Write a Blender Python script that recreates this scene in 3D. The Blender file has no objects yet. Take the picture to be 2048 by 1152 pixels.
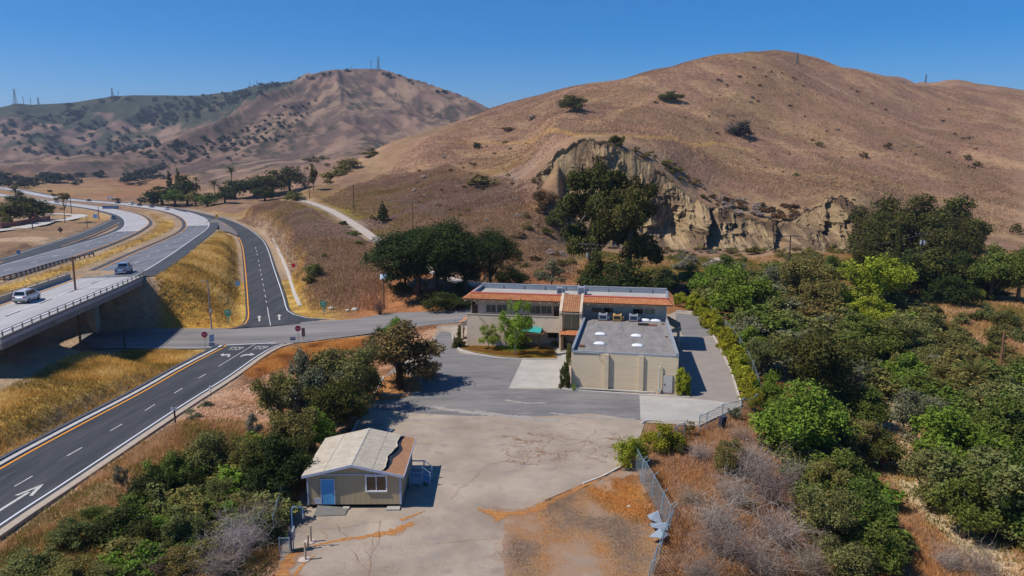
import bpy, math, random
import numpy as np
from mathutils import Vector, Matrix
random.seed(7); rng = np.random.default_rng(7)
sc = bpy.context.scene
R = math.radians

# ---------------------------------------------------------------- camera, world, sun, exposure
CF = 1550.0; CH = 26.0; PITCH = math.atan(261 / 1550.0)
SP, CP = math.sin(PITCH), math.cos(PITCH)
cam_data = bpy.data.cameras.new("camera"); cam = bpy.data.objects.new("camera", cam_data)
sc.collection.objects.link(cam); sc.camera = cam
cam.location = (0, 0, CH); cam.rotation_euler = (R(90) - PITCH, 0, 0)
cam_data.sensor_width = 36; cam_data.lens = 36 * CF / 2048; cam_data.clip_start = 0.5; cam_data.clip_end = 60000
SUN_EL = R(52); TO_SUN = Vector((-0.97, -0.25, 0)).normalized()
world = bpy.data.worlds.new("World"); sc.world = world; world.use_nodes = True
wn = world.node_tree.nodes; wl = world.node_tree.links
sky = wn.new('ShaderNodeTexSky'); sky.sky_type = 'NISHITA'; sky.sun_disc = False
sky.sun_elevation = SUN_EL; sky.sun_rotation = math.atan2(TO_SUN.x, TO_SUN.y)
sky.air_density = 1.0; sky.dust_density = 0.0; sky.ozone_density = 8.0; sky.altitude = 1500
wn['Background'].inputs['Strength'].default_value = 0.108
hs = wn.new('ShaderNodeHueSaturation'); hs.inputs['Saturation'].default_value = 1.42; hs.inputs['Hue'].default_value = .503; wl.new(sky.outputs[0], hs.inputs['Color']); wl.new(hs.outputs[0], wn['Background'].inputs['Color'])
sd = bpy.data.lights.new("sun", 'SUN'); sd.energy = 4.6; sd.angle = R(0.5); sd.color = (1.0, 0.93, 0.84)
sun = bpy.data.objects.new("sun", sd); sc.collection.objects.link(sun)
tosun = Vector((TO_SUN.x * math.cos(SUN_EL), TO_SUN.y * math.cos(SUN_EL), math.sin(SUN_EL)))
sun.rotation_euler = tosun.to_track_quat('Z', 'Y').to_euler()
sc.view_settings.view_transform = 'Standard'; sc.view_settings.look = 'None'
sc.view_settings.exposure = 0.12; sc.view_settings.gamma = 1; sc.view_settings.use_curve_mapping = False
sc.render.engine = 'CYCLES'
sc.cycles.volume_bounces = 0; sc.cycles.max_bounces = 6; sc.cycles.transparent_max_bounces = 8

# ---------------------------------------------------------------- helpers
def P(u, v, z=0.0):
    dx = u - 1024; dy = v - 576; dz = CF * SP + dy * CP; t = (CH - z) / dz
    return (dx * t, (CF * CP - dy * SP) * t, z)
def PY(u, v, Y):
    dx = u - 1024; dy = v - 576; t = Y / (CF * CP - dy * SP)
    return (dx * t, Y, CH - t * (CF * SP + dy * CP))
def depth(x, y, z): return y * CP + (CH - z) * SP

def tag(o, label=None, cat=None, group=None, kind=None):
    if label: o['label'] = label
    if cat: o['category'] = cat
    if group: o['group'] = group
    if kind: o['kind'] = kind
    return o
def link(o, parent=None):
    sc.collection.objects.link(o)
    if parent is not None: o.parent = parent
    return o
def empty(name, loc=(0, 0, 0), rz=0, label=None, cat=None, group=None):
    o = bpy.data.objects.new(name, None); o.location = loc; o.rotation_euler = (0, 0, rz); o.empty_display_size = .2
    link(o); return tag(o, label, cat, group)
def copy_tree(o, parent=None):
    c = o.copy(); sc.collection.objects.link(c)
    if parent is not None: c.parent = parent
    for ch in o.children: copy_tree(ch, c)
    return c
def mesh_np(name, verts, faces, mat, parent=None, smooth=False, mats=None, midx=None, attr=None):
    me = bpy.data.meshes.new(name)
    verts = np.asarray(verts, dtype=np.float32)
    faces = np.asarray(faces, dtype=np.int32); k = faces.shape[1]; n = len(faces)
    me.vertices.add(len(verts)); me.vertices.foreach_set('co', verts.ravel())
    me.loops.add(n * k); me.loops.foreach_set('vertex_index', faces.ravel())
    me.polygons.add(n); me.polygons.foreach_set('loop_start', np.arange(0, n * k, k, dtype=np.int32))
    me.polygons.foreach_set('loop_total', np.full(n, k, dtype=np.int32))
    if midx is not None: me.polygons.foreach_set('material_index', np.asarray(midx, dtype=np.int32))
    if smooth: me.polygons.foreach_set('use_smooth', np.ones(n, dtype=bool))
    for m in (mats or [mat]): me.materials.append(m)
    if attr is not None:
        a = me.color_attributes.new('Col', 'FLOAT_COLOR', 'POINT'); a.data.foreach_set('color', np.asarray(attr, dtype=np.float32).ravel())
    me.update(); me.validate()
    return link(bpy.data.objects.new(name, me), parent)

class MB:
    def __init__(s): s.v = []; s.f = []; s.mi = []; s.uv = []; s.m = 0
    def add(s, vs, fs):
        b = len(s.v); s.v += [tuple(p) for p in vs]
        for f in fs: s.f.append([b + i for i in f]); s.mi.append(s.m)
        return s
    def quad(s, a, b, c, d): return s.add([a, b, c, d], [(0, 1, 2, 3)])
    def box(s, c, d, rz=0, bev=0):
        hx, hy, hz = d[0] / 2, d[1] / 2, d[2] / 2; co, si = math.cos(rz), math.sin(rz); vs = []
        if bev:
            b = min(bev, hx * .9, hy * .9, hz * .9)
            for z, i in ((-hz, b), (-hz + b, 0), (hz - b, 0), (hz, b)):
                for x, y in ((-hx + i, -hy + i), (hx - i, -hy + i), (hx - i, hy - i), (-hx + i, hy - i)):
                    vs.append((c[0] + x * co - y * si, c[1] + x * si + y * co, c[2] + z))
            fs = [(3, 2, 1, 0), (12, 13, 14, 15)]
            for k in range(3):
                for j in range(4): fs.append((k * 4 + j, k * 4 + (j + 1) % 4, k * 4 + 4 + (j + 1) % 4, k * 4 + 4 + j))
            return s.add(vs, fs)
        for z in (-hz, hz):
            for x, y in ((-hx, -hy), (hx, -hy), (hx, hy), (-hx, hy)):
                vs.append((c[0] + x * co - y * si, c[1] + x * si + y * co, c[2] + z))
        return s.add(vs, [(3, 2, 1, 0), (4, 5, 6, 7), (0, 1, 5, 4), (1, 2, 6, 5), (2, 3, 7, 6), (3, 0, 4, 7)])
    def bx(s, x0, x1, y0, y1, z0, z1, bev=0): return s.box(((x0 + x1) / 2, (y0 + y1) / 2, (z0 + z1) / 2), (x1 - x0, y1 - y0, z1 - z0), 0, bev)
    def tube(s, pts, rs, n=8, cap=True):
        pts = [Vector(p) for p in pts]
        if not hasattr(rs, '__len__'): rs = [rs] * len(pts)
        vs = []; fs = []; ref = None
        for i, p in enumerate(pts):
            d = (pts[min(i + 1, len(pts) - 1)] - pts[max(i - 1, 0)])
            d = d.normalized() if d.length > 1e-9 else Vector((0, 0, 1))
            if ref is None: ref = Vector((1, 0, 0)) if abs(d.x) < .8 else Vector((0, 1, 0))
            a = d.cross(ref).normalized(); b = d.cross(a).normalized(); ref = -b if False else ref
            for k in range(n):
                t = 2 * math.pi * k / n; vs.append(p + (a * math.cos(t) + b * math.sin(t)) * rs[i])
        for i in range(len(pts) - 1):
            for k in range(n): fs.append((i * n + k, (i + 1) * n + k, (i + 1) * n + (k + 1) % n, i * n + (k + 1) % n))
        if cap: fs.append(tuple(range(n))); fs.append(tuple(range((len(pts) - 1) * n, len(pts) * n))[::-1])
        return s.add(vs, fs)
    def prism(s, pts, off):
        n = len(pts); off = Vector(off); vs = [Vector(p) for p in pts] + [Vector(p) + off for p in pts]
        return s.add(vs, [tuple(range(n))[::-1], tuple(range(n, 2 * n))] + [(i, (i + 1) % n, n + (i + 1) % n, n + i) for i in range(n)])
    def dome(s, c, rx, ry, rz, n=12, m=4, base=.04):
        vs = []; fs = []
        for j in range(m + 1):
            t = math.pi / 2 * j / m
            for k in range(n):
                a = 2 * math.pi * k / n
                ca, sa = math.cos(a), math.sin(a); e = .6
                sx = math.copysign(abs(ca) ** e, ca); sy = math.copysign(abs(sa) ** e, sa)
                vs.append((c[0] + rx * sx * math.cos(t), c[1] + ry * sy * math.cos(t), c[2] + rz * math.sin(t)))
        for j in range(m):
            for k in range(n): fs.append((j * n + k, j * n + (k + 1) % n, (j + 1) * n + (k + 1) % n, (j + 1) * n + k))
        return s.add(vs, fs)
    def build(s, name, mat, parent=None, smooth=False):
        me = bpy.data.meshes.new(name); me.from_pydata(s.v, [], s.f)
        for m in (mat if isinstance(mat, (list, tuple)) else [mat]): me.materials.append(m)
        me.polygons.foreach_set('material_index', s.mi)
        if smooth: me.polygons.foreach_set('use_smooth', [True] * len(s.f))
        me.update(); return link(bpy.data.objects.new(name, me), parent)

def hexc(r, g, b):
    f = lambda c: ((c / 255 + .055) / 1.055) ** 2.4 if c > 10 else c / 255 / 12.92
    return (f(r), f(g), f(b))

def mat(name, col, col2=None, scale=1.0, rough=.85, bump=0.0, bscale=None, coord='Object', metal=0, spec=.25, stretch=None, col3=None, detail=6):
    m = bpy.data.materials.new(name); m.use_nodes = True; nt = m.node_tree; N = nt.nodes; L = nt.links
    b = N['Principled BSDF']; b.inputs['Roughness'].default_value = rough; b.inputs['Metallic'].default_value = metal
    b.inputs['Specular IOR Level'].default_value = spec
    if coord == 'World': src = N.new('ShaderNodeNewGeometry').outputs['Position']
    elif coord == 'UV': src = N.new('ShaderNodeTexCoord').outputs['UV']
    else: src = N.new('ShaderNodeTexCoord').outputs['Object']
    if stretch:
        mp = N.new('ShaderNodeMapping'); mp.inputs['Scale'].default_value = stretch; L.new(src, mp.inputs[0]); src = mp.outputs[0]
    col = tuple(col) + (1,)
    if col2 is None: b.inputs['Base Color'].default_value = col
    else:
        n = N.new('ShaderNodeTexNoise'); n.inputs['Scale'].default_value = scale; n.inputs['Detail'].default_value = detail; n.inputs['Roughness'].default_value = .65
        L.new(src, n.inputs['Vector'])
        r = N.new('ShaderNodeValToRGB'); r.color_ramp.elements[0].position = .35; r.color_ramp.elements[1].position = .66
        r.color_ramp.elements[0].color = col; r.color_ramp.elements[1].color = tuple(col2) + (1,)
        L.new(n.outputs['Fac'], r.inputs[0]); out = r.outputs[0]
        if col3 is not None:
            n2 = N.new('ShaderNodeTexNoise'); n2.inputs['Scale'].default_value = scale * 4.3; n2.inputs['Detail'].default_value = 5; L.new(src, n2.inputs['Vector'])
            r2 = N.new('ShaderNodeValToRGB'); r2.color_ramp.elements[0].position = .55; r2.color_ramp.elements[1].position = .72
            L.new(n2.outputs['Fac'], r2.inputs[0])
            mx = N.new('ShaderNodeMixRGB'); mx.inputs[2].default_value = tuple(col3) + (1,); L.new(r2.outputs[0], mx.inputs[0]); L.new(out, mx.inputs[1]); out = mx.outputs[0]
        L.new(out, b.inputs['Base Color'])
    if bump:
        n3 = N.new('ShaderNodeTexNoise'); n3.inputs['Scale'].default_value = bscale or scale * 5; n3.inputs['Detail'].default_value = 5; L.new(src, n3.inputs['Vector'])
        bp = N.new('ShaderNodeBump'); bp.inputs['Strength'].default_value = 1; bp.inputs['Distance'].default_value = bump
        L.new(n3.outputs['Fac'], bp.inputs['Height']); L.new(bp.outputs[0], b.inputs['Normal'])
    return m

# ---------------------------------------------------------------- numpy noise
def _hash(ix, iy, seed):
    h = (ix.astype(np.int64) * 374761393 + iy.astype(np.int64) * 668265263 + seed * 974634777) & 0xffffffff
    h = ((h ^ (h >> 13)) * 1274126177) & 0xffffffff
    h = h ^ (h >> 16)
    return (h & 0xffffff) / float(0x1000000)
def vnoise(x, y, seed=0):
    ix = np.floor(x); iy = np.floor(y); fx = x - ix; fy = y - iy
    fx = fx * fx * fx * (fx * (fx * 6 - 15) + 10); fy = fy * fy * fy * (fy * (fy * 6 - 15) + 10)
    a = _hash(ix, iy, seed); b = _hash(ix + 1, iy, seed); c = _hash(ix, iy + 1, seed); d = _hash(ix + 1, iy + 1, seed)
    return (a * (1 - fx) + b * fx) * (1 - fy) + (c * (1 - fx) + d * fx) * fy
def fbm(x, y, oct=4, seed=0, ridged=False):
    s = 0; a = 1; t = 0
    for o in range(oct):
        n = vnoise(x * 2 ** o + 17.3 * o, y * 2 ** o - 9.1 * o, seed + o)
        if ridged: n = 1 - np.abs(2 * n - 1)
        s = s + a * n; t += a; a *= .5
    return s / t
def sstep(a, b, x):
    t = np.clip((x - a) / (b - a), 0, 1); return t * t * (3 - 2 * t)
def in_poly(x, y, poly):
    r = np.zeros(x.shape, bool); n = len(poly)
    for i in range(n):
        x0, y0 = poly[i][:2]; x1, y1 = poly[(i + 1) % n][:2]
        if y0 == y1: continue
        c = ((y0 > y) != (y1 > y)) & (x < (x1 - x0) * (y - y0) / (y1 - y0) + x0); r ^= c
    return r
def line_dist(x, y, pl, closed=False):
    """distance to a polyline and the z of the nearest point"""
    best = np.full(x.shape, 1e9); bz = np.zeros(x.shape); side = np.zeros(x.shape)
    n = len(pl)
    for i in range(n if closed else n - 1):
        a = pl[i]; b = pl[(i + 1) % n]; dx = b[0] - a[0]; dy = b[1] - a[1]; L2 = dx * dx + dy * dy
        if L2 < 1e-9: continue
        t = np.clip(((x - a[0]) * dx + (y - a[1]) * dy) / L2, 0, 1)
        d = np.hypot(x - a[0] - t * dx, y - a[1] - t * dy); m = d < best
        best = np.where(m, d, best)
        if len(a) > 2: bz = np.where(m, a[2] + t * (b[2] - a[2]), bz)
        side = np.where(m, np.sign(dx * (y - a[1]) - dy * (x - a[0])), side)
    return best, bz, side

def smooth_line(pts, n=60):
    """Catmull-Rom through pts, resampled evenly"""
    p = np.array(pts, float); 
    if len(p) > 2:
        q = np.vstack([2 * p[0] - p[1], p, 2 * p[-1] - p[-2]]); out = []
        for i in range(1, len(q) - 2):
            p0, p1, p2, p3 = q[i - 1], q[i], q[i + 1], q[i + 2]
            for t in np.linspace(0, 1, 12, endpoint=False):
                out.append(.5 * ((2 * p1) + (-p0 + p2) * t + (2 * p0 - 5 * p1 + 4 * p2 - p3) * t * t + (-p0 + 3 * p1 - 3 * p2 + p3) * t ** 3))
        out.append(p[-1]); p = np.array(out)
    d = np.r_[0, np.cumsum(np.linalg.norm(np.diff(p[:, :2], axis=0), axis=1))]
    s = np.linspace(0, d[-1], n)
    return np.stack([np.interp(s, d, p[:, k]) for k in range(p.shape[1])], 1)
# ---------------------------------------------------------------- road lines (world), from road heights
def fz(Y): return float(np.interp(Y, [100, 122, 220, 310, 400, 700], [6, 6, 2.8, -.5, -1.7, -3]))
def pix_on(u, v, zf):
    z = 0.0
    for _ in range(12):
        p = P(u, v, z); z = .5 * z + .5 * zf(p[1])
    return P(u, v, z)
def rz(Y): return float(np.interp(Y, [116, 160, 187, 258, 310, 400], [-2.5, -2.2, -1.8, -1.0, -.5, -1.7]))
def oz(Y): return float(np.interp(Y, [35, 80, 116], [1.2, -.8, -2.5]))
NCy = [(-120, 660), (0, 620), (100, 584), (163, 563), (198, 546), (234, 528), (286.5, 502), (328, 482), (359.4, 466.8), (375, 453.8), (377, 446), (370, 438), (351.6, 430.3), (320, 422), (260, 410.8), (200, 405.5), (143, 401.7), (90, 394), (47, 385), (0, 376.5), (-60, 369)]
NCw = [(-120, 710), (0, 652), (130, 603), (226.6, 567), (273.4, 545), (312.5, 521.5), (351.6, 498), (390.6, 474.6), (414, 457.7), (415, 448.5), (409, 438), (390.6, 427.7), (364.6, 420), (312.5, 413), (260, 408), (200, 402.5), (143, 398.2), (90, 390.5), (47, 382), (0, 373.5), (-60, 366)]
FCy = [(-60, 570), (0, 552), (86, 528), (166.7, 503), (213.5, 487.6), (247.4, 475.9), (278.6, 460), (291.7, 449.8), (292.5, 443), (286.5, 435.5), (273.4, 429), (240, 421.5), (200, 414.5), (150, 408.5), (90, 401), (40, 393.5), (0, 388), (-60, 379)]
FCw = [(-60, 553), (0, 538), (80, 513), (156, 490), (200, 476), (234, 464), (254, 451), (253, 441), (245, 433.5), (232, 427), (205, 420), (170, 413.5), (130, 409), (70, 402), (30, 396), (0, 391.5), (-60, 383)]
LRi = [(-60, 527), (0, 524), (100, 494), (140.6, 481), (180, 467), (219, 451), (236, 441), (243.5, 433)]
LRo = [(-60, 522), (0, 519), (60, 500), (104, 486), (145, 473), (182, 459), (215, 444), (232, 433), (229, 426), (215, 421)]
ORy = [(462, 657.5), (488.5, 649), (496.8, 634.5), (496, 611), (493, 566.6), (488.6, 519.4), (484, 490), (473.8, 469), (459, 454.5), (441, 445.6), (415, 437), (385, 428), (350, 419.5)]
ORw = [(707, 640), (612.5, 636), (589, 630), (574, 619.7), (565.3, 590), (547.6, 537), (532.8, 492.8), (518, 473.6), (488.5, 453), (453, 438), (425, 431.5), (390, 423), (350, 415.5)]
OFy = [(0, 938.6), (139, 862), (277.8, 788.6), (361, 741), (410, 714.5), (444, 697), (453, 690.8)]
OFw = [(0, 1051), (141.7, 958), (349.4, 820.5), (455.5, 753.8), (512.8, 713.7), (551, 692.7), (581.6, 684.7)]
def W(pts, zf, n=80): return smooth_line([pix_on(u, v, zf) for u, v in pts], n)
wNCy, wNCw = W(NCy, fz, 140), W(NCw, fz, 140)
wFCy, wFCw = W(FCy, fz, 120), W(FCw, fz, 120)
wLRi, wLRo = W(LRi, lambda Y: fz(Y) - .4, 50), W(LRo, lambda Y: fz(Y) - .4, 50)
wORy, wORw = W(ORy, rz, 80), W(ORw, rz, 80)
# extend the off-ramp out of frame towards the viewer
_a = pix_on(*OFy[0], oz); _b = pix_on(*OFy[1], oz); _c = pix_on(*OFw[0], oz); _d = pix_on(*OFw[1], oz)
ext = lambda a, b, k: (a[0] + (a[0] - b[0]) * k, a[1] + (a[1] - b[1]) * k, a[2] + .3)
wOFy = smooth_line([ext(_a, _b, 1.6)] + [pix_on(u, v, oz) for u, v in OFy], 60)
wOFw = smooth_line([ext(_c, _d, 1.6)] + [pix_on(u, v, oz) for u, v in OFw], 60)
CRz = lambda u: float(np.interp(u, [560, 760, 930, 1000], [-2.5, -1.8, -.6, -.3]))
CRs = [(190, 699), (228, 696), (397, 697), (453, 690.8), (582, 685.5), (665.6, 676), (745, 665.5), (800, 657), (870, 648), (935, 642), (985, 636)]
CRn = [(150, 672), (200, 665), (289, 658), (400, 657.5), (462, 657), (560, 650), (640, 642), (707, 639), (783.7, 627), (860, 624), (930, 620), (985, 617)]
wCRs = smooth_line([P(u, v, CRz(u)) for u, v in CRs], 60); wCRn = smooth_line([P(u, v, CRz(u)) for u, v in CRn], 60)
PATH = smooth_line([PY(600, 401, 330), PY(625, 407, 312), PY(660, 421, 290), PY(705, 447, 262), PY(745, 475, 232), PY(790, 505, 205), PY(850, 535, 180), PY(930, 566, 158), PY(1010, 577, 150), PY(1100, 581, 148)], 60)
def mid(a, b): return (a + b) / 2
def off_xy(A, d):
    t = np.gradient(A[:, :2], axis=0); t /= np.linalg.norm(t, axis=1, keepdims=True) + 1e-9
    o = A.copy(); o[:, 0] += t[:, 1] * d; o[:, 1] -= t[:, 0] * d; return o
def smooth3(A, k=2):
    for _ in range(k): A = np.r_[A[:1], (A[:-2] + 2 * A[1:-1] + A[2:]) / 4, A[-1:]]
    return A
def fixed(A, B, h):
    c = smooth3((A + B) / 2, 6); n = len(c); w = np.array(np.clip(np.linalg.norm((A - B)[:, :2], axis=1) / 2, h * .85, h * 1.1)); w = smooth3(w, 10)
    t = np.gradient(c[:, :2], axis=0); t /= np.linalg.norm(t, axis=1, keepdims=True) + 1e-9
    L = c.copy(); Rr_ = c.copy(); nx = np.stack([t[:, 1], -t[:, 0]], 1) * w[:, None]; L[:, :2] -= nx; Rr_[:, :2] += nx; return L, Rr_
wNCy, wNCw = fixed(wNCy, wNCw, 4.0); wFCw, wFCy = fixed(wFCw, wFCy, 4.0)
wLRi = off_xy(wLRo, 5.2)
def hw(a, b): return np.linalg.norm((a - b)[:, :2], axis=1) / 2

YARD = [P(u, v)[:2] for u, v in [(545, 1190), (560, 1100), (585, 1020), (600, 985), (640, 950), (700, 872), (722, 828), (748, 784), (768, 752), (800, 722), (850, 690), (872, 668), (878, 655), (935, 650), (945, 628), (1200, 622), (1345, 620), (1355, 618), (1395, 628), (1415, 650), (1440, 690), (1462, 735), (1480, 790), (1484, 812), (1440, 838), (1400, 858), (1290, 845), (1282, 880), (1245, 932), (1170, 970), (1100, 1030), (1330, 1060), (1350, 1190)]]
CREEK = [(30, 12), (31, 30), (33, 50), (35, 64), (39.5, 77), (46.5, 92), (56, 118), (68, 140), (90, 160)]

# ---------------------------------------------------------------- terrain: height profiles, nearest first
# (distance, value): a value above 100 is the image row the ground has there, otherwise its height in metres
COLS = {
 -500: [(12,1),(60,1),(90,2),(108,3),(140,5),(250,3),(450,0),(650,-2),(900,355),(1200,335),(1500,305),(1900,270),(2300,218),(3000,90.),(6000,60.)],
 0: [(12,1),(60,.6),(85,1.6),(100,2.2),(108,2.0),(115,2.),(130,5),(200,3.6),(250,2.0),(330,-.8),(450,-3),(690,-3.5),(900,353),(1200,330),(1500,300),(1900,262),(2300,213),(3000,90.),(6000,60.)],
 80: [(12,1),(60,.4),(85,1.2),(100,1.8),(108,1.2),(115,-1.),(130,4.5),(200,3.6),(250,2.0),(330,-.8),(450,-3),(690,-3.5),(900,353),(1200,325),(1450,302),(1900,262),(2350,208),(3000,95.),(6000,60.)],
 150: [(12,1),(60,.2),(85,.6),(100,.8),(106,-1.),(128,-2.6),(145,5),(200,3.5),(250,2.0),(330,-.8),(450,-3),(690,-3),(900,352),(1150,320),(1400,307),(1700,300),(2000,258),(2400,206),(3000,90.),(6000,60.)],
 260: [(12,1),(60,0),(85,0),(98,-.5),(106,-2.4),(128,-2.5),(146,5),(200,3.3),(250,2.0),(330,-.8),(450,-3),(640,-3),(850,360),(1050,330),(1300,302),(1450,290),(1700,42.),(2000,240),(2400,192),(3000,100.),(6000,60.)],
 330: [(12,1),(60,0),(85,-.5),(98,-1.5),(106,-2.5),(129,-2.5),(148,4.2),(200,2.9),(250,1.6),(330,-.8),(450,-3),(620,-3),(850,356),(1100,315),(1450,273),(1700,55.),(2100,225),(2400,191),(3000,100.),(6000,60.)],
 400: [(12,1),(60,0),(85,-1),(98,-2.3),(130,-2.5),(160,-.4),(200,1.2),(225,1.6),(300,-.5),(400,-1.8),(600,-2),(800,358),(1100,310),(1500,246),(1750,80.),(2100,215),(2400,192),(3000,100.),(6000,60.)],
 470: [(12,1),(60,0),(85,-1.5),(98,-2.5),(131,-2.5),(200,-1.8),(260,-1.0),(340,1.0),(400,0),(550,-1),(750,352),(1100,302),(1550,224),(1800,104.),(2300,181),(3000,120.),(6000,60.)],
 520: [(12,1),(60,0),(85,-2),(98,-2.5),(133,-2.5),(200,-1.8),(260,-.8),(300,4),(340,404),(400,1),(500,-1),(720,348),(1100,296),(1560,204),(1800,120.),(2300,170),(3000,120.),(6000,60.)],
 575: [(12,0),(60,0),(85,-2),(98,-2.4),(138,-2.4),(180,-1.8),(215,1.0),(260,5),(310,400),(345,393),(420,3),(520,1),(700,344),(1100,290),(1600,181),(1850,150.),(2250,162),(3000,120.),(6000,60.)],
 620: [(12,0),(60,0),(85,-1.5),(98,-2.2),(138,-2.2),(155,-.8),(180,2.),(220,5.6),(300,409),(350,376),(430,6),(520,4),(700,340),(1000,302),(1300,235),(1650,158),(2200,152),(3000,120.),(6000,60.)],
 690: [(12,0),(60,0),(85,-.6),(100,-1.8),(138,-2.),(150,-1.0),(180,1.5),(220,4.8),(262,447),(300,415),(400,350),(460,327),(560,12.),(700,336),(1000,298),(1300,232),(1750,140),(2300,150.),(6000,60.)],
 760: [(12,0),(60,0),(85,0),(100,-.8),(125,-1.8),(142,-1.8),(152,-.6),(175,1.2),(210,2.8),(232,487),(270,440),(330,392),(420,338),(500,298),(620,24.),(1000,290),(1350,220),(1740,142),(2300,150.),(6000,60.)],
 820: [(12,0),(60,0),(90,0),(110,-.6),(140,-1.2),(150,-.4),(165,1.6),(185,2.2),(205,2.6),(240,455),(300,405),(380,350),(540,272),(650,34.),(1000,288),(1350,232),(1720,158),(2300,150.),(6000,60.)],
 880: [(12,0),(60,0),(95,0),(120,-.3),(142,-.5),(152,1.2),(165,1.6),(180,2.4),(210,490),(250,435),(310,380),(400,325),(580,254),(690,42.),(1050,284),(1350,240),(1690,180),(2300,120.),(6000,60.)],
 940: [(12,0),(95,0),(140,0),(152,1.2),(165,1.7),(190,530),(225,470),(290,395),(370,335),(480,285),(610,234),(740,46.),(1100,280),(1350,250),(1660,203),(2300,120.),(6000,60.)],
 1000: [(12,0),(95,0),(140,0),(155,.6),(165,1.2),(190,530),(225,463),(290,385),(370,326),(470,283),(630,215),(760,52.),(1100,60.),(1600,240),(2300,80.),(6000,60.)],
 1060: [(12,0),(95,0),(145,0),(165,.6),(190,525),(225,462),(250,425),(290,355),(360,308),(460,270),(640,199),(820,60.),(1200,50.),(6000,60.)],
 1110: [(12,0),(95,0),(150,0),(180,.5),(215,505),(245,450),(262,345),(275,318),(310,285),(460,232),(650,184),(900,60.),(1200,50.),(6000,60.)],
 1165: [(12,0),(95,0),(150,0),(180,.2),(215,500),(244,492),(258,380),(268,286),(300,275),(460,220),(660,170),(900,60.),(1200,50.),(6000,60.)],
 1230: [(12,0),(95,0),(150,0),(180,0),(215,-.5),(246,498),(258,385),(270,296),(300,275),(440,225),(660,160),(900,60.),(6000,60.)],
 1300: [(12,0),(95,0),(150,-.3),(200,-1),(246,499),(258,410),(270,340),(305,285),(440,222),(680,145),(900,90.),(6000,60.)],
 1390: [(12,0),(95,0),(150,-.6),(200,-1.4),(246,500),(258,450),(270,408),(305,340),(350,292),(450,232),(700,126),(900,110.),(6000,60.)],
 1460: [(12,-1),(95,0),(150,-1),(200,-1.6),(246,500),(258,460),(272,425),(305,372),(360,310),(470,230),(710,115),(900,120.),(6000,60.)],
 1540: [(12,-2),(95,-1),(150,-1.2),(200,-2),(246,500),(258,465),(272,440),(305,380),(370,315),(490,230),(720,111),(900,130.),(6000,60.)],
 1620: [(12,-3),(95,-2),(150,-1.6),(200,-2),(246,500),(258,455),(272,432),(310,372),(390,305),(520,225),(735,131),(900,125.),(6000,60.)],
 1700: [(12,-3),(95,-3),(150,-2),(200,-2.4),(246,500),(258,440),(272,410),(310,372),(400,315),(550,228),(740,152),(860,100.),(1000,143),(1300,100.),(6000,60.)],
 1780: [(12,-3),(95,-3),(150,-2),(200,-2.4),(240,500),(280,440),(310,400),(400,328),(560,243),(760,170),(880,100.),(1050,155),(1300,110.),(6000,60.)],
 1830: [(12,-3),(95,-3),(150,-2),(230,-2.4),(290,440),(400,335),(560,255),(780,182),(1000,173),(1300,169),(1600,100.),(6000,60.)],
 1890: [(12,-3),(95,-3),(150,-2),(230,-2.4),(290,447),(400,345),(560,265),(800,190),(1100,159),(1400,90.),(6000,60.)],
 1960: [(12,-3),(95,-3),(150,-2),(230,-2.4),(290,452),(400,352),(560,270),(800,196),(1150,172),(1400,90.),(6000,60.)],
 2048: [(12,-3),(95,-3),(150,-2),(230,-2.4),(300,448),(400,360),(560,278),(800,203),(1200,181),(1500,100.),(6000,60.)],
 2600: [(12,-3),(95,-3),(150,-2),(230,-2.4),(300,448),(400,360),(560,278),(800,203),(1200,175),(1500,120.),(6000,60.)],
}
cu = np.array(sorted(COLS)); LY = np.linspace(math.log(12), math.log(6000), 420)
def pchip(x, y, xi):
    h = np.diff(x); d = np.diff(y) / h; m = np.zeros(len(x))
    for i in range(1, len(x) - 1):
        if d[i - 1] * d[i] > 0:
            w1 = 2 * h[i] + h[i - 1]; w2 = h[i] + 2 * h[i - 1]; m[i] = (w1 + w2) / (w1 / d[i - 1] + w2 / d[i])
    m[0] = d[0]; m[-1] = d[-1]
    k = np.clip(np.searchsorted(x, xi) - 1, 0, len(x) - 2); t = (xi - x[k]) / h[k]
    return (2*t**3-3*t**2+1)*y[k] + (t**3-2*t**2+t)*h[k]*m[k] + (-2*t**3+3*t**2)*y[k+1] + (t**3-t**2)*h[k]*m[k+1]
TB = np.zeros((len(cu), len(LY)))
for i, u in enumerate(cu):
    ys = []; zs = []
    for Y, q in COLS[u]:
        ys.append(math.log(Y)); zs.append(PY(u, q, Y)[2] if (q > 100 and not isinstance(q, float)) or q > 400 else q)
    TB[i] = pchip(np.array(ys), np.array(zs), LY)
UF = np.linspace(cu[0], cu[-1], 900)
TBF = np.stack([pchip(cu.astype(float), TB[:, k], UF) for k in range(TB.shape[1])], 1)
ker = np.exp(-np.linspace(-2, 2, 9) ** 2); ker /= ker.sum()
TBF = np.apply_along_axis(lambda c: np.convolve(np.pad(c, 4, mode='edge'), ker, mode='valid'), 0, TBF)

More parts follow.
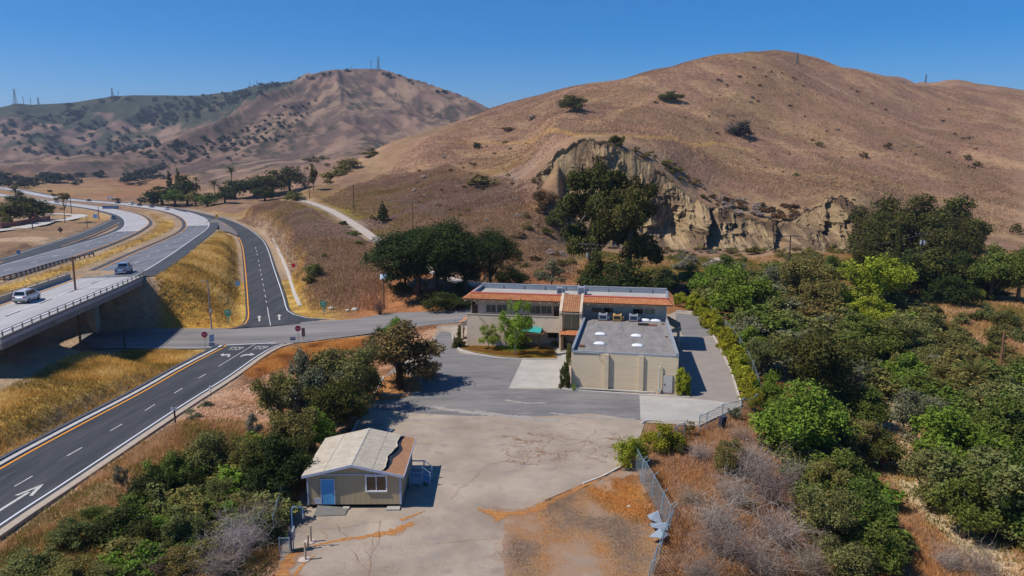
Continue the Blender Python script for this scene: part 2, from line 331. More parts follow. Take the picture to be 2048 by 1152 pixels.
def flatten(x, y, z, pl, half, margin, drop=.12):
    pl = np.asarray(pl); hmax = np.max(half)
    m = (x > pl[:, 0].min() - hmax - margin) & (x < pl[:, 0].max() + hmax + margin) & (y > pl[:, 1].min() - hmax - margin) & (y < pl[:, 1].max() + hmax + margin)
    if not m.any(): return z
    xs, ys = x[m], y[m]
    p4 = np.c_[pl, np.broadcast_to(half, len(pl))]
    d, bz, _ = line_dist(xs, ys, p4[:, :3]); _, bh, _ = line_dist(xs, ys, p4[:, [0, 1, 3]])
    w = 1 - sstep(0, 1, np.clip((d - bh) / margin, 0, 1))
    z = z.copy(); z[m] = z[m] * (1 - w) + (bz - drop) * w
    return z
def poly_flat(x, y, z, poly, zz, margin):
    px = [p[0] for p in poly]; py = [p[1] for p in poly]
    m = (x > min(px) - margin) & (x < max(px) + margin) & (y > min(py) - margin) & (y < max(py) + margin)
    xs, ys = x[m], y[m]; ins = in_poly(xs, ys, poly); d, _, _ = line_dist(xs, ys, poly, True)
    d = np.where(ins, 0, d); w = 1 - sstep(0, 1, np.clip(d / margin, 0, 1))
    z = z.copy(); z[m] = z[m] * (1 - w) + zz * w; return z

def Zraw(x, y):
    x = np.asarray(x, float); y = np.asarray(y, float); yy = np.maximum(y, 6.)
    a = x / yy
    # image column of this azimuth (the vertical position matters a little)
    base_r = np.clip(yy, 12, 6000)
    u = 1024 + a * np.interp(base_r, [20, 60, 120, 300, 700], [1455, 1470, 1515, 1545, 1568])
    ui = np.clip((u - UF[0]) / (UF[-1] - UF[0]) * (len(UF) - 1), 0, len(UF) - 1.001)
    li = np.clip((np.log(base_r) - LY[0]) / (LY[-1] - LY[0]) * (len(LY) - 1), 0, len(LY) - 1.001)
    i = ui.astype(int); j = li.astype(int); fu = ui - i; fl = li - j
    z = (TBF[i, j] * (1 - fu) + TBF[i + 1, j] * fu) * (1 - fl) + (TBF[i, j + 1] * (1 - fu) + TBF[i + 1, j + 1] * fu) * fl
    # mountain gullies
    cx, cy = -385., 1760.
    ang = np.arctan2(y - cy, x - cx); rad = np.hypot(x - cx, y - cy) + 1
    warp = (fbm(x / 260, y / 260, 3, 5) - .5)
    g = fbm(ang * 4.0 + warp * .8, rad / 900 + warp * .5, 4, 11, True)
    wfar = sstep(620, 900, y) * sstep(900, 600, np.abs(x + 385)) * sstep(0, 260, rad) * sstep(1950, 1700, y)
    z = z - wfar * (1 - g) * 44 * sstep(1500, 500, rad) + wfar * 11
    g2 = fbm((x + .4 * y) / 150 + warp * 2, (y - .3 * x) / 420, 4, 23, True)
    wl2 = sstep(1000, 1500, y) * sstep(-380, -560, x) * sstep(2400, 2150, y)
    z = z - wl2 * (1 - g2) * 40 + wl2 * 12
    # the right hill: broad swales
    cx, cy = 235., 740.
    ang = np.arctan2(y - cy, x - cx); rad = np.hypot(x - cx, y - cy) + 1
    w3 = sstep(300, 420, y) * sstep(1300, 1100, y) * sstep(-230, -80, x) * sstep(60, 300, rad)
    z = z - w3 * (1 - fbm(ang * 3.2 + warp, rad / 500, 3, 31, True)) * 14 + w3 * 4
    w4 = sstep(1250, 1150, y) * sstep(250, 330, y)
    z = z + w4 * (fbm(x / 40, y / 40, 4, 41) - .5) * 5
    w5 = sstep(150, 200, y) * sstep(330, 260, y)
    z = z + w5 * (fbm(x / 14, y / 14, 4, 43) - .5) * 2.0
    # ravine on the right
    d, _, side = line_dist(x, y, CREEK)
    wid = np.where(side > 0, np.interp(y, [40, 60, 85, 110, 140], [19, 16, 11, 9, 8]), np.interp(y, [40, 80, 140], [13, 13, 9]))
    dep = np.interp(y, [15, 60, 85, 110, 140, 165], [7.2, 7, 5.5, 4, 2.5, 0])
    z = z - np.maximum(dep + np.minimum(z, 0), 0) * (1 - sstep(2.0, 1, 0) ) * (1 - sstep(0, 1, np.clip((d - 2.5) / wid, 0, 1)))
    # bank and mound relief near the viewer
    z = z + (fbm(x / 5, y / 5, 4, 51) - .5) * .7 * sstep(145, 120, y)
    z = z + .9 * np.exp(-((x + 25.5) ** 2 + (y - 96) ** 2 * .5) / 14) + 1.0 * np.exp(-((x + 20.5) ** 2 + (y - 101) ** 2) / 10) + .8 * np.exp(-((x + 29) ** 2 + (y - 90) ** 2) / 8)
    z = z + .8 * np.exp(-((x + 31) ** 2) / 40) * sstep(40, 55, y) * sstep(95, 80, y)
    return z
def Zfull(x, y):
    z = Zraw(x, y)
    uc = 1024 + x / np.maximum(y, 1) * 1545
    wc = sstep(1112, 1150, uc) * sstep(1752, 1738, uc) * (y > 225) * (y < 275)
    z = z * (1 - wc) + wc * (np.minimum(z, -1.5) + (z - np.minimum(z, -1.5)) * sstep(265.0, 269.5, y))
    z = poly_flat(x, y, z, YARD, -.05, 2.5)
    z = flatten(x, y, z, PATH, 1.9, 3.0, .05)
    z = flatten(x, y, z, mid(wNCy, wNCw)[int(np.argmax(wNCw[:, 1] > 132)):], 7.9, 15.)
    z = poly_flat(x, y, z, [(-72.5, 112), (-72.5, 140), (-140, 140), (-140, 100), (-85, 100)], 5.6, 3.)
    z = flatten(x, y, z, mid(wFCy, wFCw), hw(wFCy, wFCw) + 3.0, 4.)
    z = flatten(x, y, z, mid(wLRi, wLRo), hw(wLRi, wLRo) + 1.2, 2.)
    z = flatten(x, y, z, mid(wORy, wORw), hw(wORy, wORw) * np.linspace(1, 1, 80) + 1.0, 4.)
    z = flatten(x, y, z, mid(wOFy, wOFw), hw(wOFy, wOFw) + 1.6, 2.5)
    m = mid(wCRs, wCRn); z = flatten(x, y, z, m, hw(wCRs, wCRn) + .8, 3.5)
    z = poly_flat(x, y, z, YARD, -.05, .8)
    return z

NA, NR = 860, 1000
AZ = np.linspace(R(-62), R(62), NA); LR_ = np.linspace(math.log(14), math.log(9000), NR)
A2, L2 = np.meshgrid(AZ, LR_, indexing='ij'); Rr = np.exp(L2)
TX = Rr * np.sin(A2); TY = Rr * np.cos(A2)
TZ = np.zeros_like(TX)
for s in range(0, NR, 100): TZ[:, s:s + 100] = Zfull(TX[:, s:s + 100].ravel(), TY[:, s:s + 100].ravel()).reshape(NA, -1)
def GZ(x, y):
    x = np.asarray(x, float); y = np.asarray(y, float)
    ai = np.clip((np.arctan2(x, y) - AZ[0]) / (AZ[-1] - AZ[0]) * (NA - 1), 0, NA - 1.001)
    ri = np.clip((np.log(np.hypot(x, y) + 1e-6) - LR_[0]) / (LR_[-1] - LR_[0]) * (NR - 1), 0, NR - 1.001)
    i = ai.astype(int); j = ri.astype(int); fa = ai - i; fr = ri - j
    return (TZ[i, j] * (1 - fa) + TZ[i + 1, j] * fa) * (1 - fr) + (TZ[i, j + 1] * (1 - fa) + TZ[i + 1, j + 1] * fa) * fr
_ts = np.exp(np.linspace(math.log(18), math.log(5000), 3000))
def G(u, v):
    """ground point seen at a photo pixel"""
    dx = u - 1024.; dy = v - 576.; d = np.array([dx, CF * CP - dy * SP, -(CF * SP + dy * CP)]); d = d / d[1]
    x = d[0] * _ts; y = _ts; z = CH + d[2] * _ts; g = GZ(x, y); k = np.argmax(z < g)
    if k == 0: k = len(_ts) - 1
    a, b = _ts[k - 1], _ts[k]
    for _ in range(14):
        c = (a + b) / 2
        if CH + d[2] * c < GZ(d[0] * c, c): b = c
        else: a = c
    return (d[0] * b, b, float(GZ(d[0] * b, b)))
# ---------------------------------------------------------------- terrain colours (albedo of grass, soil and scrub zones)
def C3(r, g, b): return np.array(hexc(r, g, b))
def zonepoly(pix, z=None):
    return [(G(u, v) if z is None else P(u, v, z))[:2] for u, v in pix]
def terrain_colors(x, y, z):
    n1 = fbm(x / 60, y / 60, 4, 101); n2 = fbm(x / 9, y / 9, 4, 103); n3 = fbm(x / 2.2, y / 2.2, 3, 107); nb = fbm(x / 220, y / 220, 4, 109)
    n4 = fbm((x + y * .3) / 18, (y - x * .3) / 70, 4, 111)
    def mix(a, b, w): w = np.clip(w, 0, 1)[..., None]; return a * (1 - w) + b * w
    hillA, hillB, hillC = C3(156, 123, 98), C3(142, 112, 90), C3(170, 140, 106)
    c = mix(np.broadcast_to(hillA, x.shape + (3,)), hillB, sstep(.42, .62, n1)); c = mix(c, hillC, sstep(.52, .7, n4) * .7)
    c = mix(c, hillB * .8, sstep(.56, .74, n2) * .5); c = mix(c, C3(126, 104, 68), sstep(.5, .62, fbm(x / 34 + 50, y / 60, 4, 115)) * .35)
    # far mountains: greyer, with chaparral
    far = sstep(560, 900, y) * sstep(60, -40, x); c = mix(c, mix(np.broadcast_to(C3(128, 104, 90), x.shape + (3,)), C3(88, 74, 68), sstep(.4, .6, n4)), far * .9); c = mix(c, C3(158, 132, 108), far * sstep(.56, .68, fbm((x - .5 * y) / 40, (y + .5 * x) / 260, 4, 117)) * .6)
    u = 1024 + x / np.maximum(y, 1) * 1565
    chap = sstep(1500, 1750, y) * sstep(660, 560, u) * sstep(.40, .52, nb * .55 + n1 * .45 + .06)
    c = mix(c, C3(52, 62, 44), chap * .9)
    gul = sstep(600, 900, y) * sstep(1900, 1500, y) * sstep(-30, -100, x) * sstep(.56, .66, n2 * .5 + n1 * .5); c = mix(c, C3(62, 62, 46), gul * .85)
    c = mix(c, C3(160, 124, 72), sstep(880, 980, y) * sstep(1300, 1180, y) * sstep(230, 250, u) * sstep(420, 380, u) * 0)
    # valley field
    fld = sstep(520, 600, y) * sstep(1000, 900, y) * sstep(420, 360, u); c = mix(c, mix(np.broadcast_to(C3(156, 124, 88), x.shape + (3,)), C3(150, 112, 80), sstep(.4, .6, n1)), fld)
    # left of the freeway, verges and median: golden and straw
    gold, gold2, gold3 = C3(180, 140, 68), C3(200, 164, 88), C3(132, 108, 60)
    dm, _, _ = line_dist(x, y, np.r_[mid(wNCy, wNCw)[::4]])
    med = sstep(60, 40, dm) * sstep(40, 60, y) * sstep(440, 340, y) * sstep(-15, -32, x)
    gc = mix(np.broadcast_to(gold, x.shape + (3,)), gold2, sstep(.42, .6, n2)); gc = mix(gc, gold3, sstep(.55, .72, n1 * .6 + n3 * .4) * .8)
    do_, _, so_ = line_dist(x, y, mid(wORy, wORw)[::2]); c = mix(c, gc, med * (x < -20) * ((so_ > 0) | (do_ < 11)))
    # left of the far carriageway: dry brown lot
    ll = sstep(-100, -112, x + (y - 160) * .25) * sstep(430, 330, y) * sstep(120, 150, y); c = mix(c, mix(np.broadcast_to(C3(146, 118, 90), x.shape + (3,)), C3(178, 152, 122), sstep(.5, .62, n1)), ll)
    # right bank (between ramps and path): mauve scrub
    bank = (so_ < 0) * sstep(6, 12, do_ + (n2 - .5) * 8) * sstep(131, 138, y) * sstep(400, 330, y) * sstep(20, 0, x) * (x > -130)
    c = mix(c, mix(np.broadcast_to(C3(144, 120, 102), x.shape + (3,)), C3(126, 98, 80), sstep(.4, .6, n2)), bank)
    c = mix(c, C3(150, 118, 62), bank * sstep(.48, .56, n1) * .5)
    # near banks
    nr = sstep(128, 112, y)
    soil, soil2, straw = C3(160, 118, 86), C3(138, 98, 68), C3(188, 150, 116)
    nc = mix(np.broadcast_to(soil, x.shape + (3,)), soil2, sstep(.45, .6, n2)); nc = mix(nc, straw, sstep(.52, .66, n3) * .6)
    c = mix(c, nc, nr * sstep(-45, -36, x + 0 * y + (y - 95) * .16))
    fieldw = nr * (x < -33) * sstep(-30, -44, x + (y - 95) * -.13)
    c = mix(c, gc, fieldw)
    # right side: ravine and orchard soil
    rt = sstep(8, 16, x) * sstep(240, 200, y)
    c = mix(c, mix(np.broadcast_to(C3(142, 104, 66), x.shape + (3,)), C3(112, 96, 56), sstep(.45, .6, n1)), rt)
    c = mix(c, C3(150, 122, 98), rt * sstep(.5, .66, n3) * .5)
    cd, _, _ = line_dist(x, y, CREEK); c = mix(c, C3(202, 176, 140), sstep(4.6, 2.4, cd + (n3 - .5) * 3))
    # lot beyond the leaning fence: dirt
    # behind the building: orange soil
    bh = sstep(128, 134, y) * sstep(178, 160, y) * sstep(-34, -26, x) * sstep(60, 40, x); c = mix(c, mix(np.broadcast_to(C3(164, 112, 74), x.shape + (3,)), C3(140, 96, 62), sstep(.45, .6, n2)), bh)
    # green-yellow grass beside the path
    gy = np.exp(-(((x + 60) / 26) ** 2 + ((y - 268) / 40) ** 2)); c = mix(c, C3(142, 124, 56), np.clip(gy * 1.3, 0, 1) * sstep(.40, .58, n1 * .5 + n2 * .5))
    c = mix(c, C3(130, 108, 40), np.exp(-(((x + 58) / 16) ** 2 + ((y - 330) / 16) ** 2)) * sstep(.4, .55, n2))
    # bench track above the cliff and hill tracks
    for tr, wdt, colr in TRACKS:
        d, _, _ = line_dist(x, y, tr); c = mix(c, C3(*colr), sstep(wdt * 1.6, wdt * .5, d + (n2 - .5) * wdt) * .8)
    # sandy soil around the cliff
    sd_ = sstep(64, 82, x) * sstep(160, 140, x) * sstep(243, 250, y) * sstep(306, 276, y + (n2 - .5) * 30) * sstep(.34, .5, n2 * .5 + n3 * .5); c = mix(c, mix(np.broadcast_to(C3(164, 136, 98), x.shape + (3,)), C3(120, 92, 68), sstep(.5, .62, n2)), sd_ * .9)
    for ln, hwid in ((mid(wNCy, wNCw), hw(wNCy, wNCw).mean() + 4.2), (mid(wFCy, wFCw), hw(wFCy, wFCw).mean() + 3.6), (mid(wORy, wORw)[14:], hw(wORy, wORw)[14:].mean() + 2.2), (mid(wOFy, wOFw), hw(wOFy, wOFw).mean() + 2.0), (mid(wCRs, wCRn), 6.2), (PATH, 2.4)):
        d, _, _ = line_dist(x, y, ln[::2]); c = mix(c, C3(160, 138, 116), sstep(hwid + 1.6, hwid - .4, d + (n3 - .5) * 1.2) * .9)
    return np.clip(c, 0, 1)
def GL(pix): return [G(u, v)[:2] for u, v in pix]
TRACKS = [(GL([(880, 285), (960, 283), (1050, 283), (1160, 273), (1240, 272), (1330, 277), (1430, 285), (1500, 300)]), 1.6, (176, 142, 90)),
          (GL([(1180, 250), (1230, 225), (1290, 200), (1330, 195)]), 2.5, (168, 136, 100)),
          (GL([(1560, 120), (1640, 160), (1720, 205), (1800, 240), (1900, 262)]), 2.5, (160, 134, 108)),
          (GL([(1340, 205), (1420, 235), (1500, 262), (1600, 300), (1700, 312)]), 1.6, (168, 136, 104))]
TC = np.zeros((NA, NR, 4), np.float32); TC[..., 3] = 1
for s in range(0, NR, 100): TC[:, s:s + 100, :3] = terrain_colors(TX[:, s:s + 100].ravel(), TY[:, s:s + 100].ravel(), None).reshape(NA, -1, 3)

def ground_material():
    m = bpy.data.materials.new('ground_soil_and_grass'); m.use_nodes = True; nt = m.node_tree; N = nt.nodes; L = nt.links
    b = N['Principled BSDF']; b.inputs['Roughness'].default_value = .95; b.inputs['Specular IOR Level'].default_value = .08
    at = N.new('ShaderNodeAttribute'); at.attribute_name = 'Col'; pos = N.new('ShaderNodeNewGeometry').outputs['Position']
    out = at.outputs['Color']
    for sc_, det, lo, hi, a, bb in ((3.2, 6, .3, .7, .62, 1.30), (.28, 6, .3, .7, .80, 1.18), (.045, 4, .3, .7, .86, 1.12)):
        n = N.new('ShaderNodeTexNoise'); n.inputs['Scale'].default_value = sc_; n.inputs['Detail'].default_value = det; n.inputs['Roughness'].default_value = .7; L.new(pos, n.inputs['Vector'])
        mr = N.new('ShaderNodeMapRange'); mr.inputs[1].default_value = lo; mr.inputs[2].default_value = hi; mr.inputs[3].default_value = a; mr.inputs[4].default_value = bb; L.new(n.outputs['Fac'], mr.inputs[0])
        mx = N.new('ShaderNodeVectorMath'); mx.operation = 'SCALE'; L.new(out, mx.inputs[0]); L.new(mr.outputs[0], mx.inputs['Scale']); out = mx.outputs[0]
    L.new(out, b.inputs['Base Color'])
    h = None
    for sc_, w in ((1.1, .5), (5., .16), (.2, 1.2)):
        n = N.new('ShaderNodeTexNoise'); n.inputs['Scale'].default_value = sc_; n.inputs['Detail'].default_value = 5; L.new(pos, n.inputs['Vector'])
        mu = N.new('ShaderNodeMath'); mu.operation = 'MULTIPLY'; mu.inputs[1].default_value = w; L.new(n.outputs['Fac'], mu.inputs[0])
        if h is None: h = mu.outputs[0]
        else: ad = N.new('ShaderNodeMath'); L.new(h, ad.inputs[0]); L.new(mu.outputs[0], ad.inputs[1]); h = ad.outputs[0]
    bp = N.new('ShaderNodeBump'); bp.inputs['Distance'].default_value = 1.0; bp.inputs['Strength'].default_value = .75; L.new(h, bp.inputs['Height']); L.new(bp.outputs[0], b.inputs['Normal'])
    return m
idx = np.arange(NA * NR).reshape(NA, NR)
FQ = np.stack([idx[:-1, :-1].ravel(), idx[1:, :-1].ravel(), idx[1:, 1:].ravel(), idx[:-1, 1:].ravel()], 1)
FQ = FQ[:, ::-1] if False else FQ
terrain = mesh_np('terrain', np.stack([TX.ravel(), TY.ravel(), TZ.ravel()], 1), FQ[:, ::-1], ground_material(), smooth=True, attr=TC.reshape(-1, 4))
tag(terrain, kind='structure')

# ---------------------------------------------------------------- paved surfaces
M_asph = mat('dark_asphalt', (.042, .046, .052), (.075, .078, .084), .5, .9, .01, 30, 'World', spec=.2, col3=(.088, .09, .094), stretch=(1.3, .09, 1))
M_asph_old = mat('worn_asphalt', (.165, .155, .15), (.275, .255, .24), .3, .92, .02, 8, 'World', spec=.15, col3=(.20, .19, .18), stretch=(.12, 1, 1))
M_yard = mat('faded_yard_asphalt', (.285, .23, .175), (.43, .355, .275), .16, .95, .02, 6, 'World', spec=.1, col3=(.28, .235, .20))
M_patch = mat('blue_grey_asphalt', (.15, .145, .142), (.24, .225, .21), .22, .92, .015, 8, 'World', spec=.15, col3=(.25, .235, .225), stretch=(.5, 1.8, 1))
M_conc = mat('pale_concrete', (.36, .34, .30), (.46, .435, .38), .25, .9, .01, 6, 'World', spec=.15, col3=(.36, .34, .31))
M_fwyc = mat('freeway_concrete', (.34, .33, .33), (.47, .46, .45), .35, .85, .01, 4, 'World', spec=.2, col3=(.38, .37, .36), stretch=(1.1, .15, 1))
M_fwya = mat('freeway_asphalt', (.12, .125, .14), (.21, .215, .23), .3, .88, .01, 5, 'World', spec=.2, col3=(.25, .25, .26), stretch=(1.2, .12, 1))
M_shoulder = mat('shoulder_asphalt', (.055, .06, .07), (.085, .088, .095), .15, .9, .01, 5, 'World', spec=.2)
M_white = mat('white_road_paint', (.72, .74, .76), (.6, .62, .64), 3, .7, coord='World')
M_orange = mat('orange_road_paint', (.85, .36, .03), (.72, .29, .03), 3, .7, coord='World')
M_bwhite = mat('worn_white_paint', (.62, .60, .55), (.42, .41, .38), 2.5, .7, coord='World')
M_dirt = mat('dirt_track_gravel', (.42, .35, .29), (.50, .43, .37), .5, .95, .02, 4, 'World', spec=.1)
M_kerb = mat('kerb_concrete', (.45, .42, .38), (.55, .52, .47), 1.5, .9, .01, 12, 'World')
M_litter = mat('orange_leaf_litter', (.36, .15, .05), (.50, .25, .09), 3.5, .95, .03, 16, 'World', spec=.1, col3=(.22, .10, .04))

def ribbon(name, A, B, m, w0=0., w1=1., off=0., s0=0., s1=1., dwl=0., dwr=0., build=True, mb=None, kind='structure'):
    """strip between two lines; w in 0..1 across, dwl/dwr push the edges outwards in metres"""
    n = len(A); i0, i1 = int(s0 * (n - 1)), int(round(s1 * (n - 1)))
    a = A[i0:i1 + 1]; b = B[i0:i1 + 1]; d = b - a; L = np.linalg.norm(d[:, :2], axis=1, keepdims=True); d3 = d / L
    p = a + d * w0 - d3 * dwl; q = a + d * w1 + d3 * dwr
    mb = mb or MB(); k = len(p); vs = [tuple(t) for t in np.r_[p, q] + np.array([0, 0, off])]
    f = [(i, k + i, k + i + 1, i + 1) for i in range(k - 1)]
    # keep faces upwards
    v0, v1, v2 = Vector(vs[0]), Vector(vs[k]), Vector(vs[k + 1])
    if (v1 - v0).cross(v2 - v0).z < 0: f = [t[::-1] for t in f]
    mb.add(vs, f)
    return tag(mb.build(name, m), kind=kind) if build else mb
def offset_line(A, d, dz=0):
    t = np.gradient(A[:, :2], axis=0); t /= np.linalg.norm(t, axis=1, keepdims=True) + 1e-9
    o = A.copy(); o[:, 0] += t[:, 1] * d; o[:, 1] -= t[:, 0] * d; o[:, 2] += dz; return o
def stripe(mb, A, w, off, s0=0., s1=1., shift=0.):
    n = len(A); a = A[int(s0 * (n - 1)):int(round(s1 * (n - 1))) + 1]
    ribbon('', offset_line(a, shift - w / 2), offset_line(a, shift + w / 2), None, off=off, build=False, mb=mb)
def dashes(mb, A, w, off, dash, gap, s0=0, s1=1, start=0):
    d = np.r_[0, np.cumsum(np.linalg.norm(np.diff(A[:, :2], axis=0), axis=1))]; t = s0 * d[-1] + start
    while t + dash < s1 * d[-1]:
        ss = np.linspace(t, t + dash, 5); seg = np.stack([np.interp(ss, d, A[:, k]) for k in range(3)], 1); stripe(mb, seg, w, off); t += dash + gap

# near carriageway: shoulders (asphalt) below, travel lanes on top: concrete on the bridge and beyond the curve
cNC = mid(wNCy, wNCw); yNC = cNC[:, 1]
def frac(Y): return float(np.argmax(yNC > Y)) / (len(yNC) - 1)
fB = frac(131); fC = frac(296)
ribbon('freeway_road', wNCy, wNCw, M_shoulder, off=0, s0=fB, dwl=1.6, dwr=3.4)
ribbon('freeway_road', wNCy, wNCw, M_fwya, off=.03, s0=fB, s1=fC, dwl=.2, dwr=.2)
ribbon('freeway_road', wNCy, wNCw, M_fwyc, off=.03, s0=fC, dwl=.2, dwr=.2)
ribbon('freeway_road', wFCy, wFCw, M_shoulder, off=0, dwl=1.4, dwr=2.2)
yFC = mid(wFCy, wFCw)[:, 1]; fD = float(np.argmax(yFC > 262)) / (len(yFC) - 1)
ribbon('freeway_road', wFCy, wFCw, M_fwya, off=.03, s1=fD, dwl=.2, dwr=.2)
ribbon('freeway_road', wFCy, wFCw, M_fwyc, off=.03, s0=fD, dwl=.2, dwr=.2)
ribbon('slip_road', wLRi, wLRo, M_shoulder, off=.015, dwl=1.0, dwr=1.0)
ribbon('on_ramp_road', wORy, wORw, M_asph, off=.03, dwl=.5, dwr=.6)
ribbon('off_ramp_road', wOFy, wOFw, M_asph, off=.03, dwl=.35, dwr=.5)
ribbon('cross_road', wCRs, wCRn, M_asph_old, off=.015, dwl=.3, dwr=.3)
ribbon('dirt_track', off_xy(PATH, -1.7), off_xy(PATH, 1.7), M_dirt, off=.10)
mb = MB(); ow = MB(); og = MB()
stripe(og, wNCy, .22, .05); stripe(ow, wNCw, .20, .05); stripe(og, wFCy, .22, .05); stripe(ow, wFCw, .20, .05)
dashes(ow, mid(wNCy, wNCw), .16, .052, 3.6, 11, s0=.0); dashes(ow, mid(wFCy, wFCw), .16, .052, 3.6, 11)
stripe(ow, wLRo, .15, .04); stripe(ow, wLRi, .15, .04, .6, 1.); stripe(og, wLRi, .2, .04, 0, .6)
i_ = int(len(wORy) * .16)
stripe(og, wORy, .22, .05, 0, .72); stripe(ow, wORy, .18, .05, .72, 1); stripe(ow, wORw, .18, .05)
stripe(og, wOFy, .22, .05); stripe(ow, wOFw, .18, .05)
cOF = mid(wOFy, wOFw)
# lane dashes of the two ramps at the places they have in the photo
def pdash(mb, a, b, zf, w, off=.055):
    A = np.array([pix_on(*a, zf), pix_on(*b, zf)]); stripe(mb, A, w, off)
for a, b in [((397, 757.5), (411.6, 748.5)), ((348.5, 787.2), (365, 777)), ((290, 822), (310, 809.6)), ((220, 863), (244.5, 849)), ((134.5, 912.6), (164.4, 896)), ((29, 974), (65.5, 953))]: pdash(mb, a, b, oz, .13)
pdash(mb, (437, 733.5), (512.5, 687.5), oz, .13)
for a, b in [((511, 494.5), (511.6, 498)), ((513, 501), (513.8, 504)), ((514.2, 508), (515, 511)), ((516.6, 520), (517.4, 523.5)), ((518.6, 529), (519.4, 532.5)), ((520.2, 539), (521, 542.5)), ((522.2, 547.5), (523, 551)), ((523.8, 557), (524.8, 561)), ((526, 568), (527, 572)), ((528, 579.5), (529, 583)), ((530, 590.5), (531.4, 595)), ((532, 602), (533, 605.5))]: pdash(mb, a, b, rz, .14)
pdash(mb, (534.5, 614.5), (541, 651.5), rz, .14)
pdash(ow, (453, 690.6), (582, 684.9), lambda Y: -2.5, .3)
stripe(ow, wCRs, .12, .03, .03, .28, shift=-.7)
og2 = MB(); stripe(og2, mid(wCRs, wCRn), .12, .03, .02, .3); stripe(og2, mid(wCRs, wCRn), .12, .03, .62, 1)
tag(og2.build('lane_marking', mat('faded_orange_paint', (.5, .33, .12), (.34, .27, .18), 2, .8, coord='World')), kind='structure')
gp = [pix_on(u, v, lambda Y: float(np.interp(Y, [200, 310], [0., -.6]))) for u, v in ((412, 444), (432, 437.5), (448, 445), (462, 454), (473, 464), (477, 472), (455, 463.5), (436, 462), (426, 466), (418, 468))]
gb = MB(); gb.add([(p[0], p[1], float(p[2]) + .012) for p in gp][::-1], [tuple(range(len(gp)))]); go_ = tag(gb.build('gore_paving', mat('brown_grey_asphalt', (.15, .13, .12), (.19, .17, .155), .4, .9, coord='World')), kind='structure')
tag(ow.build('lane_marking', M_white), kind='structure'); tag(og.build('lane_marking', M_orange), kind='structure'); tag(mb.build('lane_marking', M_bwhite), kind='structure')

# arrows and STOP words painted on the ramps: outlines given on the road plane
def paint_poly(mb, pix, zf, off=.06):
    pts = [pix_on(u, v, zf) for u, v in pix]; pts = [(p[0], p[1], p[2] + off) for p in pts]
    a = sum(pts[i][0] * pts[(i + 1) % len(pts)][1] - pts[(i + 1) % len(pts)][0] * pts[i][1] for i in range(len(pts)))
    if a < 0: pts = pts[::-1]
    mb.add(pts, [tuple(range(len(pts)))])
ar = MB()
for cx, cy in ((518.5, 634.6), (558.5, 632)):
    paint_poly(ar, [(cx - 5.2, cy + .8), (cx, cy - 3), (cx + 5.2, cy + .8), (cx + 2.2, cy + .6), (cx - 2.4, cy + .6)], rz)
    paint_poly(ar, [(cx - 1.8, cy + .6), (cx + 1.6, cy + .6), (cx + 2.2, cy + 8.4), (cx - 1.4, cy + 8.6)], rz)
# left turn arrow, right turn arrow
s_ = lambda l: [(360 + x / 5.235, 580 + y / 5.235) for x, y in l]
paint_poly(ar, s_([(420, 682), (458, 669), (466, 680), (450, 697)]), oz)
paint_poly(ar, s_([(452, 682), (500, 673), (502, 684), (456, 692)]), oz)
paint_poly(ar, s_([(500, 673), (520, 676), (530, 686), (510, 706), (490, 704), (508, 686)]), oz)
paint_poly(ar, s_([(628, 701), (655, 684), (690, 676), (690, 688), (664, 692), (640, 704)]), oz)
paint_poly(ar, s_([(690, 676), (745, 674), (745, 686), (690, 688)]), oz)
paint_poly(ar, s_([(738, 664), (786, 679), (736, 692)]), oz)
q_ = lambda l: [(x / 3.657, 860 + y / 3.657) for x, y in l]
paint_poly(ar, q_([(108, 482), (318, 398), (285, 420), (135, 484)]), oz)
paint_poly(ar, q_([(322, 399), (240, 486), (214, 486), (278, 412)]), oz)
paint_poly(ar, q_([(198, 460), (226, 458), (-30, 620), (-60, 620)]), oz)
tag(ar.build('arrow_marking', M_bwhite), kind='structure')

def text_mesh(txt, size=1., depth_=0.0):
    cu_ = bpy.data.curves.new('txt', 'FONT'); cu_.body = txt; cu_.size = size; cu_.align_x = 'CENTER'; cu_.align_y = 'CENTER'; cu_.extrude = depth_
    o = bpy.data.objects.new('txt', cu_); dg = bpy.context.evaluated_depsgraph_get()
    sc.collection.objects.link(o); dg.update(); me = bpy.data.meshes.new_from_object(o.evaluated_get(dg)); sc.collection.objects.unlink(o)
    bpy.data.objects.remove(o); return me
def text_on(name, txt, mat_, corners, off, parent=None):
    """letters stretched into the quad corners (bl, br, tr, tl), lifted off by vector off"""
    me = text_mesh(txt); xs = [v.co.x for v in me.vertices]; ys = [v.co.y for v in me.vertices]
    x0, x1, y0, y1 = min(xs), max(xs), min(ys), max(ys); c = [Vector(p) for p in corners]; off = Vector(off)
    for v in me.vertices:
        s = (v.co.x - x0) / (x1 - x0); t = (v.co.y - y0) / (y1 - y0)
        v.co = (c[0] * (1 - s) + c[1] * s) * (1 - t) + (c[3] * (1 - s) + c[2] * s) * t + off
    me.materials.clear(); me.materials.append(mat_); me.name = name
    return link(bpy.data.objects.new(name, me), parent)
for cs in ([(505, 634), (640, 632), (676, 600), (540, 600)], [(757, 626), (890, 624), (930, 591), (795, 592)]):
    o = text_on('stop_marking', 'STOP', M_bwhite, [pix_on(*s_([c])[0], oz) for c in cs], (0, 0, .06)); tag(o, kind='structure')

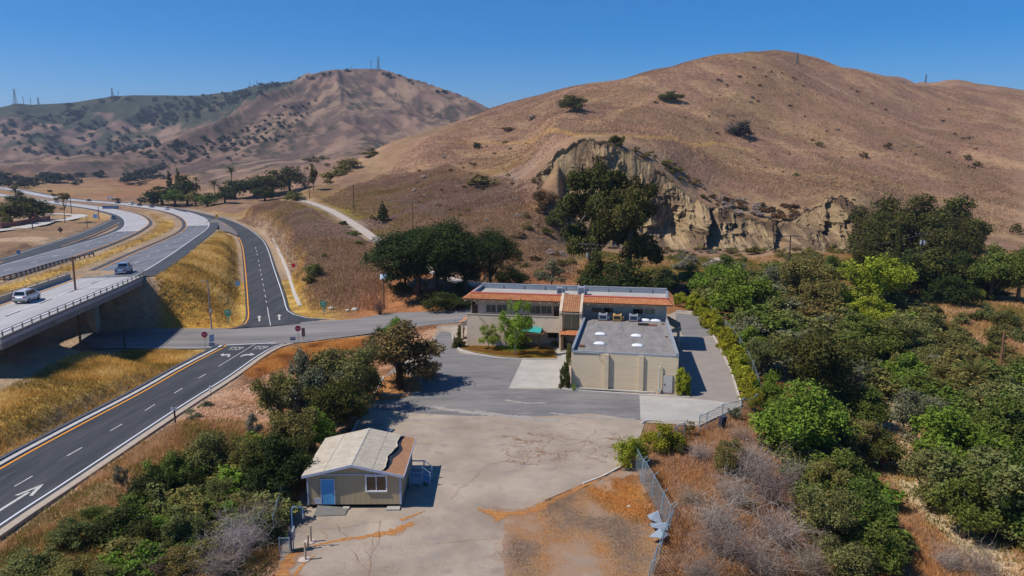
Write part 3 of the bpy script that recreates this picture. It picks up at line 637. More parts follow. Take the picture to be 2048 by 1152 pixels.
# flat sheets of the yard
def sheet(name, pix, z, m, world=False):
    pts = [tuple(p[:2]) for p in pix] if world else [P(u, v, 0)[:2] for u, v in pix]
    a = sum(pts[i][0] * pts[(i + 1) % len(pts)][1] - pts[(i + 1) % len(pts)][0] * pts[i][1] for i in range(len(pts)))
    if a < 0: pts = pts[::-1]
    import bmesh
    bm = bmesh.new(); f = bm.faces.new([bm.verts.new((x, y, z)) for x, y in pts]); bmesh.ops.triangulate(bm, faces=[f]); me = bpy.data.meshes.new(name); bm.to_mesh(me); bm.free()
    me.materials.append(m); return tag(link(bpy.data.objects.new(name, me)), kind='structure')
yard_pix = [(548, 1190), (562, 1100), (587, 1020), (604, 985), (642, 950), (702, 872), (724, 828), (750, 784), (770, 752), (802, 722), (852, 690), (870, 668), (874, 652), (930, 648), (942, 640), (1150, 632), (1340, 628), (1352, 622), (1392, 626), (1413, 650), (1437, 690), (1459, 735), (1477, 790), (1480, 808), (1436, 834), (1398, 852), (1290, 845), (1278, 880), (1240, 932), (1166, 968), (1090, 1000), (1085, 1040), (1090, 1110), (1085, 1190)]
sheet('yard', yard_pix, .0, M_yard)
# ---------------------------------------------------------------- buildings
BTH = R(-10.5); BO = P(1142, 775, 0); _c, _s = math.cos(BTH), math.sin(BTH)
def w2b(p): x = p[0] - BO[0]; y = p[1] - BO[1]; return (x * _c + y * _s, -x * _s + y * _c, p[2])
def b2w(x, y, z=0): return (BO[0] + x * _c - y * _s, BO[1] + x * _s + y * _c, z)
def LB(u, v, y0):
    """building-frame x and z where a pixel ray meets the plane y = y0"""
    o = w2b((0, 0, CH)); q = w2b(PY(u, v, 100)); t = (y0 - o[1]) / (q[1] - o[1]); return (o[0] + (q[0] - o[0]) * t, CH + (q[2] - CH) * t)
def LZ(u, v, z): return w2b(P(u, v, z))
M_stucco = mat('cream_stucco', (.66, .53, .40), (.56, .45, .33), .5, .95, .01, 14, spec=.1, col3=(.50, .40, .30))
M_stucco2 = mat('grey_cream_stucco', (.58, .50, .41), (.50, .43, .35), .8, .95, .01, 14, spec=.1)
M_block = mat('painted_block_wall', (.68, .55, .37), (.61, .49, .33), .35, .95, .006, 8, spec=.1, stretch=(.4, .4, 6), col3=(.55, .44, .30))
M_trim = mat('tan_trim', (.40, .33, .25), (.34, .28, .21), 2, .8)
M_tile = mat('terracotta_tile', (.42, .15, .065), (.54, .25, .11), 2.2, .8, spec=.2, col3=(.36, .11, .05))
M_tile2 = mat('weathered_terracotta_tile', (.34, .14, .075), (.46, .24, .11), 2.2, .85, spec=.2, col3=(.20, .09, .06))
M_cap = mat('pink_ridge_cap', (.62, .17, .13), (.50, .13, .10), 3, .75)
M_deck = mat('grey_roof_felt', (.19, .178, .165), (.285, .265, .245), .45, .95, .01, 6, spec=.1, col3=(.30, .28, .25), stretch=(2.4, .8, 1))
M_deck2 = mat('pale_roof_felt', (.44, .41, .36), (.36, .34, .31), .5, .95, .01, 6, spec=.1)
M_par = mat('blue_grey_parapet', (.20, .235, .28), (.26, .29, .33), 1.2, .8, spec=.2)
M_parl = mat('pale_grey_coping', (.31, .325, .345), (.25, .265, .285), 1.5, .8, spec=.2)
M_glass = mat('dark_window_glass', (.018, .020, .022), rough=.12, spec=.6)
M_glassb = mat('curtained_window_glass', (.05, .055, .045), (.13, .135, .10), 1.6, .3, spec=.5, stretch=(3, 3, .3))
M_glassg = mat('pale_green_glass', (.13, .14, .08), (.22, .22, .14), 1.2, .25, spec=.5, stretch=(3, 3, .3))
M_alu = mat('window_frame_paint', (.50, .46, .40), rough=.6)
M_white_p = mat('white_plastic', (.78, .80, .82), (.68, .70, .72), 3, .5, spec=.4)
M_door = mat('grey_white_door_paint', (.52, .50, .48), (.44, .42, .40), 2, .7)
M_dark = mat('dark_void', (.012, .012, .012), rough=.9)
M_hvac = mat('grey_sheet_metal', (.42, .44, .50), (.34, .36, .41), 3, .5, metal=.2, spec=.4)
M_hvacy = mat('rusty_yellow_sheet_metal', (.62, .42, .17), (.50, .27, .08), 2.5, .7, col3=(.35, .14, .05))
M_rust = mat('rusty_brown_metal', (.22, .085, .05), (.13, .06, .04), 4, .8)
M_teal = mat('teal_canvas', (.03, .30, .27), (.05, .38, .34), 2, .8)
M_wood = mat('brown_timber', (.14, .075, .04), (.20, .11, .06), 4, .85)
M_pipe = mat('pale_pipe_paint', (.50, .50, .44), rough=.6)

def tiles(mb, x0, x1, top, bot, ax='x', rows=5, pitch=.30):
    """barrel tiles between a top line and a bottom line; top/bot=(other, z) pairs; ax = axis the roof runs along"""
    n = max(2, int(abs(x1 - x0) / pitch)); sub = 6; nx = n * sub; vs = []; fs = []
    for r in range(rows):
        for e in (0, 1):
            t = (r + e) / rows; lift = .055 if e == 1 else .0
            for i in range(nx + 1):
                s = i / nx; ph = (i % sub) / sub; hgt = .07 * math.sin(math.pi * ph) if ph else 0
                X = x0[0] + (x0[1] - x0[0]) * t if isinstance(x0, tuple) else x0
                X1 = x1[0] + (x1[1] - x1[0]) * t if isinstance(x1, tuple) else x1
                a = X + (X1 - X) * s; o = top[0] + (bot[0] - top[0]) * t; z = top[1] + (bot[1] - top[1]) * t + hgt + lift
                vs.append((a, o, z) if ax == 'x' else (o, a, z))
    for r in range(rows):
        b0 = 2 * r * (nx + 1); b1 = b0 + nx + 1
        for i in range(nx): fs.append((b0 + i, b1 + i, b1 + i + 1, b0 + i + 1))
        if r < rows - 1:
            b2 = b1 + nx + 1
            for i in range(nx): fs.append((b1 + i, b2 + i, b2 + i + 1, b1 + i + 1))
    mb.add(vs, fs); return mb
def tiles2(mb, xa0, xa1, xb0, xb1, top, bot, ax='x', rows=5, pitch=.3):
    n = max(2, int(abs(xa1 - xa0) / pitch)); sub = 6; nx = n * sub; vs = []; fs = []
    for r in range(rows):
        for e in (0, 1):
            t = (r + e) / rows; lift = .055 * e; X0 = xa0 + (xb0 - xa0) * t; X1 = xa1 + (xb1 - xa1) * t
            for i in range(nx + 1):
                ph = (i % sub) / sub; a = X0 + (X1 - X0) * i / nx; o = top[0] + (bot[0] - top[0]) * t
                z = top[1] + (bot[1] - top[1]) * t + .07 * math.sin(math.pi * ph) + lift
                vs.append((a, o, z) if ax == 'x' else (o, a, z))
    for r in range(rows):
        b0 = 2 * r * (nx + 1); b1 = b0 + nx + 1
        for i in range(nx): fs.append((b0 + i, b1 + i, b1 + i + 1, b0 + i + 1))
        if r < rows - 1:
            b2 = b1 + nx + 1
            for i in range(nx): fs.append((b1 + i, b2 + i, b2 + i + 1, b1 + i + 1))
    return mb.add(vs, fs)
def window(parent, x0, x1, z0, z1, y, glass, div=1, frame=M_alu, dep=.06, fw=.07):
    """frame proud of the wall plane y (facing -y), pane behind it"""
    f = MB(); f.bx(x0 - fw, x1 + fw, y - dep, y + .03, z1, z1 + fw); f.bx(x0 - fw, x1 + fw, y - dep - .03, y + .03, z0 - fw, z0)
    f.bx(x0 - fw, x0, y - dep, y + .03, z0, z1); f.bx(x1, x1 + fw, y - dep, y + .03, z0, z1)
    for k in range(1, div + 1):
        xx = x0 + (x1 - x0) * k / (div + 1); f.bx(xx - .025, xx + .025, y - dep + .01, y - .012, z0, z1)
    w = MB().bx(x0, x1, y - .02, y + .02, z0, z1).build('window', glass, parent)
    f.build('window_frame', frame, w); return w

# --- the two-storey wing
OB = empty('office_building', BO, BTH, 'long two storey cream stucco building with terracotta tile roof edge', 'building')
mb = MB()
mb.bx(-15.9, 10.8, 20.2, 26.0, 0, 6.75)
mb.build('upper_wall', M_stucco2, OB)
mb = MB(); mb.bx(-16.5, -10.6, 17.4, 17.65, 0, 2.35); mb.bx(-16.5, -3.5, 17.4, 17.65, 2.35, 4.5); mb.bx(-16.5, -16.25, 17.65, 20.19, 0, 3.6)
mb.bx(-10.85, -10.6, 17.66, 20.19, 0, 2.34); mb.bx(-16.24, -3.5, 17.66, 20.19, 3.1, 3.35)
mb.bx(-16.24, -10.9, 17.66, 20.19, 2.2, 2.4)
mb.build('balcony_wall', M_stucco, OB)
MB().bx(-16.56, -3.5, 17.34, 17.71, 4.5, 4.56).build('balcony_coping', M_trim, OB)
g = MB(); g.bx(-15.8, 10.7, 19.3, 25.7, 6.76, 6.80); g.build('roof_deck', M_deck2, OB)
g = MB(); g.bx(-16.2, 10.75, 25.7, 26.1, 6.3, 7.5); g.bx(-16.3, -16.0, 19.3, 25.69, 6.3, 7.3); g.bx(10.7, 11.0, 19.3, 25.69, 6.3, 7.3); g.bx(-15.99, 10.69, 19.1, 19.3, 6.4, 7.22)
g.build('parapet', M_par, OB)
g = MB()
for x in np.arange(-13, 10.6, 3.1): g.bx(x - .06, x + .06, 25.60, 25.69, 6.81, 7.45)
g.bx(-16.3, 10.85, 25.68, 26.14, 7.5, 7.55); g.build('parapet_coping', M_parl, OB)
t = MB(); tiles2(t, -16.25, -3.35, -17.35, -3.35, (19.15, 7.22), (18.15, 6.5)); t.build('tile_roof', M_tile, OB)
t = MB(); tiles2(t, -.45, 10.85, -.45, 11.65, (19.15, 7.22), (18.15, 6.5)); t.build('tile_roof', M_tile, OB)
t = MB(); tiles2(t, 19.15, 26.2, 18.15, 26.2, (-16.25, 7.22), (-17.35, 6.5), 'y'); t.build('tile_roof', M_tile, OB)
t = MB(); tiles2(t, 19.15, 26.2, 18.15, 26.2, (10.95, 7.22), (11.7, 6.5), 'y'); t.build('tile_roof', M_tile, OB)
c = MB(); c.bx(-16.3, -3.4, 19.02, 19.28, 7.24, 7.40, .04); c.bx(-.4, 10.95, 19.02, 19.28, 7.24, 7.40, .04); c.build('ridge_cap', M_cap, OB)
c = MB(); c.bx(-17.3, -3.4, 18.2, 20.19, 6.36, 6.42); c.bx(-.4, 11.6, 18.2, 20.19, 6.36, 6.42); c.bx(-17.3, -15.95, 20.2, 26.1, 6.36, 6.42); c.bx(10.85, 11.6, 20.2, 26.1, 6.36, 6.42)
c.bx(-17.3, -3.4, 18.12, 18.19, 6.36, 6.50); c.bx(-.4, 11.6, 18.12, 18.19, 6.36, 6.50); c.build('eave_soffit', M_wood, OB)
for x in list(np.arange(-16.9, -3.6, 1.32)) + list(np.arange(.3, 11.5, 1.5)):
    MB().bx(x - .06, x + .06, 18.04, 19.2, 6.24, 6.35).build('rafter_tail', M_alu, OB)
YW = 20.2
for (a, b, c0, d0, gl, dv) in [((972.5, 609), (991.8, 624), 0, 0, M_glassb, 1), ((994.5, 609.5), (1013.6, 625), 0, 0, M_glassb, 1), ((1060.5, 611.5), (1080.5, 627), 0, 0, M_glassb, 1), ((1083, 612), (1103, 627.5), 0, 0, M_glassb, 1),
                               ((1184, 615), (1203.5, 625), 0, 0, M_glass, 0), ((1207, 615.5), (1227, 625.6), 0, 0, M_glass, 0), ((1266.5, 617.3), (1286, 628), 0, 0, M_glass, 0), ((1289.5, 618), (1309.5, 628.6), 0, 0, M_glassg, 1)]:
    x0, z1 = LB(a[0], a[1], YW); x1, z0 = LB(b[0], b[1], YW)
    window(OB, x0, x1, max(z0, 3.9 if x0 < -3 else z0), min(z1, 5.9), YW, gl, dv)
for a, b in (((943.7, 608.5), (955.5, 627)), ((1108, 612.5), (1120.5, 629))):
    x0, z1 = LB(*a, YW); x1, z0 = LB(*b, YW); d = MB().bx(x0, x1, YW - .04, YW + .02, 3.36, min(z1, 5.8)).build('door', M_glass, OB)
    f = MB(); f.bx(x0 - .08, x0, YW - .07, YW + .03, 3.36, 5.8); f.bx(x1, x1 + .08, YW - .07, YW + .03, 3.36, 5.8); f.bx(x0 - .08, x1 + .08, YW - .07, YW + .03, 5.8, 5.9); f.build('door_frame', M_trim, d)
x0, z1 = LB(1096, 664, YW); x1, z0 = LB(1115, 677, YW); window(OB, x0, x1, .95, 2.1, YW, M_glass, 0)
# entry bay: two fin walls, steep tiled roof, tall glazing, small tiled canopy
e = MB()
for xa, xb in ((-3.5, -3.1), (-.75, -.42)):
    e.prism([(xa, 17.0, 0), (xa, 19.9, 0), (xa, 19.9, 7.5), (xa, 19.3, 7.5), (xa, 16.8, 5.55), (xa, 16.8, 5.2), (xa, 17.0, 5.1)], (xb - xa, 0, 0))
e.bx(-3.1, -.75, 17.9, 18.1, 5.0, 5.5); e.build('fin_wall', M_stucco, OB)
t = MB(); tiles2(t, -3.08, -.77, -3.08, -.77, (19.3, 7.38), (16.85, 5.38), rows=11, pitch=.26); t.build('entry_tile_roof', M_tile2, OB)
MB().bx(-3.05, -.8, 16.8, 17.9, 5.22, 5.3).build('entry_roof_fascia', M_trim, OB)
w = MB().bx(-3.05, -.8, 17.9, 17.94, 2.75, 5.0).build('tall_window', M_glassg, OB)
f = MB(); f.bx(-3.08, -2.98, 17.84, 17.9, 2.75, 5.0); f.bx(-.86, -.76, 17.84, 17.9, 2.75, 5.0); f.bx(-1.95, -1.89, 17.86, 17.9, 2.75, 5.0); f.bx(-3.0, -.8, 17.8, 17.9, 4.88, 5.05); f.build('window_frame', M_alu, w)
t = MB(); tiles2(t, -3.4, -.55, -3.4, -.55, (17.4, 2.72), (16.2, 2.3), rows=3); t.build('canopy_tile_roof', M_tile, OB)
c = MB(); c.bx(-3.3, -.6, 16.3, 17.3, 2.12, 2.2)
c.build('canopy_soffit', M_wood, OB)
for x in (-3.2, -1.35): MB().bx(x, x + .16, 16.4, 16.56, 0, 2.12).build('canopy_post', M_wood, OB)
MB().bx(-2.9, -1.5, 18.6, 18.7, 0, 2.2).build('entry_door', M_glass, OB)
# left porch with arch
L0 = LZ(917, 678, 0); ya = L0[1]
def archwall(mb, x0, x1, y, h, th=.3, r=None, hl=None):
    r = r or (x1 - x0) / 2 - .25; cx = (x0 + x1) / 2; hs = min(h, hl or h) - r - .25; hl = hl or h
    for xa, xb in ((x0, cx - r), (cx + r, x1)): mb.bx(xa, xb, y, y + th, 0, hs)
    k = 10; prev = None
    for i in range(k + 1):
        a = math.pi * i / k; px, pz = cx - r * math.cos(a), hs + r * math.sin(a)
        if prev:
            tz0 = hl + (h - hl) * (prev[0] - x0) / (x1 - x0); tz1 = hl + (h - hl) * (px - x0) / (x1 - x0)
            mb.prism([(prev[0], y, prev[1]), (px, y, pz), (px, y, tz1), (prev[0], y, tz0)], (0, th, 0))
        prev = (px, pz)
    for xa, xb in ((x0, cx - r), (cx + r, x1)):
        za = hl + (h - hl) * (xa - x0) / (x1 - x0); zb = hl + (h - hl) * (xb - x0) / (x1 - x0)
        mb.prism([(xa, y, hs), (xb, y, hs), (xb, y, zb), (xa, y, za)], (0, th, 0))
a_ = MB(); archwall(a_, -18.3, -16.51, ya, 3.3, .3, .62, 2.3); a_.bx(-18.3, -18.0, ya + 4.2, ya + 4.5, 0, 2.2); a_.build('porch_arch', M_stucco, OB)
t = MB(); tiles2(t, ya - .25, ya + 4.8, ya - .25, ya + 4.8, (-16.5, 3.55), (-18.5, 2.42), 'y', rows=4); t.build('porch_tile_roof', M_tile, OB)

# --- warehouse block
WB = empty('warehouse_building', BO, BTH, 'flat roofed beige block warehouse attached in front of the tiled building', 'building')
WH = 4.5; FP = [(0, 0), (11.92, -.3), (10.95, 18.1), (-.25, 18.1)]
w = MB()
w.add([(x, y, z) for z in (0, WH - .3) for x, y in FP], [(0, 1, 5, 4), (1, 2, 6, 5), (2, 3, 7, 6), (3, 0, 4, 7)])
w.build('wall', M_block, WB)
d = MB(); d.add([(x, y, WH - .25) for x, y in FP], [(0, 1, 2, 3)]); rd = d.build('roof_deck', M_deck, WB)
def wallstrip(mb, a, b, th, z0, z1):
    v = (Vector(b) - Vector(a)).normalized(); n = Vector((-v.y, v.x)) * th
    mb.prism([(a[0], a[1], z0), (b[0], b[1], z0), (b[0] + n.x, b[1] + n.y, z0), (a[0] + n.x, a[1] + n.y, z0)], (0, 0, z1 - z0))
pz = MB(); wallstrip(pz, FP[3], FP[0], .28, WH - .3, WH + .22); pz.build('parapet', M_par, WB)
pz = MB(); wallstrip(pz, (11.94, -.32), (10.97, 18.1), .32, WH - .3, WH + .16); pz.build('parapet', M_parl, WB)
pz = MB(); wallstrip(pz, (.29, -.02), (11.6, -.31), .22, WH - .3, WH - .12); pz.build('roof_edge', M_parl, WB)
for a, b in ((1208.5, 1217), (1277, 1286.7)):
    x0, _ = LB(a, 750, -.1); x1, _ = LB(b, 750, -.1); MB().bx(x0, x1, -.42, -.0, 0, WH - .32).build('pilaster', M_block, WB)
x0, z1 = LB(1327, 751, -.3); x1, z0 = LB(1344, 783, -.3); dr = MB().bx(x0, x1, -.42, -.2, .12, z1).build('door', M_door, WB)
MB().bx(x0 + .08, x0 + .16, -.48, -.42, 1.0, 1.15).build('door_handle', M_dark, dr)
MB().bx(x0 - .08, x1 + .08, -.36, -.2, .1, z1 + .08).build('door_frame', M_trim, dr)
x0, _ = LB(1319, 750, -.4); p = MB(); p.tube([(x0, -.5, .5), (x0, -.5, 3.0), (x0 + .12, -.42, 3.25)], .075); p.bx(x0 - .12, x0 + .2, -.62, -.35, .1, .6); p.build('drain_pipe', M_pipe, WB)
k = MB(); k.bx(-.1, 9.5, -.62, -.3, .0, .16); k.tube([(0, -.75, .17), (4.6, -.72, .17), (8.6, -.85, .17)], .075); k.build('base_pipe', M_conc, WB)
m_ = LB(1190, 709, -.05); q = MB(); q.tube([(x, y, z) for x, y, z in ((.1, -.08, 4.22), (3.1, -.12, 4.2), (3.3, -.1, 4.0))], .05); q.tube([(3.1, -.3, 4.2), (3.25, -.35, 3.6), (3.55, -.2, 3.1)], .025); q.build('roof_conduit', M_parl, WB)
for u, v in ((1200.8, 668.5), (1272.7, 672), (1199, 687.5), (1275, 691.5), (1290.4, 641), (1311, 642)):
    x, y, _z = LZ(u, v, WH - .2); s = MB().dome((x, y, WH - .2), .68, .46, .26, 16, 5).build('skylight', M_white_p, WB, True)
    MB().bx(x - .72, x + .72, y - .5, y + .5, WH - .26, WH - .17).build('skylight_curb', M_parl, s)
for (u, v, r, h, mm) in ((1163.8, 693, .3, .2, M_rust), (1305, 650.5, .55, .06, M_rust), (1286.7, 649, .7, .1, M_dark), (1333, 674, .15, .12, M_rust), (1326, 648, .2, .1, M_rust)):
    x, y, _z = LZ(u, v, WH - .2); MB().bx(x - r, x + r, y - r * .7, y + r * .7, WH - .26, WH - .2 + h, .04).build('roof_vent', mm, WB)
for u, v in ((1166, 652), (1195, 655), (1243, 654)):
    x, y, _z = LZ(u, v, WH - .2); MB().tube([(x, y, WH - .25), (x, y, WH + .3)], .05).build('vent_pipe', M_hvac, WB)
# right side lean-to with tile roof and white arch post
C0 = LZ(1357, 697, 0); a_ = MB(); archwall(a_, 11.3, C0[0] + .1, C0[1], 3.1, .3, .55, 2.5); a_.bx(C0[0] - .15, C0[0] + .12, C0[1] + 3.6, C0[1] + 3.9, 0, 2.4); a_.build('porch_arch', M_stucco2, WB)
t = MB(); tiles2(t, C0[1] - .3, C0[1] + 5.4, C0[1] - .3, C0[1] + 5.4, (11.0, 3.45), (C0[0] + .3, 2.45), 'y', rows=4); t.build('porch_tile_roof', M_tile2, WB)

# --- roof machines
def hvac(u, v, z, s, m, label, bul=False):
    x, y, _z = LZ(u, v, z); wpos = b2w(x, y, z); r = empty('roof_unit', wpos, BTH, label, 'air conditioner', 'air conditioning units on the roofs')
    sx, sy, sz = s
    MB().bx(-sx / 2, sx / 2, -sy / 2, sy / 2, .12, sz, .04).build('casing', m, r)
    b = MB(); b.bx(-sx / 2 - .05, sx / 2 + .05, -sy / 2 - .02, -sy / 2 + .1, 0, .12); b.bx(-sx / 2 - .05, sx / 2 + .05, sy / 2 - .1, sy / 2 + .02, 0, .12); b.build('skid', M_wood, r)
    f = MB(); f.tube([(0, 0, sz), (0, 0, sz + .06)], sx * .32, 16); f.build('fan_grille', M_dark, r)
    l = MB()
    for k in range(5): l.bx(-sx * .38, sx * .38, -sy / 2 - .025, -sy / 2 - .003, .3 + k * (sz - .45) / 5, .3 + k * (sz - .45) / 5 + .06)
    l.build('louvre', M_dark, r)
    MB().bx(sx / 2, sx / 2 + .3, -.2, .25, .15, sz * .6).build('duct', m, r)
    return r
hvac(1206, 640, WH - .24, (1.15, 1.2, .95), M_hvac, 'grey roof unit left of the rusty yellow one on the warehouse roof')
hvac(1234.5, 641, WH - .24, (1.15, 1.2, .9), M_hvacy, 'rusty yellow roof unit between two grey ones')
hvac(1267, 642, WH - .24, (1.15, 1.2, .95), M_hvac, 'grey roof unit right of the rusty yellow one')
hvac(1120, 588.5, 6.8, (.8, 1.2, 1.15), M_hvac, 'narrow grey roof unit standing on the tiled building left of its entry roof')
hvac(1163, 590, 6.8, (1.0, 1.4, 1.3), M_hvac, 'larger grey roof unit on the tiled building behind its entry roof')

# --- timber pergola with teal canvas beside the young tree
x, y, _z = LZ(1078, 700, 0); pg = empty('pergola', b2w(x, y), BTH, 'dark timber shelter post with teal canvas top before the porch', 'pergola')
MB().bx(-.09, .09, -.09, .09, 0, 2.4).build('post', M_wood, pg)
b = MB()
for k in range(5): b.box((-.5, -.9 + k * .4, 2.45), (2.6, .1, .12))
b.bx(-1.7, .9, -.05, .05, 2.3, 2.4); b.build('beam', M_wood, pg)
MB().prism([(-2.2, -.9, 2.75), (.3, -.9, 2.55), (.3, .7, 2.95), (-2.2, .7, 3.1)], (0, 0, .05)).build('canvas', M_teal, pg)

# --- planting bed, walks, concrete pads, kerbs
M_lawn = mat('patchy_lawn', (.20, .17, .04), (.36, .22, .08), .8, .95, .03, 20, 'World', spec=.1, col3=(.10, .16, .03))
def patch(name, pix, z, m): return sheet(name, pix, z, m)
patch('lawn', [(923, 697), (934, 692), (1016, 693), (1030, 690), (1060, 695), (1105, 696), (1112, 718.5), (1050, 717.5), (1000, 714), (950, 706)], .10, M_lawn)
patch('concrete_apron', [(1045, 718.6), (1112, 719), (1106, 693), (1125, 694), (1137, 700), (1130, 733), (1123, 776.4), (1018.5, 776.2)], .008, M_conc)
patch('concrete_apron', [(1279, 791), (1357, 795), (1484, 808), (1483, 815), (1420, 843), (1281, 840)], .012, M_conc)
patch('concrete_walk', [(1016, 693), (1105, 695.5), (1105, 688), (1016, 686)], .06, M_conc)
patch('asphalt_patch', [(884, 662), (903, 666), (905, 690), (920, 706), (1000, 715.5), (1044, 718.8), (1017, 777), (1060, 778), (1125, 777), (1270, 790), (1279, 791), (1281, 841), (1180, 826), (1090, 832), (930, 832), (830, 826), (745, 818), (758, 806), (800, 798), (838, 785), (856, 720), (872, 672)], .004, M_patch)
patch('driveway_far_asphalt', [(1352, 626), (1392, 630), (1412, 654), (1424, 672), (1370, 676), (1350, 650)], .008, M_patch)  # far stretch of the driveway, darker blue-grey asphalt than the tan part
patch('driveway', [(1366, 677), (1425, 674), (1437, 694), (1458, 738), (1475, 792), (1478, 806), (1357, 794)], .004, mat('tan_driveway_asphalt', (.26, .225, .20), (.31, .27, .235), .5, .95, .01, 8, 'World'))
kb = MB()
def kerb(pix, w=.18, h=.14, z=0., name='kerb', m=M_kerb, world=False):
    pts = smooth_line([(p if world else P(p[0], p[1], z)) for p in pix], max(6, len(pix) * 5)); L = off_xy(pts, -w / 2); Q = off_xy(pts, w / 2); b = MB(); n = len(pts)
    vs = []
    for i in range(n): vs += [(L[i][0], L[i][1], L[i][2] - .05), (L[i][0], L[i][1], L[i][2] + h), (Q[i][0], Q[i][1], Q[i][2] + h), (Q[i][0], Q[i][1], Q[i][2] - .05)]
    fs = []
    for i in range(n - 1):
        for k in range(3): fs.append((i * 4 + k, i * 4 + k + 1, (i + 1) * 4 + k + 1, (i + 1) * 4 + k))
    fs += [(0, 1, 2, 3), ((n - 1) * 4 + 3, (n - 1) * 4 + 2, (n - 1) * 4 + 1, (n - 1) * 4)]
    b.add(vs, fs); return tag(b.build(name, m), kind='structure')
kerb([(905, 668), (908, 685), (922, 701), (950, 708), (1000, 716), (1050, 719), (1112, 719.5)])
kerb([(1352, 622), (1392, 626), (1413, 650), (1437, 690), (1459, 735), (1477, 790), (1483, 812)])
kerb([(1245, 932), (1205, 953), (1166, 968)], h=.1)
kerb([(1283, 848), (1290, 843), (1310, 842), (1350, 846), (1395, 850)], h=.12)
kerb([(1483, 812), (1440, 832), (1398, 852)], h=.12)
kerb([(1124, 777), (1150, 781), (1200, 785), (1260, 789), (1340, 794), (1380, 795)], h=.13)
kerb([(700, 873), (724, 828), (750, 786), (768, 754)], h=.12)
kerb([(762, 789), (800, 791), (840, 785)], h=.12)
patch('planting_bed_mulch', [(765, 755), (800, 745), (835, 760), (845, 783), (800, 797), (758, 800), (740, 803), (752, 785)], .05, M_litter)

dirt_pix = [(1012, 1024), (1090, 1002), (1168, 970), (1247, 934), (1262, 930), (1300, 1000), (1335, 1062), (1300, 1190), (1008, 1190)]
# leaf litter drifts and cracks in the paving (thin sheets with ragged outlines)
def drift(line, wid, name='leaf_litter', z=.012, m=None, seed=0):
    pts = smooth_line([P(u, v, 0) for u, v in line], 40); r = np.random.default_rng(seed); w = np.array(wid) if hasattr(wid, '__len__') else np.array([wid, wid])
    W_ = np.interp(np.linspace(0, 1, 40), np.linspace(0, 1, len(w)), w); a = off_xy(pts, 0); L = pts.copy(); Q = pts.copy()
    t = np.gradient(pts[:, :2], axis=0); t /= np.linalg.norm(t, axis=1, keepdims=True); nx = np.stack([t[:, 1], -t[:, 0]], 1)
    L[:, :2] -= nx * (W_ * r.uniform(.3, 1.2, 40))[:, None]; Q[:, :2] += nx * (W_ * r.uniform(.3, 1.2, 40))[:, None]
    if abs(w.mean()) > 0: pass
    b = MB(); vs = [(p[0], p[1], z) for p in L] + [(p[0], p[1], z) for p in Q]; b.add(vs, [(i, 40 + i, 41 + i, i + 1) for i in range(39)]); return b
def merge(*bs):
    o = MB()
    for i, b in enumerate(bs): o.add([(x, y, z + i * .0012) for x, y, z in b.v], b.f)
    return o
M_crack = mat('crack_with_leaves', (.42, .20, .09), (.24, .14, .09), 4, .95, coord='World')
dl = [drift([(626, 1092), (680, 1080), (740, 1072), (790, 1062), (825, 1045)], [.12, .22, .3, .5, .3], seed=1), drift([(560, 1152), (585, 1110), (620, 1092)], [.6, .5, .2], seed=2),
      drift([(800, 1040), (830, 1030), (850, 1022)], [.25, .06], seed=3), drift([(590, 1150), (610, 1125), (630, 1112)], [.2, .05], seed=4),
      drift([(955, 1018), (985, 1026), (1010, 1036)], [.15, .5, .9], seed=5), drift([(960, 1020), (1000, 1028), (1060, 1022), (1110, 1000), (1160, 975), (1200, 955), (1238, 935)], [.1, .4, .5, .35, .3, .25, .15], seed=6)]
tag(merge(*dl).build('leaf_litter', M_litter), kind='stuff')
cr = []
r_ = random.Random(4)
def crack(a, b, w=.03, j=6, seed=0):
    rr = random.Random(seed); n = 5; pts = [(a[0] + (b[0] - a[0]) * k / n + rr.uniform(-j, j) * (0 < k < n), a[1] + (b[1] - a[1]) * k / n + rr.uniform(-j / 3, j / 3) * (0 < k < n)) for k in range(n + 1)]
    cr.append(drift(pts, w, z=.009, seed=seed))
seeds = 0
for k in range(70):
    u = r_.uniform(1010, 1235); v = r_.uniform(868, 925); v = 868 + (v - 868) * 1.0
    if v > 985 - (u - 1010) * .25: continue
    crack((u, v), (u + r_.uniform(-50, 50), v + r_.uniform(-9, 9)), r_.uniform(.012, .036), 8, k)
for a, b in (((700, 1100), (745, 1152)), ((760, 1040), (735, 1152)), ((640, 1060), (760, 1045)), ((672, 1050), (690, 1078)), ((645, 1062), (655, 1078)), ((850, 1090), (1000, 1075)), ((1040, 900), (1200, 880)), ((1100, 880), (1030, 935)), ((1190, 860), (1150, 905)), ((850, 850), (1000, 862)), ((900, 1000), (960, 940)), ((800, 880), (860, 890)), ((800, 805), (1000, 812)), ((980, 790), (1120, 800)), ((1040, 860), (1180, 862)), ((745, 1072), (735, 1110))):
    crack(a, b, .018, 7, int(a[0] + b[1]))
tag(merge(*cr).build('pavement_cracks', M_crack), kind='structure')
pl = []
for a, b, w in (((850, 812), (1060, 835), .5), ((950, 822), (1120, 842), .4), ((700, 836), (900, 838), .3), ((1010, 800), (1090, 806), .25), ((1100, 826), (1270, 838), .3)):
    pl.append(drift([a, ((a[0] + b[0]) / 2, (a[1] + b[1]) / 2 + 3), b], w, z=.010, seed=int(a[0])))
tag(merge(*pl).build('dust_streaks', mat('pale_dust', (.36, .32, .28), (.30, .27, .24), 1.2, .95, coord='World')), kind='structure')

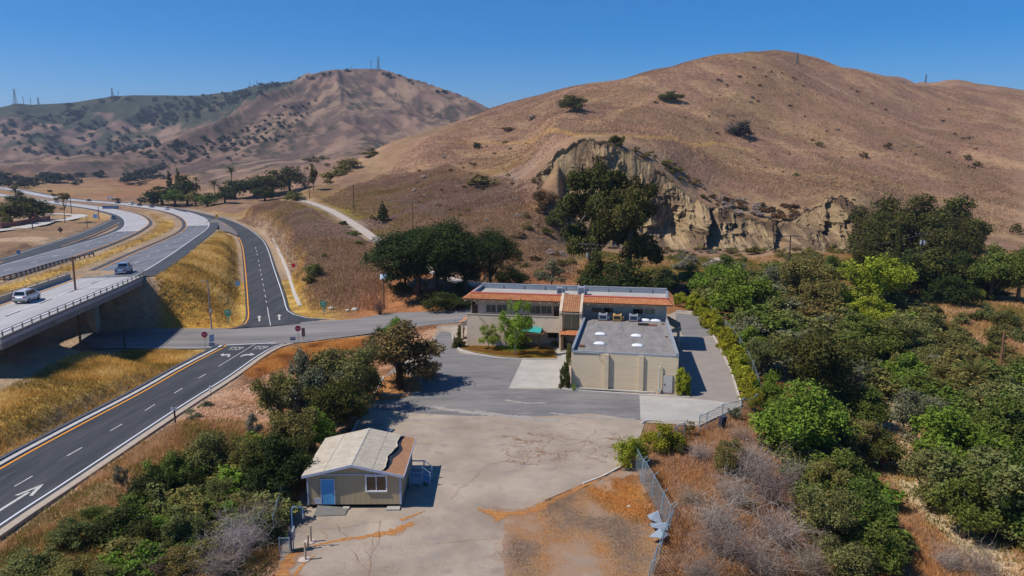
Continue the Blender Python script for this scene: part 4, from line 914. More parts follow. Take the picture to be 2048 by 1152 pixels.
# --- the portable office
TB0 = P(617, 1017, 0); TR = empty('portable_office', (TB0[0], TB0[1], 0), R(.6), 'small beige portable office with blue door and peeling roof membrane', 'portable building')
TW, TD, FZ, EZ, RZ_ = 6.95, 7.4, .32, 2.72, 3.5; RX = 3.4
M_tan = mat('tan_panel_siding', (.43, .335, .20), (.38, .295, .175), .8, .85, .004, 6, stretch=(1, 1, .2))
_m = M_tan.node_tree; _b = _m.nodes['Principled BSDF']
_w = _m.nodes.new('ShaderNodeTexWave'); _w.bands_direction = 'X'; _w.inputs['Scale'].default_value = .78; _w.inputs['Distortion'].default_value = 0
_tc = _m.nodes.new('ShaderNodeTexCoord'); _m.links.new(_tc.outputs['Object'], _w.inputs[0]); _bp = _m.nodes.new('ShaderNodeBump'); _bp.inputs['Distance'].default_value = .005
_m.links.new(_w.outputs['Fac'], _bp.inputs['Height']); _m.links.new(_bp.outputs[0], _b.inputs['Normal'])
M_memb = mat('beige_roof_membrane', (.40, .35, .27), (.54, .48, .38), .9, .9, .02, 5, spec=.1, col3=(.38, .31, .22), stretch=(1.2, 2.2, 1))
M_ply = mat('orange_plywood', (.42, .22, .11), (.34, .17, .09), 2, .85, col3=(.30, .13, .07))
M_lav = mat('white_lavender_trim', (.44, .47, .56), (.36, .38, .46), 3, .7)
M_blue = mat('sky_blue_door_paint', (.10, .34, .62), (.08, .29, .55), 3, .6)
M_rail = mat('blue_white_rail_paint', (.25, .36, .48), (.20, .30, .42), 3, .7)
b = MB(); b.prism([(0, 0, FZ), (TW, 0, FZ), (TW, 0, EZ), (RX, 0, RZ_), (0, 0, EZ)], (0, TD, 0)); b.build('wall', M_tan, TR)
b = MB(); b.bx(.1, TW - .1, .25, TD - .1, .0, FZ - .02); b.build('crawl_space', M_dark, TR)
OV = .32; sl = (RZ_ - EZ) / RX; sr = (RZ_ - EZ) / (TW - RX)
def slope(mb, xa, xb, ya, yb, th=.07, nx=12, ny=16, wob=.004, seed=1, edge=None, lift=0):
    r = np.random.default_rng(seed); vs = []; X = np.linspace(xa, xb, nx); Y = np.linspace(ya, yb, ny)
    for j, yv in enumerate(Y):
        xe = edge(yv) if edge else xb
        for i in range(nx):
            xx = xa + (xe - xa) * i / (nx - 1); zz = RZ_ - (RX - xx) * sl if xx < RX else RZ_ - (xx - RX) * sr
            vs.append((xx, yv, zz + th + lift + r.uniform(-wob, wob)))
    mb.add(vs, [(j * nx + i, j * nx + i + 1, (j + 1) * nx + i + 1, (j + 1) * nx + i) for j in range(ny - 1) for i in range(nx - 1)]); return mb
pe = lambda y: TW - 1.35 + .55 * (max(y, 0) / TD) ** 1.2 + .13 * math.sin(y * 1.7 + .5) + .04 * math.sin(y * 4.1 + 1)
b = MB(); slope(b, -OV, RX, -OV, TD + .2); slope(b, RX, TW, -OV, TD + .2, edge=pe, seed=4, wob=.006)
rf = b.build('roof', M_memb, TR)
for xs_ in (RX - 2.1, RX + 1.5):
    zs_ = RZ_ - (RX - xs_) * sl if xs_ < RX else RZ_ - (xs_ - RX) * sr
    b = MB()
    for k in range(14): y_ = -OV + k * .56; b.prism([(xs_ - .03, y_, zs_ + .072), (xs_ + .03, y_, zs_ + .072), (xs_ + .03 + .02 * math.sin(k), y_ + .56, zs_ + .072), (xs_ - .03 + .02 * math.sin(k), y_ + .56, zs_ + .072)], (0, 0, .012))
    b.build('roof_seam', M_trim, rf)
b = MB(); b.prism([(RX - .05, -OV, RZ_ + .065), (RX + .05, -OV, RZ_ + .065), (RX + .05, TD + .2, RZ_ + .065), (RX - .05, TD + .2, RZ_ + .065)], (0, 0, .03)); b.build('roof_ridge', M_conc, rf)
b = MB(); b.prism([(-OV, -OV + .02, EZ - sl * OV - .02), (RX, -OV + .02, RZ_ - .02), (TW + OV - .04, -OV + .02, EZ - sr * OV - .02), (TW + OV - .04, -OV + .02, EZ - sr * OV + .02), (RX, -OV + .02, RZ_ + .025), (-OV, -OV + .02, EZ - sl * OV + .02)], (0, TD + .45, 0)); b.build('roof_board', M_ply, rf)
b = MB(); dk = lambda y: pe(y) + .1 + .42 * max(0, math.sin((y + .4) / TD * 3.0)) ; slope(b, TW - 1.6, TW - .5, -OV + .25, TD + .1, edge=dk, lift=-.035, wob=.01, seed=9); b.build('torn_underlay', mat('black_roof_felt', (.018, .02, .028), (.04, .045, .06), 3, .7), rf)
b = MB()
for k in range(16):
    y0 = -.1 + k * .46; y1 = y0 + .46; zz = lambda y: RZ_ - (pe(y) - RX) * sr
    b.add([(pe(y0) - .02, y0, zz(y0) + .07), (pe(y1) - .02, y1, zz(y1) + .07), (pe(y1) + .07, y1, zz(y1) + .17 + .05 * math.sin(k)), (pe(y0) + .07, y0, zz(y0) + .17 + .05 * math.sin(k - 1))], [(0, 1, 2, 3)])
b.build('curled_membrane', M_memb, rf)
b = MB(); b.prism([(-OV, -OV - .03, EZ - sl * OV - .14), (RX, -OV - .03, RZ_ - .12), (TW + OV, -OV - .03, EZ - sr * OV - .14), (TW + OV, -OV - .03, EZ - sr * OV + .05), (RX, -OV - .03, RZ_ + .09), (-OV, -OV - .03, EZ - sl * OV + .05)], (0, .05, 0))
b.box((TW + OV + .0, TD / 2, EZ - sr * OV - .03), (.05, TD + .6, .16)); b.box((-OV - .0, TD / 2, EZ - sl * OV - .03), (.05, TD + .6, .16)); b.build('fascia', M_lav, rf)
b = MB(); b.bx(-.01, TW + .01, -.05, -.003, EZ - .06, EZ + .03); b.bx(-.04, .07, -.05, -.003, FZ, EZ - .06); b.bx(TW - .09, TW + .04, -.05, -.003, FZ, EZ - .06); b.bx(TW + .003, TW + .05, -.003, .1, FZ, EZ - .06); b.build('corner_trim', M_lav, TR)
k0 = 1 / 27.2
dx0 = (644.5 - 615.5) * k0 * .985; d_ = MB().bx(dx0, dx0 + .93, -.07, -.005, FZ + .04, 2.3).build('door', M_blue, TR)
MB().bx(dx0 + .82, dx0 + .88, -.12, -.07, 1.2, 1.27).build('door_handle', M_dark, d_)
f = MB(); f.bx(dx0 - .08, dx0, -.09, -.005, FZ + .04, 2.38); f.bx(dx0 + .93, dx0 + 1.01, -.09, -.005, FZ + .04, 2.38); f.bx(dx0, dx0 + .93, -.09, -.005, 2.3, 2.38); f.build('door_frame', M_lav, d_)
window(TR, 4.42, 5.86, 1.42, 2.55, -.0, mat('window_view_glass', (.05, .03, .02), (.09, .055, .035), 2, .15, spec=.6), 1, M_white_p, .08, .09)
MB().bx(.5, 1.0, -.04, -.004, FZ + .05, FZ + .5).build('vent_panel', M_lav, TR)
b = MB(); b.bx(5.9, 6.9, -.45, .15, .0, .14, .02); b.build('support_block', M_conc, TR)
b = MB(); b.bx(2.6, 3.1, -.25, .1, .0, .14, .02); b.build('support_block', M_conc, TR)
b = MB(); b.prism([(.7, -1.35, .0), (3.0, -1.2, .0), (3.0, -.06, .05), (.7, -.06, .22)], (0, 0, .06)); b.build('door_ramp', mat('grey_plywood_ramp', (.15, .15, .14), (.20, .19, .17), 2, .9), TR)
w_ = MB().bx(TW - .02, TW + .03, 2.2, 3.2, 1.4, 2.4).build('window', M_glass, TR)
st = empty('entry_steps', (TB0[0] + TW + .08, TB0[1] + 4.1, 0), 0, 'pale blue timber landing and railings at the side of the portable office', 'steps')
b = MB()
for k in range(9): b.bx(0, 1.05, k * .155, k * .155 + .14, .62, .67)
b.build('landing', M_rail, st)
for i, (xa, z_) in enumerate(((1.07, .42), (1.35, .22))):
    MB().bx(xa, xa + .3, .02, 1.38, z_, z_ + .05).build('tread', M_rail, st)
for y_ in (0, 1.4):
    for x_, h_ in ((.04, 1.6), (1.06, 1.6), (1.68, 1.15)): MB().bx(x_ - .05, x_ + .05, y_ - .05, y_ + .05, 0, h_).build('post', M_rail, st)
    b = MB()
    for hh in (1.58, 1.15): b.bx(.09, 1.01, y_ - .03, y_ + .03, hh - .09, hh)
    b.tube([(1.1, y_, 1.55), (1.68, y_, 1.1)], .045, 4); b.tube([(1.1, y_, 1.1), (1.68, y_, .7)], .04, 4); b.build('railing', M_rail, st)
b = MB(); b.prism([(1.05, .02, .66), (1.7, .02, .22), (1.7, .02, .02), (1.05, .02, .4)], (0, .05, 0)); b.prism([(1.05, 1.33, .66), (1.7, 1.33, .22), (1.7, 1.33, .02), (1.05, 1.33, .4)], (0, .05, 0)); b.bx(0, 1.0, .0, .05, .1, .6); b.build('stringer', M_rail, st)
def ragged(pix, amp=6, n=9, seed=0):
    q = random.Random(seed); out = []
    for i in range(len(pix)):
        a, b2 = pix[i], pix[(i + 1) % len(pix)]
        for k in range(n): t = k / n; out.append((a[0] + (b2[0] - a[0]) * t + q.uniform(-amp, amp), a[1] + (b2[1] - a[1]) * t + q.uniform(-amp, amp) * .4))
    return out
dirt_pix = ragged([(1012, 1028), (1090, 1006), (1168, 974), (1247, 936), (1262, 932), (1300, 1000), (1335, 1062), (1300, 1190), (1014, 1190), (1003, 1110)], 5, 7, 3)
sheet('dirt_lot', dirt_pix, .003, mat('orange_brown_dirt', (.33, .19, .10), (.30, .24, .19), .22, .95, .03, 5, 'World', spec=.1, col3=(.36, .25, .17)))
# ---------------------------------------------------------------- sandstone cliff (a curtain of rock with its own relief)
CT = [(1072, 352), (1085, 342), (1100, 326), (1118, 310), (1140, 294), (1165, 281), (1195, 284), (1225, 292), (1255, 305), (1280, 318), (1305, 334), (1335, 358), (1365, 384), (1392, 404), (1420, 412), (1450, 424), (1485, 436), (1520, 444), (1555, 446), (1590, 438), (1620, 424), (1650, 402), (1680, 398), (1710, 412), (1745, 440)]
CBt = [(1072, 365), (1085, 385), (1100, 412), (1118, 445), (1140, 480), (1165, 497), (1195, 500), (1225, 500), (1255, 500), (1280, 500), (1305, 500), (1335, 501), (1365, 502), (1392, 503), (1420, 503), (1450, 502), (1485, 502), (1520, 502), (1555, 503), (1590, 503), (1620, 502), (1650, 500), (1680, 498), (1710, 497), (1745, 492)]
def cliffY(u, t):
    base = np.interp(u, [1072, 1120, 1165, 1300, 1420, 1600, 1745], [262, 252, 243, 243, 242, 243, 246]); top = np.interp(u, [1072, 1120, 1165, 1300, 1420, 1600, 1745], [266, 268, 269, 269, 266, 268, 266])
    return base + (top - base) * t
NS, NT = 900, 230
uu = np.linspace(1072, 1745, NS); vt = np.interp(uu, [p[0] for p in CT], [p[1] for p in CT]); vb = np.interp(uu, [p[0] for p in CBt], [p[1] for p in CBt])
vt = vt + (fbm(uu / 11, uu * 0 + 3, 5, 71) - .5) * 20
S_, T_ = np.meshgrid(np.arange(NS), np.linspace(-.06, 1.03, NT), indexing='ij')
U_ = uu[S_]; V_ = vb[S_] + (vt[S_] - vb[S_]) * T_; prof = T_ ** 1.0
Yc = cliffY(U_, np.clip(prof, 0, 1)); dyv = V_ - 576; tt = Yc / (CF * CP - dyv * SP)
Xc = (U_ - 1024) * tt; Zc = CH - tt * (CF * SP + dyv * CP)
zt, zb = Zc[:, -1:], Zc[:, :1]
big = fbm(Xc / 17 + 5, Zc / 24, 3, 72, True); medn = fbm(Xc / 5.5, Zc / 10, 4, 73, True); sm = fbm(Xc / 1.6, Zc / 3.2, 4, 74, True)
wv = np.sin(np.clip(T_, 0, 1) * math.pi) ** .5 * np.interp(U_, [1072, 1090, 1130, 1700, 1745], [.5, .9, 1, 1, .3])
lower = np.interp(U_, [1380, 1440], [1, .75])
bay = np.exp(-((U_ - 1150) / 26) ** 2) * 5 * T_ + np.exp(-((U_ - 1345) / 30) ** 2 - ((T_ - .35) / .3) ** 2) * 9 + np.exp(-((U_ - 1425) / 9) ** 2) * 7 - np.exp(-((U_ - 1400) / 14) ** 2) * 5 + np.exp(-((U_ - 1215) / 22) ** 2) * -5 + np.exp(-((U_ - 1260) / 12) ** 2) * 4 + np.exp(-((U_ - 1575) / 20) ** 2) * 8 - np.exp(-((U_ - 1535) / 22) ** 2 - ((T_ - .4) / .4) ** 2) * 4 + np.exp(-((U_ - 1665) / 12) ** 2) * 4
rug = fbm(Xc / 9 + 3, Zc / 8, 5, 78) - .5
Yc = Yc + wv * (bay + (.62 - big) * 9 * lower + (.6 - medn) * 3.5 + rug * 15 + (.6 - sm) * 3.2 + (.55 - fbm(Xc / 3 + 9, Zc / 3, 4, 80, True)) * 4)
ledge = ((Zc / 3.4 + fbm(Xc / 12, Zc / 12, 2, 75) * 1.5) % 1.0); Yc = Yc + wv * ledge * .35 + rng.normal(0, .10, Yc.shape) * wv
Yc = np.minimum(Yc, 263.5 + 5.5 * np.clip(T_, 0, 1) ** 3)
Xc = Xc + wv * (fbm(Xc / 5, Zc / 5, 3, 79) - .5) * 3
cn = fbm(Xc / 6, Zc / 6, 4, 76); cn2 = fbm(Xc / 1.5, Zc / 4, 3, 77); up = sstep(.62, .95, T_ + (cn - .5) * .7) * np.interp(U_, [1300, 1440, 1560, 1745], [.45, 1, 1, .8])
ca, cb_, cc_, cd_ = (C3(150, 128, 96), C3(116, 97, 76), C3(182, 158, 122), C3(94, 74, 58))
colc = ca + (cb_ - ca) * sstep(.42, .62, cn)[..., None]; colc = colc + (cc_ - colc) * (sstep(.55, .7, cn2) * .5)[..., None]; colc = colc + (cd_ - colc) * (up * sstep(.40, .56, cn2 * .5 + cn * .5))[..., None]
ia = np.arange(NS * NT).reshape(NS, NT); fq = np.stack([ia[:-1, :-1].ravel(), ia[1:, :-1].ravel(), ia[1:, 1:].ravel(), ia[:-1, 1:].ravel()], 1)
cliff = mesh_np('sandstone_cliff', np.stack([Xc.ravel(), Yc.ravel(), Zc.ravel()], 1), fq, bpy.data.materials['ground_soil_and_grass'], smooth=True, attr=np.concatenate([colc.reshape(-1, 3), np.ones((NS * NT, 1))], 1)); tag(cliff, kind='structure')

# ---------------------------------------------------------------- bridge
iB = int(np.argmax(wNCw[:, 1] > 133)) + 1
bl = off_xy(wNCy, -1.3)[:iB]; br = off_xy(wNCw, 1.6)[:iB]
bl = smooth_line(bl, 30); br = smooth_line(br, 30)
BR = empty('highway_bridge', (0, 0, 0), 0, 'grey concrete freeway bridge with low rail crossing over the road', 'bridge')
def beam(L, Q, z0, z1):
    n = len(L); vs = []
    for i in range(n): vs += [(L[i][0], L[i][1], L[i][2] + z0), (L[i][0], L[i][1], L[i][2] + z1), (Q[i][0], Q[i][1], Q[i][2] + z1), (Q[i][0], Q[i][1], Q[i][2] + z0)]
    fs = [(0, 1, 2, 3), ((n - 1) * 4 + 3, (n - 1) * 4 + 2, (n - 1) * 4 + 1, (n - 1) * 4)]
    for i in range(n - 1):
        for k in range(4): fs.append((i * 4 + k, (i + 1) * 4 + k, (i + 1) * 4 + (k + 1) % 4, i * 4 + (k + 1) % 4))
    return MB().add(vs, fs)
M_brc = mat('weathered_bridge_concrete', (.20, .185, .165), (.27, .25, .225), .4, .9, .01, 5, 'World', col3=(.14, .125, .11))
M_brc2 = mat('bridge_barrier_concrete', (.42, .38, .31), (.34, .31, .26), .5, .9, coord='World')
M_steel = mat('galvanised_steel', (.36, .38, .41), (.27, .29, .32), 3, .5, metal=.4, spec=.4)
M_darkrail = mat('dark_rail_steel', (.09, .10, .12), (.14, .15, .17), 3, .6, metal=.3)
beam(off_xy(bl, -.25), off_xy(br, .25), -.45, -.005).build('deck', M_fwyc, BR)
beam(off_xy(br, -.9), off_xy(br, .28), -1.15, -.46).build('girder', M_brc, BR); beam(off_xy(bl, -.2), off_xy(bl, .9), -1.5, -.46).build('girder', M_brc, BR)
beam(off_xy(br, .02), off_xy(br, .28), -.004, .28).build('parapet', M_brc, BR)
beam(off_xy(bl, -.27), off_xy(bl, .12), -.004, .85).build('parapet', M_brc2, BR)
rp = MB(); rp.tube([(p[0], p[1], p[2] + .95) for p in off_xy(br, .15)], .04, 6); rp.build('rail', M_darkrail, BR)
rp = MB(); rp.tube([(p[0], p[1], p[2] + .62) for p in off_xy(br, .15)], .03, 6); rp.build('rail', M_darkrail, BR)
rp = MB(); rp.tube([(p[0], p[1], p[2] + 1.12) for p in off_xy(bl, -.1)], .07, 6); rp.build('rail', M_brc2, BR)
dd = np.r_[0, np.cumsum(np.linalg.norm(np.diff(br[:, :2], axis=0), axis=1))]
for s in np.arange(.6, dd[-1], 2.3):
    q = [float(np.interp(s, dd, off_xy(br, .15)[:, k])) for k in range(3)]; MB().box((q[0], q[1], q[2] + .55), (.13, .13, .6), 0).build('rail_post', M_brc, BR)
for s in np.arange(.6, dd[-1], 4):
    q = [float(np.interp(s / dd[-1], np.linspace(0, 1, 30), off_xy(bl, -.1)[:, k])) for k in range(3)]; MB().box((q[0], q[1], q[2] + .98), (.14, .14, .26)).build('rail_post', M_brc, BR)
for (u, v, w, hgt) in ((187, 657, 1.9, 6.9), (128, 660, 1.5, 6.9)):
    p = P(u, v, -2.0); b = MB(); b.box((p[0], p[1], -2.6 + (6.8) / 2 - .2), (w, 1.1, 6.8), R(-12), .1); b.build('pier', M_brc2, BR)
e0, e1 = br[-1], bl[-1]; b = MB(); b.prism([(e0[0] + .6, e0[1] - .9, 6 - 1.5), (e1[0] - .6, e1[1] - .9, 6 - 1.5), (e1[0] - .6, e1[1] + .4, 6 - 1.5), (e0[0] + .6, e0[1] + .4, 6 - 1.5)], (0, 0, -4.5)); b.build('abutment', M_brc, BR)
pm = MB(); dashes(pm, smooth_line(mid(bl, br), 40), .16, .03, 3.6, 5.5); stripe(pm, off_xy(br, -1.6), .18, .03); tag(pm.build('lane_marking', M_white), kind='structure')
pm = MB(); stripe(pm, off_xy(bl, 1.3), .22, .03); tag(pm.build('lane_marking', M_orange), kind='structure')
pm = MB(); dashes(pm, smooth_line(off_xy(mid(bl, br), .0), 40), .16, .032, 3.6, 5.5, start=4.6); tag(pm.build('tyre_marks', M_shoulder), kind='structure')

# ---------------------------------------------------------------- rails, fences
def guardrail(pix, zoff, label, hgt=.78, sp=2.0, m1=M_steel, m2=None, sides=1, group=None):
    pts = smooth_line([G(u, v) for u, v in pix], 40); r = empty('guard_rail', tuple(pts[0]), 0, label, 'guard rail', group); o = pts - pts[0]
    o[:, 2] = [float(GZ(p[0], p[1])) - pts[0][2] for p in pts]
    b = beam(off_xy(o, -.03), off_xy(o, .03), hgt - .32, hgt); b.build('rail', m1, r)
    d = np.r_[0, np.cumsum(np.linalg.norm(np.diff(o[:, :2], axis=0), axis=1))]
    for s in np.arange(.2, d[-1], sp):
        q = [float(np.interp(s, d, o[:, k])) for k in range(3)]; MB().box((q[0] + .14, q[1], q[2] + hgt / 2 - .1), (.17, .2, hgt + .15)).build('post', m2 or M_wood, r)
    return r
guardrail([(-20, 571), (40, 553), (90, 537), (140, 523), (187, 513)], 0, 'long steel guard rail on dark posts along the far carriageway', .85, 2.2, M_steel, M_wood)
M_lat = mat('dark_blue_panel', (.03, .07, .16), (.05, .10, .21), 2, .5)
g0 = P(205, 418.5, -1.9); g1 = P(238, 418.5, -1.9); r = empty('freeway_barrier', g0, math.atan2(g1[1] - g0[1], g1[0] - g0[0]), 'dark blue lattice panel standing between the far freeway carriageways', 'barrier')
Lg = math.dist(g0, g1); MB().bx(0, Lg, -.08, .08, .3, 1.9).build('panel', M_lat, r)
b = MB()
for k in range(7):
    x = Lg * (k + .5) / 7; b.bx(x - .35, x + .35, -.13, -.09, .75, 1.3)
b.build('panel_marks', mat('blue_grey_panel_marks', (.16, .22, .32), rough=.6), r); b = MB()
for k in range(5): b.bx(Lg * k / 4.2, Lg * k / 4.2 + .2, -.1, .1, -.5, .3)
b.build('post', M_wood, r)

def chain_mat():
    m = bpy.data.materials.new('chain_link_mesh'); m.use_nodes = True; nt = m.node_tree; N = nt.nodes; L = nt.links
    b = N['Principled BSDF']; b.inputs['Base Color'].default_value = (.24, .33, .38, 1); b.inputs['Roughness'].default_value = .5; b.inputs['Metallic'].default_value = .3
    tr = N.new('ShaderNodeBsdfTransparent'); mx = N.new('ShaderNodeMixShader'); tc = N.new('ShaderNodeTexCoord'); outs = []
    for a in (45, -45):
        mp = N.new('ShaderNodeMapping'); mp.inputs['Rotation'].default_value = (R(a), R(a), 0); L.new(tc.outputs['Object'], mp.inputs[0])
        w = N.new('ShaderNodeTexWave'); w.bands_direction = 'Z'; w.inputs['Scale'].default_value = 3.6; L.new(mp.outputs[0], w.inputs[0])
        g = N.new('ShaderNodeMath'); g.operation = 'GREATER_THAN'; g.inputs[1].default_value = .93; L.new(w.outputs['Fac'], g.inputs[0]); outs.append(g)
    mm = N.new('ShaderNodeMath'); mm.operation = 'MAXIMUM'; L.new(outs[0].outputs[0], mm.inputs[0]); L.new(outs[1].outputs[0], mm.inputs[1])
    L.new(mm.outputs[0], mx.inputs[0]); L.new(tr.outputs[0], mx.inputs[1]); L.new(b.outputs[0], mx.inputs[2]); L.new(mx.outputs[0], N['Material Output'].inputs['Surface'])
    return m
M_chain = chain_mat(); M_post = mat('pale_blue_green_fence_post', (.24, .34, .40), (.18, .27, .32), 3, .5, metal=.2)
def chain_fence(pts, h, label, lean=(0, 0), arms=True, name='chain_link_fence', mesh=True, prad=.04, group=None, toprail=True):
    pts = [Vector(p) for p in pts]; o = pts[0]; r = empty(name, tuple(o), 0, label, 'fence', group); lv = Vector((lean[0], lean[1], 0))
    if mesh:
        b = MB()
        for a, c in zip(pts[:-1], pts[1:]): b.quad(a - o, c - o, c - o + lv + Vector((0, 0, h)), a - o + lv + Vector((0, 0, h)))
        b.build('mesh', M_chain, r)
    for p in pts:
        q = p - o; b = MB(); t = q + lv + Vector((0, 0, h + .05)); b.tube([q - Vector((0, 0, .2)), t], prad, 6)
        if arms: b.tube([t, t + Vector((.28, -.05, .28))], .03, 5)
        b.build('post', M_post, r)
    if toprail: MB().tube([p - o + lv + Vector((0, 0, h)) for p in pts], .025, 5, False).build('top_rail', M_post, r)
    return r
def z0(u, v): p = G(u, v); return p
chain_fence([z0(u, v) for u, v in ((1281, 965), (1286, 972), (1301, 1000), (1320, 1036), (1334, 1064))], 1.9, 'blue green chain link fence leaning over beside the dirt lot', (.25, .1))
chain_fence([z0(u, v) for u, v in ((1336, 1066), (1318, 1110), (1303, 1148), (1290, 1185))], 1.9, 'collapsing chain link fence below the fallen metal sheets', (.35, 0))
chain_fence([z0(u, v) for u, v in ((1262, 925), (1281, 962))], 1.8, 'short tilted chain link panel at the upper end of the leaning fence', (.2, 0), arms=False)
chain_fence([z0(u, v) for u, v in ((1398, 866), (1413, 860), (1444.5, 842), (1482, 832), (1508, 826))], 1.7, 'low chain link fence along the edge of the concrete apron')
chain_fence([z0(u, v) for u, v in ((1316, 910), (1352, 894), (1368, 884))], 1.9, 'chain link fence between the two round green bushes')
chain_fence([z0(u, v) for u, v in ((1508, 826), (1521, 806), (1514, 780), (1505, 752), (1494, 727), (1478, 700), (1462, 680), (1446, 660), (1430, 642), (1412, 625))], 1.8, 'tall chain link fence curving behind the yellow green hedge')
chain_fence([P(u, v, CRz(900) + .3) for u, v in ((780, 664), (822, 661), (877, 661), (910, 656), (932, 652))], 1.2, 'thin rail fence between the road and the left driveway', arms=False, mesh=False, prad=.03)
chain_fence([z0(u, v) for u, v in ((548, 1078), (556, 1046), (570, 1002), (588, 975), (607, 957))], 1.7, 'chain link fence in the dry brush left of the portable office', arms=False)
chain_fence([P(u, v, 0) for u, v in ((560, 1107), (580, 1107))], 1.1, 'small gate panel beside the three bollards', arms=False)
chain_fence([z0(u, v) for u, v in ((600, 403), (610, 407), (622, 412), (636, 419), (652, 427), (668, 436))], 1.1, 'low wire fence along the upper dirt track', arms=False, mesh=False, prad=.06)
chain_fence([z0(u, v) for u, v in ((801, 543), (808, 549), (820, 556))], 1.4, 'short dark post fence left of the pine trunks', arms=False, mesh=False, prad=.09)
r = empty('fallen_sheet', (*P(1315, 1050, 0)[:2], float(GZ(*P(1315, 1050, 0)[:2])) + .15), 0, 'pale blue metal sheets lying collapsed under the leaning fence', 'metal sheets')
for k, pp in enumerate(([(1294, 1033), (1316, 1030), (1326, 1052), (1300, 1048)], [(1299, 1049), (1334, 1054), (1336, 1064), (1304, 1064)], [(1298, 1076), (1320, 1065), (1338, 1071), (1328, 1086)])):
    q = [P(u, v, .15 + k * .1) for u, v in pp]; b = MB(); o = r.location; b.prism([(a[0] - o.x, a[1] - o.y, a[2] + (.25 if i % 2 else 0) - .05) for i, a in enumerate(q)][::-1], (0, 0, .03)); b.build('sheet', mat('pale_blue_metal', (.36, .42, .47), (.29, .34, .39), 2, .5, metal=.2) if k == 0 else bpy.data.materials['pale_blue_metal'], r)

# ---------------------------------------------------------------- poles and wires
M_pole = mat('brown_pole_timber', (.17, .085, .045), (.24, .13, .075), 1.5, .9, stretch=(6, 6, .4))
M_pole2 = mat('dark_pole_timber', (.06, .042, .035), (.10, .07, .05), 1.5, .9)
TOPS = {}
def pole(u, v, vt, label, r0=.17, r1=.12, arms=(), m=M_pole, key=None, cans=0, zb=None, name='utility_pole', cat='pole', Y=None, group=None):
    p = PY(u, v, Y) if Y else (G(u, v) if zb is None else P(u, v, zb)); h = PY(u, vt, p[1])[2] - p[2]
    r = empty(name, p, 0, label, cat, group); MB().tube([(0, 0, -.5), (0, 0, h)], [r0, r1], 10).build('shaft', m, r)
    for k, (dz, half) in enumerate(arms):
        a = MB(); a.bx(-half, half, -.2, -.08, h - dz, h - dz + .14); cr_ = a.build('crossarm', m, r)
        for x in (-half * .9, -half * .45, half * .45, half * .9):
            MB().tube([(x, -.14, h - dz + .14), (x, -.14, h - dz + .36)], .06, 6).build('insulator', M_hvac, cr_)
    for k in range(cans):
        MB().tube([(.42 * (1 if k % 2 else -1), -.25, h - 2.6 - .1 * k), (.42 * (1 if k % 2 else -1), -.25, h - 1.7 - .1 * k)], .26, 12).build('transformer', M_hvac, r)
    if key: TOPS[key] = Vector((p[0], p[1], p[2] + h - (arms[0][0] if arms else 0) + .3))
    return r
pole(161, 686, 513, 'tall plain brown timber pole in front of the bridge', .19, .14, m=M_pole)
pole(250, 698, 661, 'short dark post at the near edge of the crossing road', .1, .1, m=M_pole2, name='post', cat='post')
pole(143.3, 428, 393.5, 'dark utility pole just right of the flat topped tree', .2, .15, m=M_pole2)
pole(198.3, 440, 413.6, 'dark utility pole beside the small blue road sign', .2, .15, m=M_pole2)
pole(65.3, 458.5, 423, 'dark utility pole in front of the brick wall', .17, .13, m=M_pole2)
pole(175, 455, 430, 'thin leafless snag pole beside the left slip road', .12, .05, m=M_pole2)
pole(619, 397, 352, 'bare timber pole at the far end of the upper dirt track', .18, .13, key='a', m=M_pole2)
pole(708, 421, 370, 'timber pole with crossarm on the green slope by the dirt track', .19, .14, [(.3, 1.3)], key='b', m=M_pole2)
pole(826, 471, 402, 'timber pole with crossarm rising behind the umbrella pines', .19, .14, [(.35, 1.4)], key='c', m=M_pole)
pole(1178, 586, 488, 'pole with grey transformers and crossarms directly behind the tiled building', .17, .13, [(.3, 1.7), (1.1, 1.2)], key='d', cans=2, m=M_pole2)
pole(1576, 560, 470, 'timber pole with pale crossarm in front of the sandstone cliff foot', .19, .14, [(.3, 1.8)], key='e', m=M_pole2)
pole(1838, 560, 466, 'pole top with transformer standing out of the dark oaks', .19, .14, [(.3, 2.0)], key='f', cans=2, m=M_pole2)
pole(1767, 638, 574, 'brown timber pole in front of the lime green tree', .22, .17, m=M_pole)
pole(2000, 742, 664, 'brown timber pole standing among the citrus trees on the right', .17, .13, m=M_pole)
r = pole(768, 617, 546, 'brown timber pole carrying a white solar panel', .15, .12, zb=-1.6, name='panel_pole', cat='pole')
h_ = PY(768, 546, r.location.y)[2] - r.location.z; MB().prism([(-.55, -.3, h_ - 1.15), (.55, -.3, h_ - 1.15), (.55, .1, h_ - .2), (-.55, .1, h_ - .2)], (0, -.05, .03)).build('panel', M_white_p, r)
MB().prism([(-.33, -.33, h_ - .95), (.33, -.33, h_ - .95), (.33, -.1, h_ - .45), (-.33, -.1, h_ - .45)], (0, -.06, .03)).build('panel_cells', mat('pale_blue_cells', (.45, .6, .72), rough=.3), r)
MB().box((-.1, 0, h_ + .05), (.9, .12, .12)).build('bracket', M_pole2, r)
p = P(423.5, 658, -2.4); h_ = PY(418, 561, p[1])[2] - p[2]; r = empty('street_lamp', p, 0, 'slender grey street lamp at the foot of the golden embankment', 'street lamp')
MB().tube([(0, 0, 0), (-.1, 0, h_ * .5), (-.15, 0, h_ - .6), (-.3, 0, h_ - .15), (-.75, 0, h_)], [.13, .11, .08, .06, .05], 8).build('shaft', mat('mauve_grey_steel', (.27, .24, .27), rough=.6), r)
MB().box((-1.0, 0, h_), (.6, .22, .12), 0, .04).build('lamp_head', M_parl, r); MB().box((0, 0, h_ * .37), (.35, .3, .5), 0, .03).build('control_box', M_hvac, r)
